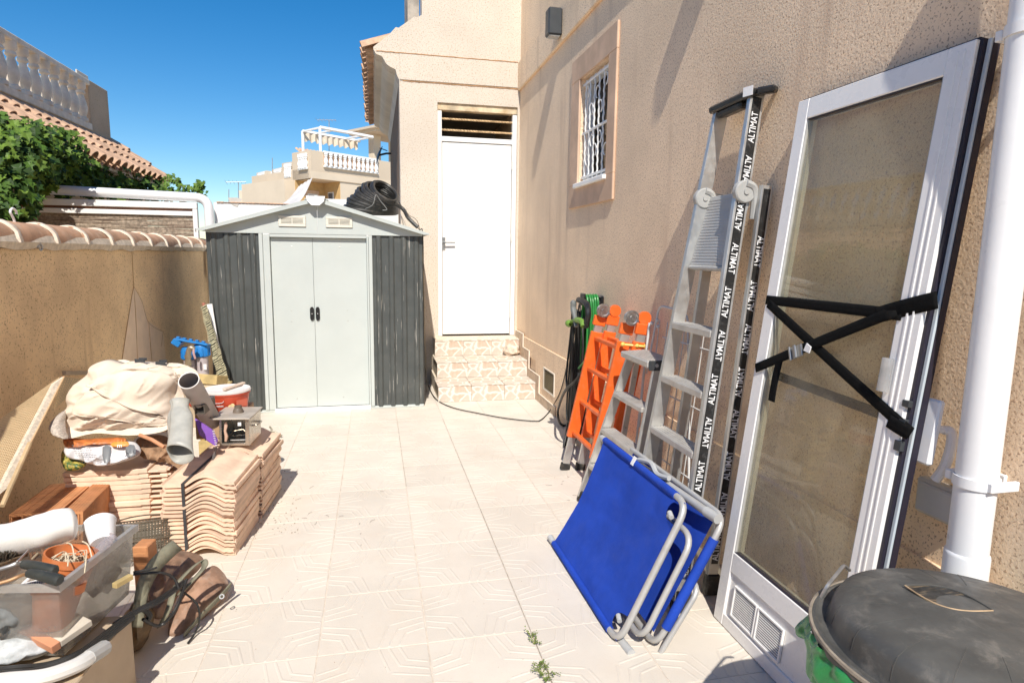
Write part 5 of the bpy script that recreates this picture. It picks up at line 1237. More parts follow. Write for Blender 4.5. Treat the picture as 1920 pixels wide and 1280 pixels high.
def PYZ(pts, Y0, k, yref):
    """outline on a plane that leans back as it rises: Y = Y0 + k*(yref - py)."""
    return [AY(a, b, Y0 + k * (yref - b)) for a, b in pts]

CANV = mat('beige_canvas', (.71, .61, .50), .9, var=.06, vscale=5, bump=.25, bscale=350, dirt=.14, dirtcol=(.48, .37, .27), dscale=6, spec=.15)
cv = thing('canvas_cloth', 'heap of folded beige canvas cloth on the crumpled sack by ochre wall', 'cloth', (-1.35, 3.5, .5))
k_ = .0026
HEAP = PYZ([(97, 800), (104, 780), (124, 765), (132, 745), (150, 722), (185, 700), (196, 684), (230, 674), (262, 682), (300, 678), (338, 690), (350, 708), (338, 730), (328, 760), (331, 779), (326, 795), (300, 810), (240, 816), (180, 812), (130, 822), (112, 820)], 3.56, k_, 800)
HL = smoothpath(HEAP, 6, True); HC = sum(HL, V((0, 0, 0))) / len(HL); HN = V((0, -1, .18)).normalized(); HX = V((1, 0, 0)); HY = HN.cross(HX)
HP = sorted([(math.atan2((p - HC).dot(HY), (p - HC).dot(HX)), math.hypot((p - HC).dot(HY), (p - HC).dot(HX))) for p in HL])
def rim_at(a):
    for i in range(len(HP)):
        a0, r0 = HP[i - 1]; a1, r1 = HP[i]
        if i == 0: a0 -= 2 * PI
        if a0 <= a <= a1: return r0 + (r1 - r0) * (a - a0) / max(1e-6, a1 - a0)
    return HP[-1][1]
def crease(x, y, sx, sy, fd, seed):
    xr = x * math.cos(fd) + y * math.sin(fd); yr = -x * math.sin(fd) + y * math.cos(fd)
    wv = noise.noise(V((xr * 3, yr * 3, seed + 9))) * .08
    n1 = noise.noise(V(((xr + wv) * sx, (yr + wv) * sy, seed))); n2 = noise.noise(V((xr * sx * 2.4 + 5, (yr - wv) * sy * 2.2, seed + 3)))
    return max(0, 1 - abs(n1) * 4.2) ** 1.5 + .5 * max(0, 1 - abs(n2) * 4.0) ** 1.4 + .9 * n1
def heap_h(x, y):
    v = min(1.0, math.hypot(x, y) / rim_at(math.atan2(y, x))); return .135 * (1 - v ** 2.3) ** .5 + .030 * noise.noise(V((x * 5, y * 5, 2)))
def drape(poly, seed, fd, lift=.012, wr=.010, ws=(3, 11), curl=.016, main=False):
    loop = smoothpath(poly, 7, True); c = sum(loop, V((0, 0, 0))) / len(loop); m_ = len(loop); nr = 26; q = MB(); vs = []; fs = []
    for j in range(nr + 1):
        v_ = 1 - j / nr
        for i in range(m_):
            p = c + (loop[i] - c) * v_; x, y = (p - HC).dot(HX), (p - HC).dot(HY); e = max(0, 1 - (1 - v_) * 7)
            h = heap_h(x, y) + lift + wr * crease(x, y, *ws, fd, seed) * (1 if main else min(1, .35 + (1 - v_) * 3)) + (0 if main else curl * e * e * (.4 + .9 * noise.noise(V((x * 14, y * 14, seed)))))
            if main and v_ > .97: h = 0
            vs.append(HC + HX * x + HY * y + HN * h)
    for j in range(nr):
        for i in range(m_): fs.append((j * m_ + i, j * m_ + (i + 1) % m_, (j + 1) * m_ + (i + 1) % m_, (j + 1) * m_ + i))
    q.add(vs, fs); o = q.build('cloth_fold', CANV, cv, 60); sd = o.modifiers.new('thickness', 'SOLIDIFY'); sd.thickness = .005; sd.offset = -1 if main else 0; return o
def PH(pts): return [AY(a, b, 3.45) for a, b in pts]
drape(HEAP, 1, .5, 0, .022, (2.6, 8), main=True)
soft('cloth_fold', HEAP, .0, CANV, cv, back=0, nr=4)
drape(PH([(187, 706), (197, 682), (222, 676), (256, 684), (300, 680), (334, 690), (338, 706), (300, 716), (240, 708)]), 21, .25, .016, .019, (3, 12))
drape(PH([(104, 806), (112, 786), (150, 778), (200, 786), (250, 799), (296, 803), (324, 784), (331, 781), (326, 796), (300, 813), (240, 820), (170, 816), (125, 822)]), 4, .3, .020, .024, (3, 13), .026)
drape(PH([(124, 778), (130, 755), (150, 736), (178, 734), (208, 752), (250, 772), (296, 786), (316, 790), (308, 800), (270, 801), (220, 791), (170, 783)]), 14, .5, .032, .017, (2.5, 10), .026)
drape(PH([(146, 723), (160, 712), (180, 702), (215, 691), (262, 693), (300, 705), (321, 735), (326, 765), (314, 785), (302, 791), (297, 782), (250, 771), (208, 754), (178, 738), (160, 728)]), 7, .75, .046, .017, (2.2, 7), .026)
drape(PH([(303, 694), (330, 688), (350, 702), (345, 722), (330, 738), (318, 730), (312, 712)]), 17, 1.2, .03, .020, (5, 12))
LIN = mat('ribbed_lining', (.48, .42, .36), .6, var=.25, vscale=120, bump=.8, bscale=160)
soft('lining_edge', PYZ([(94, 798), (103, 782), (122, 770), (122, 790), (124, 812), (127, 822), (110, 818), (98, 810)], 3.42, k_, 830), .045, LIN, cv, wr=.006, wscale=(30, 30), seed=5)
q = MB()
for (a, b) in (((262, 676), (268, 673)), ((301, 681), (306, 677))): q.cbox(AY(*a, 3.66), (.05, .004, .02), .001); q.cbox(AY(*b, 3.67), (.04, .004, .014), .001)
q.build('care_tag', CHAR, cv)

SACK = bpy.data.materials.new('printed_sack'); SACK.use_nodes = True; nt = SACK.node_tree; b_ = nt.nodes['Principled BSDF']; ge = nt.nodes.new('ShaderNodeNewGeometry')
n1 = _noise(nt, ge.outputs['Position'], 1.0, 1, .4, sc=(11, 3, 17)); c1 = _mix(nt, _ramp(nt, n1, .57, .575), (.68, .69, .72), (.25, .26, .28))
n2 = _noise(nt, ge.outputs['Position'], 1.0, 1, .4, sc=(8, 2, 15)); n2b = _noise(nt, ge.outputs['Position'], 1, 3, .5, sc=(1, 1, 300)); c1 = _mix(nt, _ramp(nt, n2, .62, .625), c1, (.74, .30, .06))
nt.links.new(c1, b_.inputs['Base Color']); b_.inputs['Roughness'].default_value = .35
sk_ = thing('paper_sack', 'crumpled white printed sack with grey and orange blocks on the flat tiles', 'sack', (-1.4, 3.5, .4))
soft('sack_body', PYZ([(122, 838), (150, 826), (200, 822), (245, 826), (262, 838), (262, 852), (240, 862), (192, 872), (165, 862), (135, 858)], 3.48, .002, 870), .065, mat('white_sack', (.70, .70, .72), .32, var=.05, vscale=6), sk_, wr=.028, wscale=(9, 14), seed=3, fold_dir=.5)
def print_patch(name, pts, Y, m, th=.003):
    q = MB(); n = len(pts); A = [AY(a, b, Y) for a, b in pts]; B = [p + V((0, th, 0)) for p in A]
    q.add(A + B, [tuple(range(n)), tuple(range(2 * n - 1, n - 1, -1))] + [(i, n + i, n + (i + 1) % n, (i + 1) % n) for i in range(n)]); return q.build(name, m, sk_, 0)
PG = mat('print_grey', (.16, .17, .18), .4, var=.05); PO = mat('print_orange', (.75, .28, .05), .4, var=.05)
soft('printed_panel', PYZ([(192, 838), (207, 836), (206, 862), (195, 868)], 3.405, .002, 870), .006, PG, sk_, nsub=2, nr=4); soft('printed_panel', PYZ([(236, 836), (252, 834), (254, 852), (238, 856)], 3.405, .002, 870), .006, PG, sk_, nsub=2, nr=4)
soft('printed_panel', PYZ([(211, 829), (238, 827), (240, 836), (210, 837)], 3.402, .002, 870), .006, PO, sk_, nsub=2, nr=4)
p = AY(226, 827, 3.38)
for k in range(3): q = MB(frame(p + V((.016 * k - .008, 0, 0)), (1, .05, .02), (0, .55, 1))); q.box(-.005, -.003, -.009, .009, 0, .001); q.box(-.003, .005, -.009, -.007, 0, .001); q.build('printed_stroke', PO, sk_, 0)
ty = text_mesh('m', .03, INK_W, .01); p = AY(224, 835, 3.385); inst('lettering', ty, frame(p, (1, .05, .02), (0, .4, 1)), sk_)
for k in range(7):   # rows of small print
    p = AY(160 + k * 1.5, 836 + k * 3.4, 3.40); q = MB(frame(p, (1, .0, -.12), (0, .3, 1))); x = -.06
    while x < .02: wl2 = rr(.004, .012); q.box(x, x + wl2, -.0012, .0012, 0, .0006); x += wl2 + .003
    tag(q.build('small_print', PG, sk_, 0), kind='stuff')
gb_ = thing('soil_bag', 'yellow green plastic bag squashed under left end of the white sack', 'bag', (-1.6, 3.5, .37))
soft('bag_body', PYZ([(118, 845), (128, 840), (148, 858), (162, 868), (150, 880), (126, 880), (119, 868)], 3.50, .002, 880), .045, mat('soil_bag', (.40, .34, .08), .35, var=.6, vscale=40, speck=(.08, .14, .05), speckscale=45, speckt=(.48, .56)), gb_, wr=.010, wscale=(14, 18), seed=9)
ot = thing('orange_bag', 'crumpled orange plastic wrapping peeping out below the canvas heap', 'wrapping', (-1.5, 3.5, .5))
soft('wrapping_body', PYZ([(120, 822), (150, 824), (185, 822), (230, 820), (232, 828), (180, 830), (150, 836), (124, 836)], 3.50, .002, 840), .04, mat('orange_wrap', (.52, .17, .05), .4, var=.4, vscale=25), ot, wr=.008, wscale=(12, 18), seed=2)
q = MB(); q.tube([AY(262, 815, 3.40), AY(285, 824, 3.36), AY(308, 838, 3.32)], .0095, 10); solo(q, 'clay_pipe', mat('terracotta_rod', (.58, .28, .15), .7, var=.15), 'thin terracotta coloured rod slanting beneath the canvas heap', 'rod')
dk_ = thing('brown_bag', 'dark brown crumpled sack filling the gap between canvas and tile stacks', 'sack', (-1.2, 3.6, .4))
soft('sack_body', PYZ([(258, 822), (300, 815), (330, 830), (360, 860), (350, 900), (325, 870), (280, 858), (262, 850)], 3.62, .001, 870), .05, mat('brown_cloth', (.28, .17, .10), .85, var=.35, vscale=22), dk_, wr=.02, wscale=(12, 18), seed=6)
# ---- grey plastic roll
gp_ = thing('plastic_roll', 'rolled grey translucent plastic sheet with open end beside canvas heap', 'plastic roll', (-1.0, 3.35, .5))
a = AY(337, 752, 3.42); b = AY(333, 852, 3.17); ax = (b - a).normalized(); q = MB(frame(a, (1, 0, 0), (0, 1, 0)) if False else Matrix.Identity(4))
side = ax.cross(V((0, 1, 0))).normalized(); up2 = side.cross(ax)
def roll(u, v):
    an = -2.2 + 7.2 * u; rad = (.054 + .012 * v ** 1.3) * (1 - .035 * u) + .006 * math.sin(an * 2 + v * 5) - .018 * math.exp(-((v - .12) / .12) ** 2); c = a.lerp(b, v)
    fl_ = 1 + .25 * v * math.cos(an)
    return c + side * rad * math.cos(an) * fl_ + up2 * rad * math.sin(an) * .75 + ax * (.03 * math.sin(an + .6) * v)
q.grid(roll, 40, 14); o = q.build('sheet', mat('grey_plastic_sheet', (.40, .40, .365), .42, var=.12, vscale=14, dirt=.3, dirtcol=(.35, .33, .28), dscale=14), gp_, 80)
sd = o.modifiers.new('thickness', 'SOLIDIFY'); sd.thickness = .003
# ---- open PVC pipe, small square tube, red cap
pv = thing('grey_pipe', 'short grey plastic drain pipe with open end tilted up beside red tub', 'pipe', (-.97, 3.65, .6))
a = AY(354, 713, 3.40); b = AY(398, 790, 3.70); ax = (b - a).normalized(); Mp = frame(a, ax.orthogonal(), ax.cross(ax.orthogonal()))
if (Mp.to_3x3() @ V((0, 0, 1))).dot(ax) < 0: Mp = Mp @ RX(PI)
L = (b - a).length; q = MB(Mp); q.lathe([(.050, 0), (.050, L), (.0468, L), (.0468, 0), (.050, 0)], 30); q.build('pipe_wall', mat('grey_pvc', (.43, .39, .36), .5, var=.08, vscale=9, dirt=.25, dirtcol=(.5, .42, .33)), pv)
q = MB(Mp); q.lathe([(.0468, -.001), (.0512, -.001), (.0512, .004), (.0468, .004), (.0468, -.001)], 30); q.build('pipe_rim', mat('pale_rim', (.72, .69, .65), .5, var=.03), pv)
sq = thing('square_tube', 'short dark square metal tube lying below the grey pipe', 'tube', (-.95, 3.5, .5))
a = AY(374, 768, 3.48); b = AY(392, 752, 3.62); M = frame(a, b - a, (0, 0, 1)); q = MB(M)
for (y0, y1, z0, z1) in ((-.026, .026, .022, .026), (-.026, .026, -.026, -.022), (.022, .026, -.022, .022), (-.026, -.022, -.022, .022)): q.box(0, .16, y0, y1, z0, z1)
q.build('tube_wall', mat('dark_steel', (.16, .14, .12), .5, metal=.4, var=.2), sq); q = MB(M); q.box(.02, .022, -.022, .022, -.022, .022); q.build('tube_dark_plate', DARK, sq)  # near-black plate paints the shade inside the hollow tube
q = MB(); q.sphere(AY(361, 752, 3.56), (.026, .014, .034), 14, 8); solo(q, 'bottle_top', mat('red_plastic', (.55, .07, .03), .4, var=.1), 'small red plastic cap under the grey drain pipe', 'cap')
# ---- red tub on a box
rbx = thing('cardboard_box', 'small brown carton under red tub behind the steel box', 'box', (-.9, 4.05, .37)); q = MB(); q.box(-1.06, -.78, 3.90, 4.18, .381, .535, .004); q.build('carton', mat('brown_card', (.40, .27, .16), .85, var=.1, vscale=9), rbx)
tub = thing('red_tub', 'oval red plastic tub with dirty white lid standing by the shed', 'tub', (-.90, 4.0, .54))
RED = mat('tub_red', (.56, .075, .035), .38, var=.06, vscale=9, dirt=.2, dirtcol=(.6, .45, .38), dscale=20)
TM = T(-.895, 3.985, .537) @ RZ(R(12)) @ RX(R(3)); EL = Matrix.Diagonal((1.14, .86, 1, 1))
q = MB(TM); q.lathe([(0, 0), (.092, 0), (.098, .006), (.113, .108), (.117, .108), (.117, .118), (.113, .118)], 40, EL); q.build('tub_body', RED, tub)
q = MB(TM); q.lathe([(.112, .1185), (.119, .1185), (.121, .126), (.117, .136), (.108, .132), (.100, .128), (.05, .130), (0, .131)], 40, EL); ld = q.build('tub_lid', mat('dirty_white_lid', (.74, .70, .68), .5, var=.06, vscale=12, dirt=.35, dirtcol=(.55, .45, .42), dscale=16), tub)
q = MB(TM @ T(.03, .0, .136) @ RZ(R(50))); q.box(-.07, .11, -.012, .012, 0, .012, .003); q.build('lid_tape', mat('tan_tape', (.62, .50, .40), .7, var=.1), ld)
def on_tub(ang, z, wdt):
    a_ = ang; x = 1.14 * (.098 + z * .14 + .002) * math.cos(a_); y = .86 * (.098 + z * .14 + .002) * math.sin(a_); n = V((math.cos(a_) / 1.14, math.sin(a_) / .86, -.14)).normalized()
    return TM @ frame((x, y, z), V((0, 0, 1)).cross(n), V((0, 0, 1)))
random.seed(77)
for (z, n, hgt) in ((.074, 1, 0), (.050, 7, .013)):
    if n == 1:
        q = MB(on_tub(-1.95, z, 0)); q.tube(smoothpath([(-.032, .010, .001), (-.024, -.004, .001), (.0, -.006, .001), (.022, -.002, .001), (.030, .008, .001)], 5), .0016, 5); q.build('printed_swoosh', INK_W, tub)
    else:
        q = MB()
        for k in range(n):
            q.M = on_tub(-2.08 + k * .052, z, 0); q.box(-.0012, .0012, -hgt / 2, hgt / 2 * rr(.2, 1), 0, .0012); q.box(-.003, .003, -.001 + rr(-.004, .004), .0012, 0, .0012)
        tag(q.build('worn_print', INK_W, tub, 0), kind='stuff')
CRM = mat('print_cream', (.80, .66, .36), .5, var=.15, vscale=60)
for (ang, z, r_) in ((-1.45, .044, .011), (-1.34, .05, .012), (-1.38, .034, .010), (-1.26, .04, .010)):
    q = MB(on_tub(ang, z, 0)); q.lathe([(0, .0014), (r_, .0012), (r_ * .9, 0)], 10); q.build('printed_motif', CRM, tub)
q = MB(on_tub(-.85, .055, 0)); q.box(-.036, .036, -.022, .022, -.001, .0008); q.build('printed_panel', mat('print_red_pale', (.62, .15, .09), .5, var=.1), tub)
# ---- steel sheet box with glass front
bx = thing('steel_box', 'small dusty stainless steel box with open front and lid plate', 'box', (-.78, 3.75, .39))
STL = mat('dusty_stainless', (.50, .46, .40), .28, metal=.85, var=.08, vscale=6, dirt=.35, dirtcol=(.42, .35, .26), dscale=6)
STW = mat('dusty_steel_top', (.50, .45, .38), .65, metal=.3, var=.12, vscale=10, dirt=.4, dirtcol=(.42, .33, .24), dscale=14)
zb = 18 * PT + .046; o0 = AZ(411, 838, zb); o1 = AZ(468, 833, zb); Wd = .158; o0 = o1 - V((.157, -.002, .0)); SBM = frame(o0, V((1, -.055, -.02)), (.05, 1, .0)) @ RX(R(-2)); Dp, Hh = .27, .150
q = MB(SBM); q.box(0, Wd, .004, Dp, 0, .004); q.box(0, .003, .004, Dp, .0042, Hh); q.box(Wd - .003, Wd, .004, Dp, .0042, Hh); q.box(.0032, Wd - .0032, Dp - .003, Dp, .0042, Hh); q.build('steel_case', STL, bx)
q = MB(SBM); q.box(-.0, .012, 0, .0038, 0, Hh, .001); q.box(Wd - .022, Wd, 0, .0038, 0, Hh, .001); q.box(.0122, Wd - .0222, 0, .0038, 0, .014, .001); q.build('front_frame', STL, bx)
q = MB(SBM); q.box(-.045, Wd + .008, -.02, Dp + .02, Hh + .0005, Hh + .009, .002); q.build('top_plate', STW, bx)
q = MB(SBM @ T(Wd * .42, Dp * .50, Hh + .009)); q.lathe([(.030, 0), (.026, .018), (.020, .026), (.020, .04), (.016, .04), (.016, .0)], 16); q.build('flue_stub', mat('brown_flue', (.14, .11, .085), .6, var=.2), bx)
q = MB(SBM); q.tube([(.03, .06, .03), (.05, .10, .06), (.10, .10, .07), (.13, .12, .03)], .004, 5); q.tube([(.02, .05, .018), (.14, .05, .02), (.15, .16, .025), (.03, .15, .02)], .0035, 5); q.build('inner_wire', STL, bx)
q = MB(SBM @ T(.028, .02, .02)); q.tube([(0, 0, 0), (.004, .0, .03), (-.003, .0, .06), (.003, 0, .09), (0, 0, .11)], [.007, .010, .007, .010, .006], 8); q.build('candle_twist', mat('pinkish_wax', (.60, .40, .30), .6, var=.1), bx)
q = MB(SBM @ T(Wd + .001, Dp * .5, Hh * .62) @ RZ(R(90))); q.tube(smoothpath([(-.05, 0, 0), (-.045, -.022, .003), (.0, -.028, .008), (.045, -.022, .003), (.05, 0, 0)], 5), .006, 7); q.build('side_grip', STL, bx)
q = MB(SBM); q.box(Wd * .62, Wd * .62 + .018, -.0012, -.0002, Hh - .038, Hh - .018); q.build('sticker', INK_W, bx)
# ---- purple dustpan and metal strip
pd = thing('dustpan', 'purple plastic dustpan with toothed edge wedged between the two stacks', 'dustpan', (-.95, 3.5, .5))
PUR = mat('purple_plastic', (.20, .085, .42), .4, var=.06, vscale=8)
q = MB(); A = [AY(365, 784, 3.56), AY(378, 792, 3.54), AY(398, 806, 3.46), AY(407, 826, 3.40), AY(404, 836, 3.40), AY(388, 826, 3.46), AY(374, 815, 3.50)]
n = len(A); B = [p + V((.002, .014, -.003)) for p in A]; q.add(A + B, [tuple(range(n)), tuple(range(2 * n - 1, n - 1, -1))] + [(i, n + i, n + (i + 1) % n, (i + 1) % n) for i in range(n)]); q.build('pan', PUR, pd, 0)
for k in range(7):
    p = A[2].lerp(A[4], (k + .5) / 7); q = MB(); q.bar(p, p + V((.012, -.012, .002)), .004, .003, (0, 0, 1)); q.build('tooth', mat('white_tooth_%d' % k, (.75, .72, .76), .5, var=0) if k == 0 else MATS['white_tooth_0'], pd)
q = MB(); q.bar(AZ(404, 838, .42), AZ(399, 870, .392), .016, .006, (1, 0, 0), .001); q.bar(AZ(404, 838, .427), AZ(399, 870, .399), .006, .006, (1, 0, 0), .001); solo(q, 'metal_strip', GALV, 'short ribbed metal strip lying on the front S-tile stack', 'strip')
# ---- small pipes and fittings by the stack
random.seed(17)
for (a, b, r_, lab) in (((506, 800), (512, 812), .008, 'short upright fitting of the grey pipe scraps behind the tile stacks'), ((507, 808), (526, 816), .008, 'bent grey pipe scrap lying behind the tile stacks'), ((504, 822), (522, 835), .012, 'straight hollow pipe scrap lying nearest the tile stack shade'), ((503, 815), (516, 822), .009, 'shortest grey pipe scrap between the two others')):
    q = MB(); p0, p1 = AZ(*a, .05), AZ(*b, .02); q.tube([p0, p0.lerp(p1, .5) + V((0, 0, .012)), p1], r_, 9); q.tube([p1, p1 + (p1 - p0).normalized() * .01], r_ * 1.25, 9); solo(q, 'pipe_scrap', mat('scrap_%d' % a[1], (.40, .38, .30), .5, metal=.5, var=.25, vscale=40), lab, 'pipe', 'pipe scraps behind the tile stacks')
# ---- blue water filter and boards
wf = thing('water_filter', 'twin water filter housing with blue heads and clear bowls beside the shed', 'water filter', (-1.55, 5.75, .3))
BL2 = mat('filter_blue', (.02, .20, .55), .38, var=.08)
for (px_, py_) in ((355, 660), (378, 655)):
    c = AY(px_, py_, 5.75); q = MB(T(c.x, c.y, c.z)); q.lathe([(.05, -.06), (.062, -.055), (.064, .03), (.055, .045), (.0, .05)], 20); hd = q.build('filter_head', BL2, wf)
    for k in range(10):
        a_ = k * PI / 5; q = MB(T(c.x, c.y, c.z) @ RZ(a_)); q.box(.062, .069, -.006, .006, -.05, .02, .001); q.build('head_rib', BL2, hd)
    q = MB(T(c.x, c.y, c.z)); q.lathe([(.046, -.06), (.050, -.065), (.047, -.28), (.03, -.30), (0, -.30)], 20); q.build('bowl', mat('clear_bowl_%d' % px_, (.55, .50, .52), .25, var=.1, alpha=.8), wf)
    q = MB(T(c.x, c.y, c.z)); q.box(.02, .045, -.052, -.050, -.17, -.12); q.build('bowl_label', INK_W, wf)
c = AY(362, 640, 5.75); q = MB(T(c.x, c.y, c.z) @ RY(R(12)) @ RX(R(-10))); q.box(-.12, .13, -.07, .09, -.016, .004, .004)
for k in range(5): q.box(-.12 + k * .05, -.095 + k * .05, -.068, -.02, .005, .02, .003)
q.build('bracket', BL2, wf); q = MB(T(c.x - .11, c.y, c.z) @ RY(R(35))); q.box(-.04, .03, -.07, .08, -.03, .02, .004); q.build('bracket_flap', BL2, wf)
q = MB(); BR = mat('brass_fitting', (.45, .38, .27), .4, metal=.7, var=.15); q.tube(smoothpath([AY(352, 700, 5.62), AY(353, 665, 5.62), AY(357, 652, 5.62), AY(364, 655, 5.62)], 5), .022, 12); q.build('elbow_pipe', BR, wf)
for yy_ in (668, 682): q = MB(); q.lathe([(.024, -.012), (.028, -.012), (.028, .012), (.024, .012)], 8, T(*AY(352.5, yy_, 5.62))); q.build('pipe_nut', BR, wf)
q = MB(); q.tube([AY(366, 672, 5.60), AY(363, 662, 5.58), AY(363, 655, 5.58)], .009, 8); q.build('tap_lever', mat('pink_lever', (.65, .42, .42), .5, var=.1), wf)
cb = thing('carton', 'beige carton standing under the blue water filter', 'box', (-1.55, 5.75, 0)); q = MB(); q.box(-1.72, -1.42, 5.6, 5.9, 0, .275, .004); q.build('carton_body', mat('beige_card', (.45, .36, .25), .85, var=.08), cb)
YB = mat('yellow_board', (.50, .38, .17), .75, var=.2, vscale=14)
for (a, b, d_, lab) in (((380, 710), (417, 713), .05, 'upper ochre wooden board lying behind red tub'), ((384, 724), (414, 726), .05, 'lower pale wooden board lying behind the red tub')):
    p0, p1 = AY(*a, 4.75), AY(*b, 4.7); q = MB(); q.bar(p0, p1, .07 if a[1] < 720 else .035, .14, (0, .25, 1), .003); solo(q, 'wooden_board', YB if a[1] < 720 else mat('pale_board', (.62, .52, .36), .75, var=.12), lab, 'board', 'boards behind the red tub')
cbx = thing('crate', 'low wooden crate holding the boards behind the red tub', 'crate', (-1.0, 4.85, 0)); q = MB(); pz = AY(402, 730, 4.75)
for k in range(4): q = MB(); q.box(pz.x - .12, pz.x + .07, 4.72, 4.735, .02 + k * .14, .13 + k * .14, .003); q.build('plank', YB, cbx)
for x in (pz.x - .11, pz.x + .04): q = MB(); q.box(x, x + .03, 4.736, 4.77, 0, .56, .002); q.build('crate_post', YB, cbx)
q = MB(); q.box(pz.x - .12, pz.x + .07, 4.78, 5.0, .5, .515, .002); q.build('crate_board', YB, cbx)
# ---- rolled plastic hedge slats and white batten against the shed
HG = mat('hedge_green', (.40, .37, .24), .7, var=.4, vscale=60)
for (dx_, lab) in ((0, 'left rolled strip of olive plastic hedge leaning on the shed corner'), (11, 'right rolled strip of olive plastic hedge leaning on the shed corner')):
    a = AY(383 + dx_ * .35, 574 + dx_ * 1.2, 5.93); b = AY(424 + dx_ * 1.0, 745, 5.70); rl = thing('hedge_roll', lab, 'hedge roll', tuple(b), 'hedge rolls by the shed')
    q = MB(); q.tube([a, b], .021, 8); q.build('core', mat('hedge_core_%d' % dx_, (.05, .05, .03), .8, var=.3), rl)
    q = MB(); d = b - a; ax = d.normalized(); s1 = ax.cross(V((0, 1, 0))).normalized()
    for k in range(44):
        p = a + d * ((k + .3 * random.random()) / 44) + s1 * .004 * math.sin(k * .7); q.bar(p - s1 * .024 + V((0, -.023, -.006)), p + s1 * .024 + V((0, -.023, .012)), .010, .006, ax)
    tag(q.build('slat', HG, rl), kind='stuff')
    if dx_ == 0: q = MB(); q.tube([a - ax * .03, a], .016, 8); q.build('end_cap', mat('rusty_end', (.30, .12, .08), .7, var=.3), rl)
q = MB(); q.bar(AY(393, 570, 5.97), AY(404, 640, 5.94), .045, .018, (1, 0, 0), .002); q.bar(AY(404, 640, 5.94), AY(430, 745, 5.86), .045, .018, (1, 0, 0), .002); solo(q, 'white_batten', WHITE, 'white flat batten leaning on the shed behind the hedge rolls', 'batten')

# ---- mesh recliner leaning on the ochre wall
def mesh_mat(name, col, sx, sy, wd, uvsrc):
    m = bpy.data.materials.new(name); m.use_nodes = True; nt = m.node_tree; b = nt.nodes['Principled BSDF']; b.inputs['Roughness'].default_value = .6
    tc = nt.nodes.new('ShaderNodeUVMap'); sp_ = nt.nodes.new('ShaderNodeSeparateXYZ'); nt.links.new(tc.outputs[0], sp_.inputs[0]); outs = []
    for ax_, s_ in ((0, sx), (1, sy)):
        mu = _mul(nt, sp_.outputs[ax_], s_); fr = nt.nodes.new('ShaderNodeMath'); fr.operation = 'FRACT'; nt.links.new(mu, fr.inputs[0])
        gt = nt.nodes.new('ShaderNodeMath'); gt.operation = 'LESS_THAN'; gt.inputs[1].default_value = wd; nt.links.new(fr.outputs[0], gt.inputs[0]); outs.append(gt.outputs[0])
    mx = nt.nodes.new('ShaderNodeMath'); mx.operation = 'MAXIMUM'; nt.links.new(outs[0], mx.inputs[0]); nt.links.new(outs[1], mx.inputs[1]); nt.links.new(mx.outputs[0], b.inputs['Alpha'])
    ge = nt.nodes.new('ShaderNodeNewGeometry'); n = _noise(nt, ge.outputs['Position'], 12, 4); c = _mix(nt, _ramp(nt, n, .3, .7), tuple(x * .85 for x in col), col); nt.links.new(c, b.inputs['Base Color']); return m
def uv_grid(fn, nu, nv, name, m, parent, su=1.0, sv=1.0):
    q = MB(); q.grid(fn, nu, nv); me = bpy.data.meshes.new(name); me.from_pydata([tuple(p) for p in q.v], [], q.f); me.materials.append(m)
    uv = me.uv_layers.new(name='UVMap'); 
    for l in me.loops:
        i = l.vertex_index; uv.data[l.index].uv = ((i % (nu + 1)) / nu * su, (i // (nu + 1)) / nv * sv)
    me.polygons.foreach_set('use_smooth', [True] * len(me.polygons)); o = bpy.data.objects.new(name, me); COL.objects.link(o)
    if parent: adopt(o, parent)
    return o
mr = thing('mesh_recliner', 'beige mesh fabric recliner panel with pale ribbed edge leaning on ochre wall', 'recliner', (-1.75, 3.5, .5))
P0, P1, P2, P3 = AX(116, 706, -1.66), AX(10, 914, -1.60), AX(-170, 1120, -1.72), AX(-130, 878, -1.86)
P0t = AX(112, 706, -1.68)
MESH = mesh_mat('mesh_fabric', (.58, .43, .25), 1, 1, .45, None)
Lu = (P1 - P0).length; Lv = (P3 - P0).length
uv_grid(lambda u, v: P0t.lerp(P1, u).lerp(P3.lerp(P2, u), v) + V((-.05 * math.sin(u * PI) * math.sin(v * PI), 0, -.0)), 20, 20, 'mesh_sheet', MESH, mr, Lu / .016, Lv / .016)
RIB = mat('ribbed_edging', (.68, .60, .49), .6, var=.2, vscale=70)
q = MB()
d = P1 - P0; n_ = (P3 - P0).normalized()
for k in range(52):
    p = P0 + d * ((k + .1) / 52); e = P0 + d * ((k + .72) / 52); q.add([p + V((.010, 0, 0)), e + V((.010, 0, 0)), e + n_ * .080 + V((.016, 0, .004)), p + n_ * .080 + V((.016, 0, .004)), p, e, e + n_ * .080, p + n_ * .080], [(0, 1, 2, 3), (7, 6, 5, 4), (0, 3, 7, 4), (1, 5, 6, 2), (0, 4, 5, 1), (3, 2, 6, 7)])
tag(q.build('edging_rib', RIB, mr), kind='stuff')
q = MB(); q.tube([P0 + V((.012, -.004, 0)), P1 + V((.012, -.004, 0))], .0045, 8); q.build('edge_tube', mat('tan_tube', (.55, .38, .22), .6, var=.15), mr)
q = MB(); q.tube([AX(56, 830, -1.60), AX(4, 948, -1.57)], .010, 8); q.build('frame_leg', mat('wood_leg', (.52, .38, .22), .7, var=.2), mr)
Q1, Q2, Q3 = AX(170, 712, -1.74), AX(140, 730, -1.70), AX(122, 752, -1.66)
uv_grid(lambda u, v: P0.lerp(Q1, u).lerp(AX(100, 770, -1.64).lerp(Q2, u), v), 8, 8, 'mesh_flap', mesh_mat('mesh_fabric_lit', (.62, .50, .30), 1, 1, .5, None), mr, 12, 12)
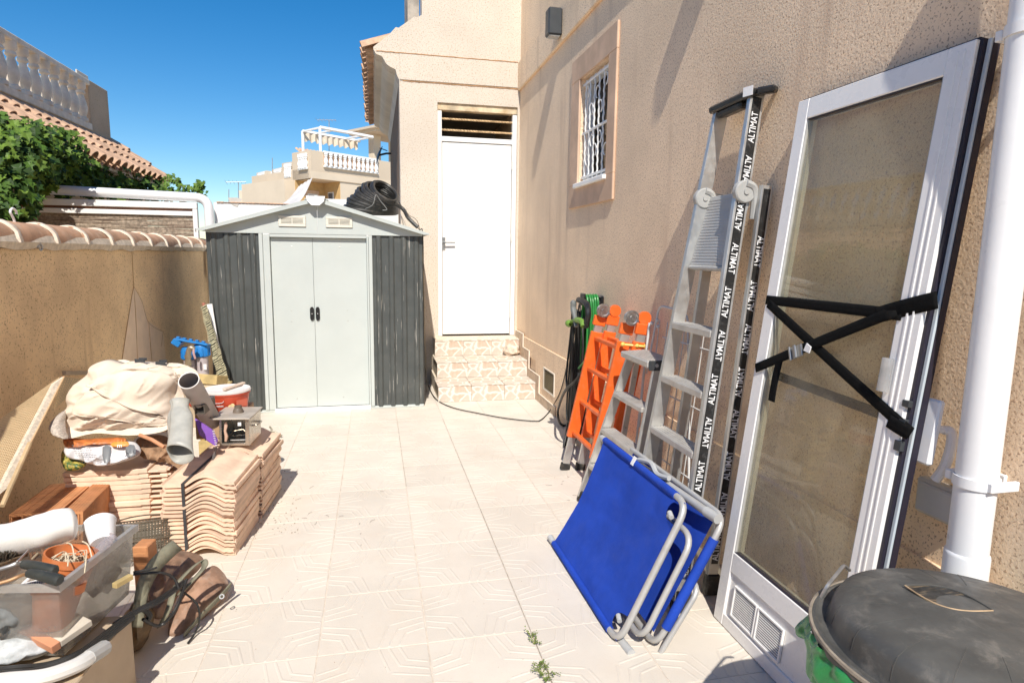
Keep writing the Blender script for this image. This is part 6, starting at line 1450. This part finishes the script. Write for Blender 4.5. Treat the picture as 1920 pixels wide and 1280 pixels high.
q = MB(); q.bar(AX(120, 699, -1.86), AX(210, 699, -1.86), .025, .02, (0, 0, 1), .002); solo(q, 'timber_batten', mat('grey_timber', (.45, .36, .26), .8, var=.15), 'thin grey timber batten lying along the wall behind canvas heap', 'batten')

# ---- hollow bricks
BRK = mat('hollow_brick', (.50, .225, .10), .75, var=.25, vscale=7, bump=.3, bscale=60, streak=((.60, .28, .12), (4, 60, 60), (.5, .7)), dirt=.2, dirtcol=(.50, .36, .24), dscale=8)
def brick(M, w_, l_, h_, lab, name='hollow_brick'):
    ob = thing(name, lab, 'brick', tuple(M.to_translation()), 'hollow bricks by the ochre wall'); q = MB(M); t_ = .012
    q.box(0, w_, 0, l_, 0, t_); q.box(0, w_, 0, l_, h_ - t_, h_); n = 4; q.box(0, t_, 0, l_, t_ + .0002, h_ - t_ - .0002); q.box(w_ - t_, w_, 0, l_, t_ + .0002, h_ - t_ - .0002)
    for k in range(1, n): x = w_ * k / n; q.box(x - .004, x + .004, .002, l_ - .002, t_ + .0002, h_ - t_ - .0002)
    q.box(t_ + .0004, w_ - t_ - .0004, .004, l_ - .004, h_ / 2 - .004, h_ / 2 + .004); q.build('brick_shell', BRK, ob)
    q = MB(M)
    for k in range(6): q.box(w_ * (k + .4) / 6, w_ * (k + .6) / 6, .004, l_ - .004, h_ + .0003, h_ + .0018)
    q.build('brick_groove', BRK, ob)
A = AZ(16, 965, .265); B = AZ(112, 958, .265); C_ = AZ(91, 911, .265)
brick(frame(A - V((0, 0, .16)), B - A, C_ - A), (B - A).length, .40, .16, 'uppermost hollow orange brick lying flat against the ochre wall')
A2 = AZ(114, 960, .275); C2 = AZ(158, 906, .275); M2 = frame(A2 - V((.0, .0, .155)), V((.99, .06, 0)), C2 - A2)
brick(M2 @ RY(R(4)), .080, .40, .155, 'hollow brick standing on edge beside the uppermost brick')
brick(T(-1.64, 3.22, .0) @ RZ(R(-4)), .22, .38, .10, 'lowest hollow brick under the other two')
c = AZ(247, 1023, .34); q = MB(T(c.x, c.y, 0) @ RZ(R(-8))); q.box(.0, .058, 0, .075, .05, .335, .004); solo(q, 'orange_brick', BRK, 'orange brick standing upright behind right side of clear storage box', 'brick')
# ---- wire basket
wk = thing('wire_basket', 'black wire mesh basket lying against the flat tile stack', 'basket', (-1.13, 3.2, .1))
KM = T(-1.13, 3.19, .085) @ RZ(R(8)) @ RX(R(-18)); KE = Matrix.Diagonal((1.0, .62, 1, 1))
WIRE = mesh_mat('wire_mesh', (.10, .085, .06), 1, 1, .42, None)
uv_grid(lambda u, v: KM @ V((.178 * math.cos(2 * PI * u) * (.92 + .08 * v), .62 * .178 * math.sin(2 * PI * u) * (.92 + .08 * v), -.075 + .17 * v)), 48, 6, 'mesh_wall', WIRE, wk, 78, 15)
WR = mat('rusty_wire', (.12, .09, .06), .6, metal=.3, var=.3, vscale=30)
for z_, s_ in ((.095, 1.0), (.01, .96), (-.075, .92)):
    q = MB(); q.tube([KM @ V((.179 * s_ * math.cos(2 * PI * i / 40), .62 * .179 * s_ * math.sin(2 * PI * i / 40), z_)) for i in range(40)], .004, 6, closed=True); q.build('rim_wire', WR, wk)
q = MB(); q.tube(smoothpath([KM @ V((-.17, 0, .09)), KM @ V((-.06, -.02, .12)), KM @ V((.06, -.02, .12)), KM @ V((.17, 0, .09))], 6), .004, 6); q.build('basket_handle', WR, wk)

# ---- brown leather tool bag with olive straps
lb = thing('leather_bag', 'worn brown leather bag with olive webbing trim lying by the tile stack', 'bag', (-.72, 2.65, 0))
LEA = mat('worn_leather', (.30, .18, .12), .6, var=.35, vscale=16, bump=.4, bscale=60, dirt=.7, dirtcol=(.50, .41, .34), dscale=10)
OLV = mat('olive_webbing', (.20, .19, .135), .75, var=.2, vscale=30, bump=.3, bscale=200)
soft('bag_body', PYZ([(322, 1192), (326, 1160), (345, 1118), (372, 1085), (398, 1060), (418, 1072), (428, 1092), (425, 1112), (400, 1140), (372, 1170), (345, 1196)], 2.58, .0022, 1160), .085, LEA, lb, wr=.012, wscale=(9, 14), seed=21, fold_dir=.9, tilt=(.25, 1, -.5))
soft('bag_flap', PYZ([(275, 1120), (285, 1075), (305, 1045), (335, 1032), (370, 1038), (382, 1050), (372, 1068), (345, 1095), (320, 1140), (300, 1160), (280, 1150)], 2.50, .0020, 1150), .07, mat('dark_leather', (.21, .125, .08), .5, var=.4, vscale=18, bump=.4, bscale=60, dirt=.35, dirtcol=(.36, .27, .2), dscale=12), lb, wr=.014, wscale=(9, 15), seed=23, fold_dir=.8, tilt=(.1, 1, -.5))
def ribbon(name, pts, w_, m, parent, side, n=6):
    P = smoothpath(pts, n); q = MB(); vs = []; s_ = V(side).normalized()
    for p in P: vs += [p - s_ * w_ / 2, p + s_ * w_ / 2]
    q.add(vs, [(2 * i, 2 * i + 1, 2 * i + 3, 2 * i + 2) for i in range(len(P) - 1)]); o = q.build(name, m, parent, 70); sd = o.modifiers.new('thickness', 'SOLIDIFY'); sd.thickness = .004; return o
def Pq(px, py, Y0, k, yr): return AY(px, py, Y0 + k * (yr - py))
ribbon('trim_strap', [AY(344, 1190, 2.45), AY(380, 1150, 2.52), AY(415, 1115, 2.62), AY(432, 1095, 2.66)], .045, OLV, lb, (.2, -.5, .75))
ribbon('trim_strap', [AY(300, 1175, 2.36), AY(316, 1140, 2.37), AY(328, 1100, 2.42), AY(352, 1070, 2.47), AY(378, 1050, 2.52), AY(384, 1062, 2.50), AY(360, 1090, 2.45), AY(335, 1115, 2.41)], .026, OLV, lb, (.8, 0, .35))
ribbon('carry_strap', [AY(262, 1130, 2.33), AY(270, 1095, 2.36), AY(290, 1060, 2.43), AY(318, 1032, 2.5), AY(332, 1022, 2.55)], .055, OLV, lb, (.55, .1, -.75))
ribbon('carry_strap', [AY(256, 1175, 2.30), AY(262, 1130, 2.33), AY(268, 1100, 2.36)], .04, OLV, lb, (.8, .1, -.2))
q = MB(frame(AY(416, 1117, 2.545), (1, .2, 0), (0, .4, 1))); q.lathe([(.006, .006), (.010, .006), (.010, .010), (.006, .010), (.006, .006)], 12); q.build('eyelet', GALV, lb)
gs = thing('grey_sack', 'small grey dusty sack behind the leather bag', 'sack', (-.95, 2.7, .2)); soft('sack_body', PYZ([(270, 1032), (300, 1036), (312, 1048), (292, 1075), (270, 1110), (266, 1070)], 2.60, .002, 1100), .05, mat('grey_cloth', (.30, .30, .27), .8, var=.2, vscale=20), gs, wr=.012, wscale=(12, 18), seed=31)

# ---- cardboard box underneath, white tray rim
cd = thing('moving_box', 'plain beige cardboard box under the clear storage box', 'box', (-1.1, 1.95, 0)); CARD = mat('beige_cardboard', (.48, .38, .27), .85, var=.06, vscale=5, dirt=.15, dirtcol=(.38, .28, .18), dscale=5)
BXM = T(-.835, 2.20, 0) @ RZ(R(-4)); q = MB(BXM); q.box(-.46, 0, -.62, 0, 0.002, .262, .004); q.build('carton_body', CARD, cd)
q = MB(BXM); q.box(-.46, .0, -.315, -.305, .2622, .2642); q.build('lid_seam', mat('brown_tape', (.38, .26, .15), .4, var=.05), cd)
tr_ = thing('white_tray', 'white curved plastic tray rim sticking out under the black cables', 'tray', (-1.0, 1.75, .3))
q = MB(); P = smoothpath([AZ(-60, 1290, .30), AZ(0, 1276, .305), AZ(80, 1268, .30), AZ(140, 1248, .295), AZ(176, 1226, .285), AZ(198, 1212, .275)], 6); vs = []
q.tube(P, [.022] * (len(P) - 6) + [.020] * 6, 10); q.build('tray_rim', mat('milky_plastic', (.66, .66, .64), .35, var=.05), tr_)
q = MB(); q.tube(P[-9:-1], .0235, 10); q.build('rim_grip', mat('grey_grip', (.40, .40, .39), .5, var=.05), tr_)

# ---- clear storage box and what lies in it
sx = thing('storage_box', 'clear plastic storage box full of pots and tools', 'storage box', (-1.05, 2.15, .275))
TN, TF = V((-.925, 1.945, .525)), V((-.855, 2.335, .525)); dl = V((-(TF - TN).y, (TF - TN).x, 0)).normalized() * .315
CLR = clear_mat('frosted_clear', (.86, .86, .85), .12, body=.30, bodycol=(.62, .61, .58))
top = [TN, TF, TF + dl, TN + dl]; cen = sum(top, V()) / 4
bot = [cen + (p - cen) * .86 + V((0, 0, -.245)) for p in top]; mid = [cen + (p - cen) * .985 for p in top]
def bpanel(name, a, b, c, d, par, m):
    q = MB(); q.grid(lambda u, v: a.lerp(b, u).lerp(d.lerp(c, u), v), 6, 6); o = q.build(name, m, par, 0); sd = o.modifiers.new('thickness', 'SOLIDIFY'); sd.thickness = .0022; return o
for k in range(4): bpanel('box_side', bot[k], bot[(k + 1) % 4], mid[(k + 1) % 4], mid[k], sx, CLR)
bpanel('box_floor', bot[0], bot[1], bot[2], bot[3], sx, CLR)
RIM = clear_mat('frosted_rim', (.88, .88, .87), .15, body=.55, bodycol=(.72, .71, .69))
for k in range(4):
    a, b = top[k], top[(k + 1) % 4]; out = ((a + b) / 2 - cen).normalized(); q = MB(); a2, b2 = a + (a - cen).normalized() * .012, b + (b - cen).normalized() * .012
    q.add([mid[k], mid[(k + 1) % 4], b2, a2, a2 + V((0, 0, -.022)), b2 + V((0, 0, -.022))], [(0, 1, 2, 3), (3, 2, 5, 4)]); o = q.build('box_rim', RIM, sx, 0); sd = o.modifiers.new('thickness', 'SOLIDIFY'); sd.thickness = .003
def pot(c, r_, h_, M, nm, lab, soil=True):
    ob = thing(nm, lab, 'flower pot', tuple(c)); TPOT = MATS.get('pot_terracotta') or mat('pot_terracotta', (.55, .17, .055), .5, var=.10, vscale=9, dirt=.2, dirtcol=(.5, .33, .22), dscale=18)
    q = MB(M); q.lathe([(0, -h_), (r_ * .70, -h_), (r_ * .93, -.028), (r_ * .93, -.026), (r_, -.026), (r_ * 1.02, 0), (r_ * .95, 0), (r_ * .92, -.02), (r_ * .86, -.03), (r_ * .70, -h_ + .01)], 36); q.build('pot_wall', TPOT, ob)
    if soil:
        q = MB(M); q.grid(lambda u, v: V((r_ * .88 * v * math.cos(2 * PI * u), r_ * .88 * v * math.sin(2 * PI * u), -.034 + .012 * noise.noise(V((v * 5 * math.cos(2 * PI * u), v * 5 * math.sin(2 * PI * u), 2))))), 30, 8); q.build('soil', mat('dry_soil', (.20, .145, .09), .95, var=.5, vscale=60, bump=1, bscale=90), ob)
        random.seed(41); RT = mat('pale_root', (.62, .54, .40), .8, var=.2, vscale=40)
        for k in range(16):
            a_ = rr(0, 6.28); b2 = a_ + rr(.4, 2.2); r1, r2 = rr(.1, .8) * r_, rr(.2, .85) * r_
            p0 = V((r1 * math.cos(a_), r1 * math.sin(a_), -.03)); p1 = V((r2 * math.cos(b2), r2 * math.sin(b2), -.028)); q = MB(M); q.tube(smoothpath([p0, (p0 + p1) / 2 + V((rr(-.02, .02), rr(-.02, .02), rr(.008, .03))), p1], 6), .0016, 5); q.build('root', RT, ob)
        for (p0, p1) in (((-.05, .07, .0), (.02, -.02, -.02)), ((-.01, .09, .004), (.06, .0, -.01)), ((.01, -.06, -.02), (.03, -.10, .0)), ((.05, -.04, -.02), (.075, -.085, -.02))):
            q = MB(M); q.tube(smoothpath([p0, ((p0[0] + p1[0]) / 2, (p0[1] + p1[1]) / 2, .012), p1], 6), .0022, 5); q.build('root', RT, ob)
    return ob
c = AZ(136, 1036, .535); M = T(*c) @ RX(R(-6)) @ RY(R(14)); pot(c, .075, .12, M, 'flower_pot', 'terracotta plastic pot with dry soil and pale roots atop the clear box')
c = AZ(112, 1092, .47); M = T(*c) @ RX(R(-14)) @ RY(R(8)); pot(c, .070, .13, M, 'flower_pot', 'empty orange plastic pot lying under the rooted pot inside clear box', False)
wc = thing('white_cup', 'white plastic cup tipped over at the back of the clear box', 'cup', tuple(AZ(186, 1000, .55)))
q = MB(T(*AZ(190, 1000, .54)) @ RZ(R(25)) @ RX(R(-62))); q.lathe([(0, -.045), (.036, -.045), (.047, .045), (.050, .048), (.0465, .045), (.035, -.042), (0, -.042)], 28); q.build('cup_wall', WHITE_P, wc)
bt_ = thing('clear_bottle', 'small clear plastic bottle resting on the right rim of clear box', 'bottle', tuple(AZ(195, 1015, .54)))
a = AZ(183, 1034, .525); b = AZ(214, 1003, .555); M = frame(a, (b - a).orthogonal(), (b - a).cross((b - a).orthogonal())); L = (b - a).length
if (M.to_3x3() @ V((0, 0, 1))).dot(b - a) < 0: M = M @ RX(PI)
q = MB(M); q.lathe([(0, 0), (.017, 0), (.018, L * .5), (.014, L * .58), (.017, L * .66), (.010, L * .74), (.010, L * .92), (.016, L * .95), (.010, L), (0, L)], 18); q.build('bottle_wall', clear_mat('bottle_clear', (.9, .88, .9), .08, body=.30, bodycol=(.75, .72, .76)), bt_)
# white cloth roll
wr_ = thing('cloth_roll', 'thick white cloth roll lying across the back of clear box', 'cloth roll', tuple(AZ(60, 1000, .58)))
q = MB(); P = smoothpath([AZ(-90, 1035, .60), AZ(-20, 1012, .60), AZ(40, 998, .60), AZ(90, 988, .60), AZ(128, 978, .60), AZ(146, 974, .60)], 8); N = len(P)
rad = [(.060 - .012 * i / N) * (1 if i < N - 8 else max(.35, math.cos((i - N + 8) / 8 * 1.35))) for i in range(N)]
q.tube(P, rad, 20); b0 = len(q.v)
q.v = [p + V((.004 * noise.noise(p * 11), 0, .016 * noise.noise(p * 9) + .006 * noise.noise(p * 26) - .01)) for p in q.v]; q.build('roll_body', mat('white_cloth', (.78, .77, .73), .9, var=.04, vscale=7, bump=.3, bscale=200), wr_, 80)
# wire brush
wb_ = thing('scrubbing_brush', 'dark bristled wire brush with metal handle in the clear box', 'brush', tuple(AZ(10, 1060, .5)))
random.seed(51); q = MB(); a, b = AZ(-80, 1085, .56), AZ(42, 1038, .53); d = b - a
for k in range(520):
    p = a + d * random.random() + V((rr(-.02, .02), rr(-.02, .02), 0)); q.tube([p, p + V((rr(-.016, .016), rr(.0, .03), rr(.018, .034)))], .0011, 3)
tag(q.build('bristle', mat('bristle_brown', (.085, .07, .05), .8, var=.5, vscale=60), wb_), kind='stuff'); q = MB(); q.bar(a, b, .012, .045, (0, 0, 1), .003); q.build('brush_back', mat('brush_wood', (.20, .14, .085), .7, var=.2), wb_)
# shears with black handles
sh = thing('garden_shears', 'garden shears with fat black grips across the front of clear box', 'shears', tuple(AZ(70, 1075, .55)))
GRIP = mat('shears_grip', (.035, .04, .038), .55, var=.15, vscale=30, dirt=.15, dirtcol=(.2, .19, .17))
for (a, b) in (((45, 1057), (104, 1070)), ((55, 1074), (113, 1088))):
    P = smoothpath([AZ(*a, .56), AZ((a[0] * .6 + b[0] * .4), (a[1] * .6 + b[1] * .4) - 1, .565), AZ(*b, .56)], 8); N = len(P); q = MB()
    q.tube(P, [.0125 + .005 * (i / N) if i < N - 2 else (.0165 if i == N - 2 else .012) for i in range(N)], 14); q.build('grip', GRIP, sh)
q = MB(); q.tube(smoothpath([AZ(46, 1057, .56), AZ(34, 1055, .555), AZ(15, 1062, .55), AZ(-30, 1075, .55)], 6), .006, 8); q.build('shank', GALV, sh); q = MB(); q.tube(smoothpath([AZ(56, 1075, .56), AZ(40, 1078, .55), AZ(15, 1088, .54), AZ(-30, 1100, .53)], 6), .0055, 8); q.build('shank', mat('copper_shank', (.36, .22, .12), .5, metal=.6, var=.2), sh)
q = MB(); q.bar(AZ(32, 1053, .57), AZ(53, 1031, .575), .007, .004, (0, 0, 1), .001); q.build('spring_arm', GALV, sh)
for (a, b, r_, m_, nm, lab) in (((84, 1026, .52), (128, 1012, .545), .0022, mat('steel_rod', (.6, .58, .55), .4, metal=.6), 'rod', 'thin bright rod behind the rooted pot in clear box'), ((40, 1098, .50), (92, 1048, .53), .0055, INK_W, 'white_stick', 'white plastic stick crossing under the shears'), ((60, 1048, .53), (72, 1036, .545), .004, BR, 'brass_pin', 'short brass pin beside the brush in clear box')):
    q = MB(); q.tube([AZ(a[0], a[1], a[2]), AZ(b[0], b[1], b[2])], r_, 8); solo(q, nm, m_, lab, nm.replace('_', ' ').split()[-1])
q = MB(frame(AZ(62, 1094, .50), (1, .4, .05), (-.3, 1, .3))); q.box(-.03, .03, -.012, .012, 0, .002)
cl_ = solo(q, 'barcode_card', INK_W, 'small white barcode card lying below the shears', 'card')
q = MB(frame(AZ(62, 1094, .503), (1, .4, .05), (-.3, 1, .3))); x = -.024
random.seed(6)
while x < .024: w_ = rr(.0008, .002); q.box(x, x + w_, -.009, .009, .0006, .001); x += w_ + rr(.001, .002)
o = q.build('barcode', STRIPE, cl_, 0); o['kind'] = 'stuff'
# things lying low in the box, seen through its side
ib = thing('terracotta_slab', 'terracotta edged slab seen through the side of clear box', 'slab', tuple(AZ(75, 1195, .33))); q = MB(frame(AZ(72, 1196, .335), AZ(108, 1216, .32) - AZ(36, 1178, .34), (.3, 1, .2))); q.box(-.09, .08, -.012, .014, -.015, .012, .002); q.build('slab_edge', mat('slab_clay', (.55, .25, .14), .7, var=.1), ib); q.M = q.M; q2 = MB(frame(AZ(72, 1196, .335), AZ(108, 1216, .32) - AZ(36, 1178, .34), (.3, 1, .2))); q2.box(-.09, .08, .0145, .11, -.012, .010, .002); q2.build('slab_face', mat('slab_face', (.55, .50, .42), .8, var=.1), ib)
for (px, py, z, sx_, col_, lab, nm) in ((30, 1140, .40, (.06, .10, .05), (.16, .17, .17), 'dark grey cloth bundle low in the clear box', 'cloth_bundle'), (190, 1075, .38, (.05, .09, .06), (.30, .26, .18), 'khaki cloth bundle at the right side inside clear box', 'cloth_bundle'), (20, 1215, .31, (.10, .07, .03), (.50, .53, .54), 'pale plastic scraps in the bottom of clear box', 'plastic_scrap')):
    q = MB(); q.sphere((0, 0, 0), 1, 24, 16); c = AZ(px, py, z); q.v = [c + V((p.x * sx_[0], p.y * sx_[1], p.z * sx_[2])) * (1 + .35 * noise.noise(p * 2.2 + V((px, 0, 0)))) for p in q.v]
    solo(q, nm, mat('bundle_%d' % px, col_, .8, var=.25, vscale=25, bump=.5, bscale=40), lab, 'cloth' if 'cloth' in nm else 'scrap', smooth=80)
q = MB(); q.bar(AZ(214, 1098, .42), AZ(246, 1080, .42), .018, .02, (0, 0, 1), .002); solo(q, 'wood_lath', YB, 'short wooden lath leaning inside right end of the clear box', 'lath')
# ---- black cables looped under the box and over the leather bag
bc = thing('black_cable', 'bundle of black cables looped under the clear box toward leather bag', 'cable', tuple(AZ(150, 1215, .28)))
random.seed(61)
for k in range(7):
    j = lambda s=6: rr(-s, s)
    P = [AZ(-60, 1262 + j(), .29), AZ(20, 1252 + k * 3.0 + j(3), .29 + rr(0, .02)), AZ(90, 1246 + k * 2.6 + j(3), .285), AZ(150, 1222 + k * 2.4, .275 + rr(0, .02)), AZ(205, 1180 + k * 2.2 + j(3), .27), AZ(250, 1148 + k * 1.5 + j(3), .27)]
    if k < 2: P += [AZ(300, 1122 + k * 5, .27), AZ(345, 1090 + k * 4, .25)]
    q = MB(); q.tube(smoothpath(P, 7), .0065 if k % 3 else .009, 7); q.build('cable_strand', CAB, bc)
for P, r_ in (([AZ(215, 1170, .27), AZ(262, 1142, .26), AZ(280, 1152, .22), AZ(276, 1162, .20)], .010), ([AZ(250, 1072, .36), AZ(285, 1066, .36), AZ(294, 1063, .36)], .004), ([AZ(250, 1076, .34), AZ(300, 1073, .33), AZ(325, 1082, .3), AZ(335, 1102, .26)], .005), ([AZ(338, 1105, .22), AZ(368, 1130, .15), AZ(374, 1160, .08), AZ(366, 1185, .02), AZ(352, 1205, .006)], .004), ([AZ(268, 1160, .22), AZ(300, 1172, .15), AZ(330, 1140, .2), AZ(350, 1085, .26)], .006)):
    q = MB(); q.tube(smoothpath(P, 7), r_, 7); q.build('cable_strand', CAB, bc)
q = MB(); q.sphere((0, 0, 0), 1, 24, 14); c = AZ(258, 1170, .09); q.v = [c + V((p.x * .05, p.y * .09, p.z * .085)) * (1 + .25 * noise.noise(p * 2)) for p in q.v]; solo(q, 'dark_boot', mat('brown_boot', (.15, .10, .05), .6, var=.3, vscale=20), 'dark brown rounded lump behind the cardboard box corner', 'boot', smooth=80)
# ---- crumbs, twigs and plaster dust near the stacks
random.seed(71); q = MB()
for k in range(320):
    t_ = random.random(); p = AZ(rr(455, 560), rr(870, 1010), .001) if t_ < .6 else AZ(rr(430, 1060), rr(800, 1270), .001)
    s_ = rr(.0012, .0045) if t_ < .6 else rr(.0008, .0022); q.cbox(p + V((0, 0, s_ * .4)), (s_ * 1.4, s_, s_ * .8), .0003)
o = q.build('floor_crumbs', mat('crumb', (.36, .29, .22), .9, var=.6, vscale=200), None); tag(o, 'scattered crumbs and grit on the pale floor tiles', kind='stuff')
q = MB()
for k in range(26):
    p = AZ(rr(470, 720), rr(900, 1040), .002) if k < 18 else AZ(rr(1020, 1080), rr(890, 945), .002); a_ = rr(0, 6.28); L = rr(.01, .045); q.tube(smoothpath([p, p + V((math.cos(a_) * L * .5, math.sin(a_) * L * .5, .002)) + V((rr(-.006, .006), rr(-.006, .006), 0)), p + V((math.cos(a_) * L, math.sin(a_) * L, 0))], 4), .0007, 4)
o = q.build('twig_litter', mat('twig', (.14, .10, .07), .9, var=.4), None); tag(o, 'thin dry twig scraps strewn on the pale floor', kind='stuff')
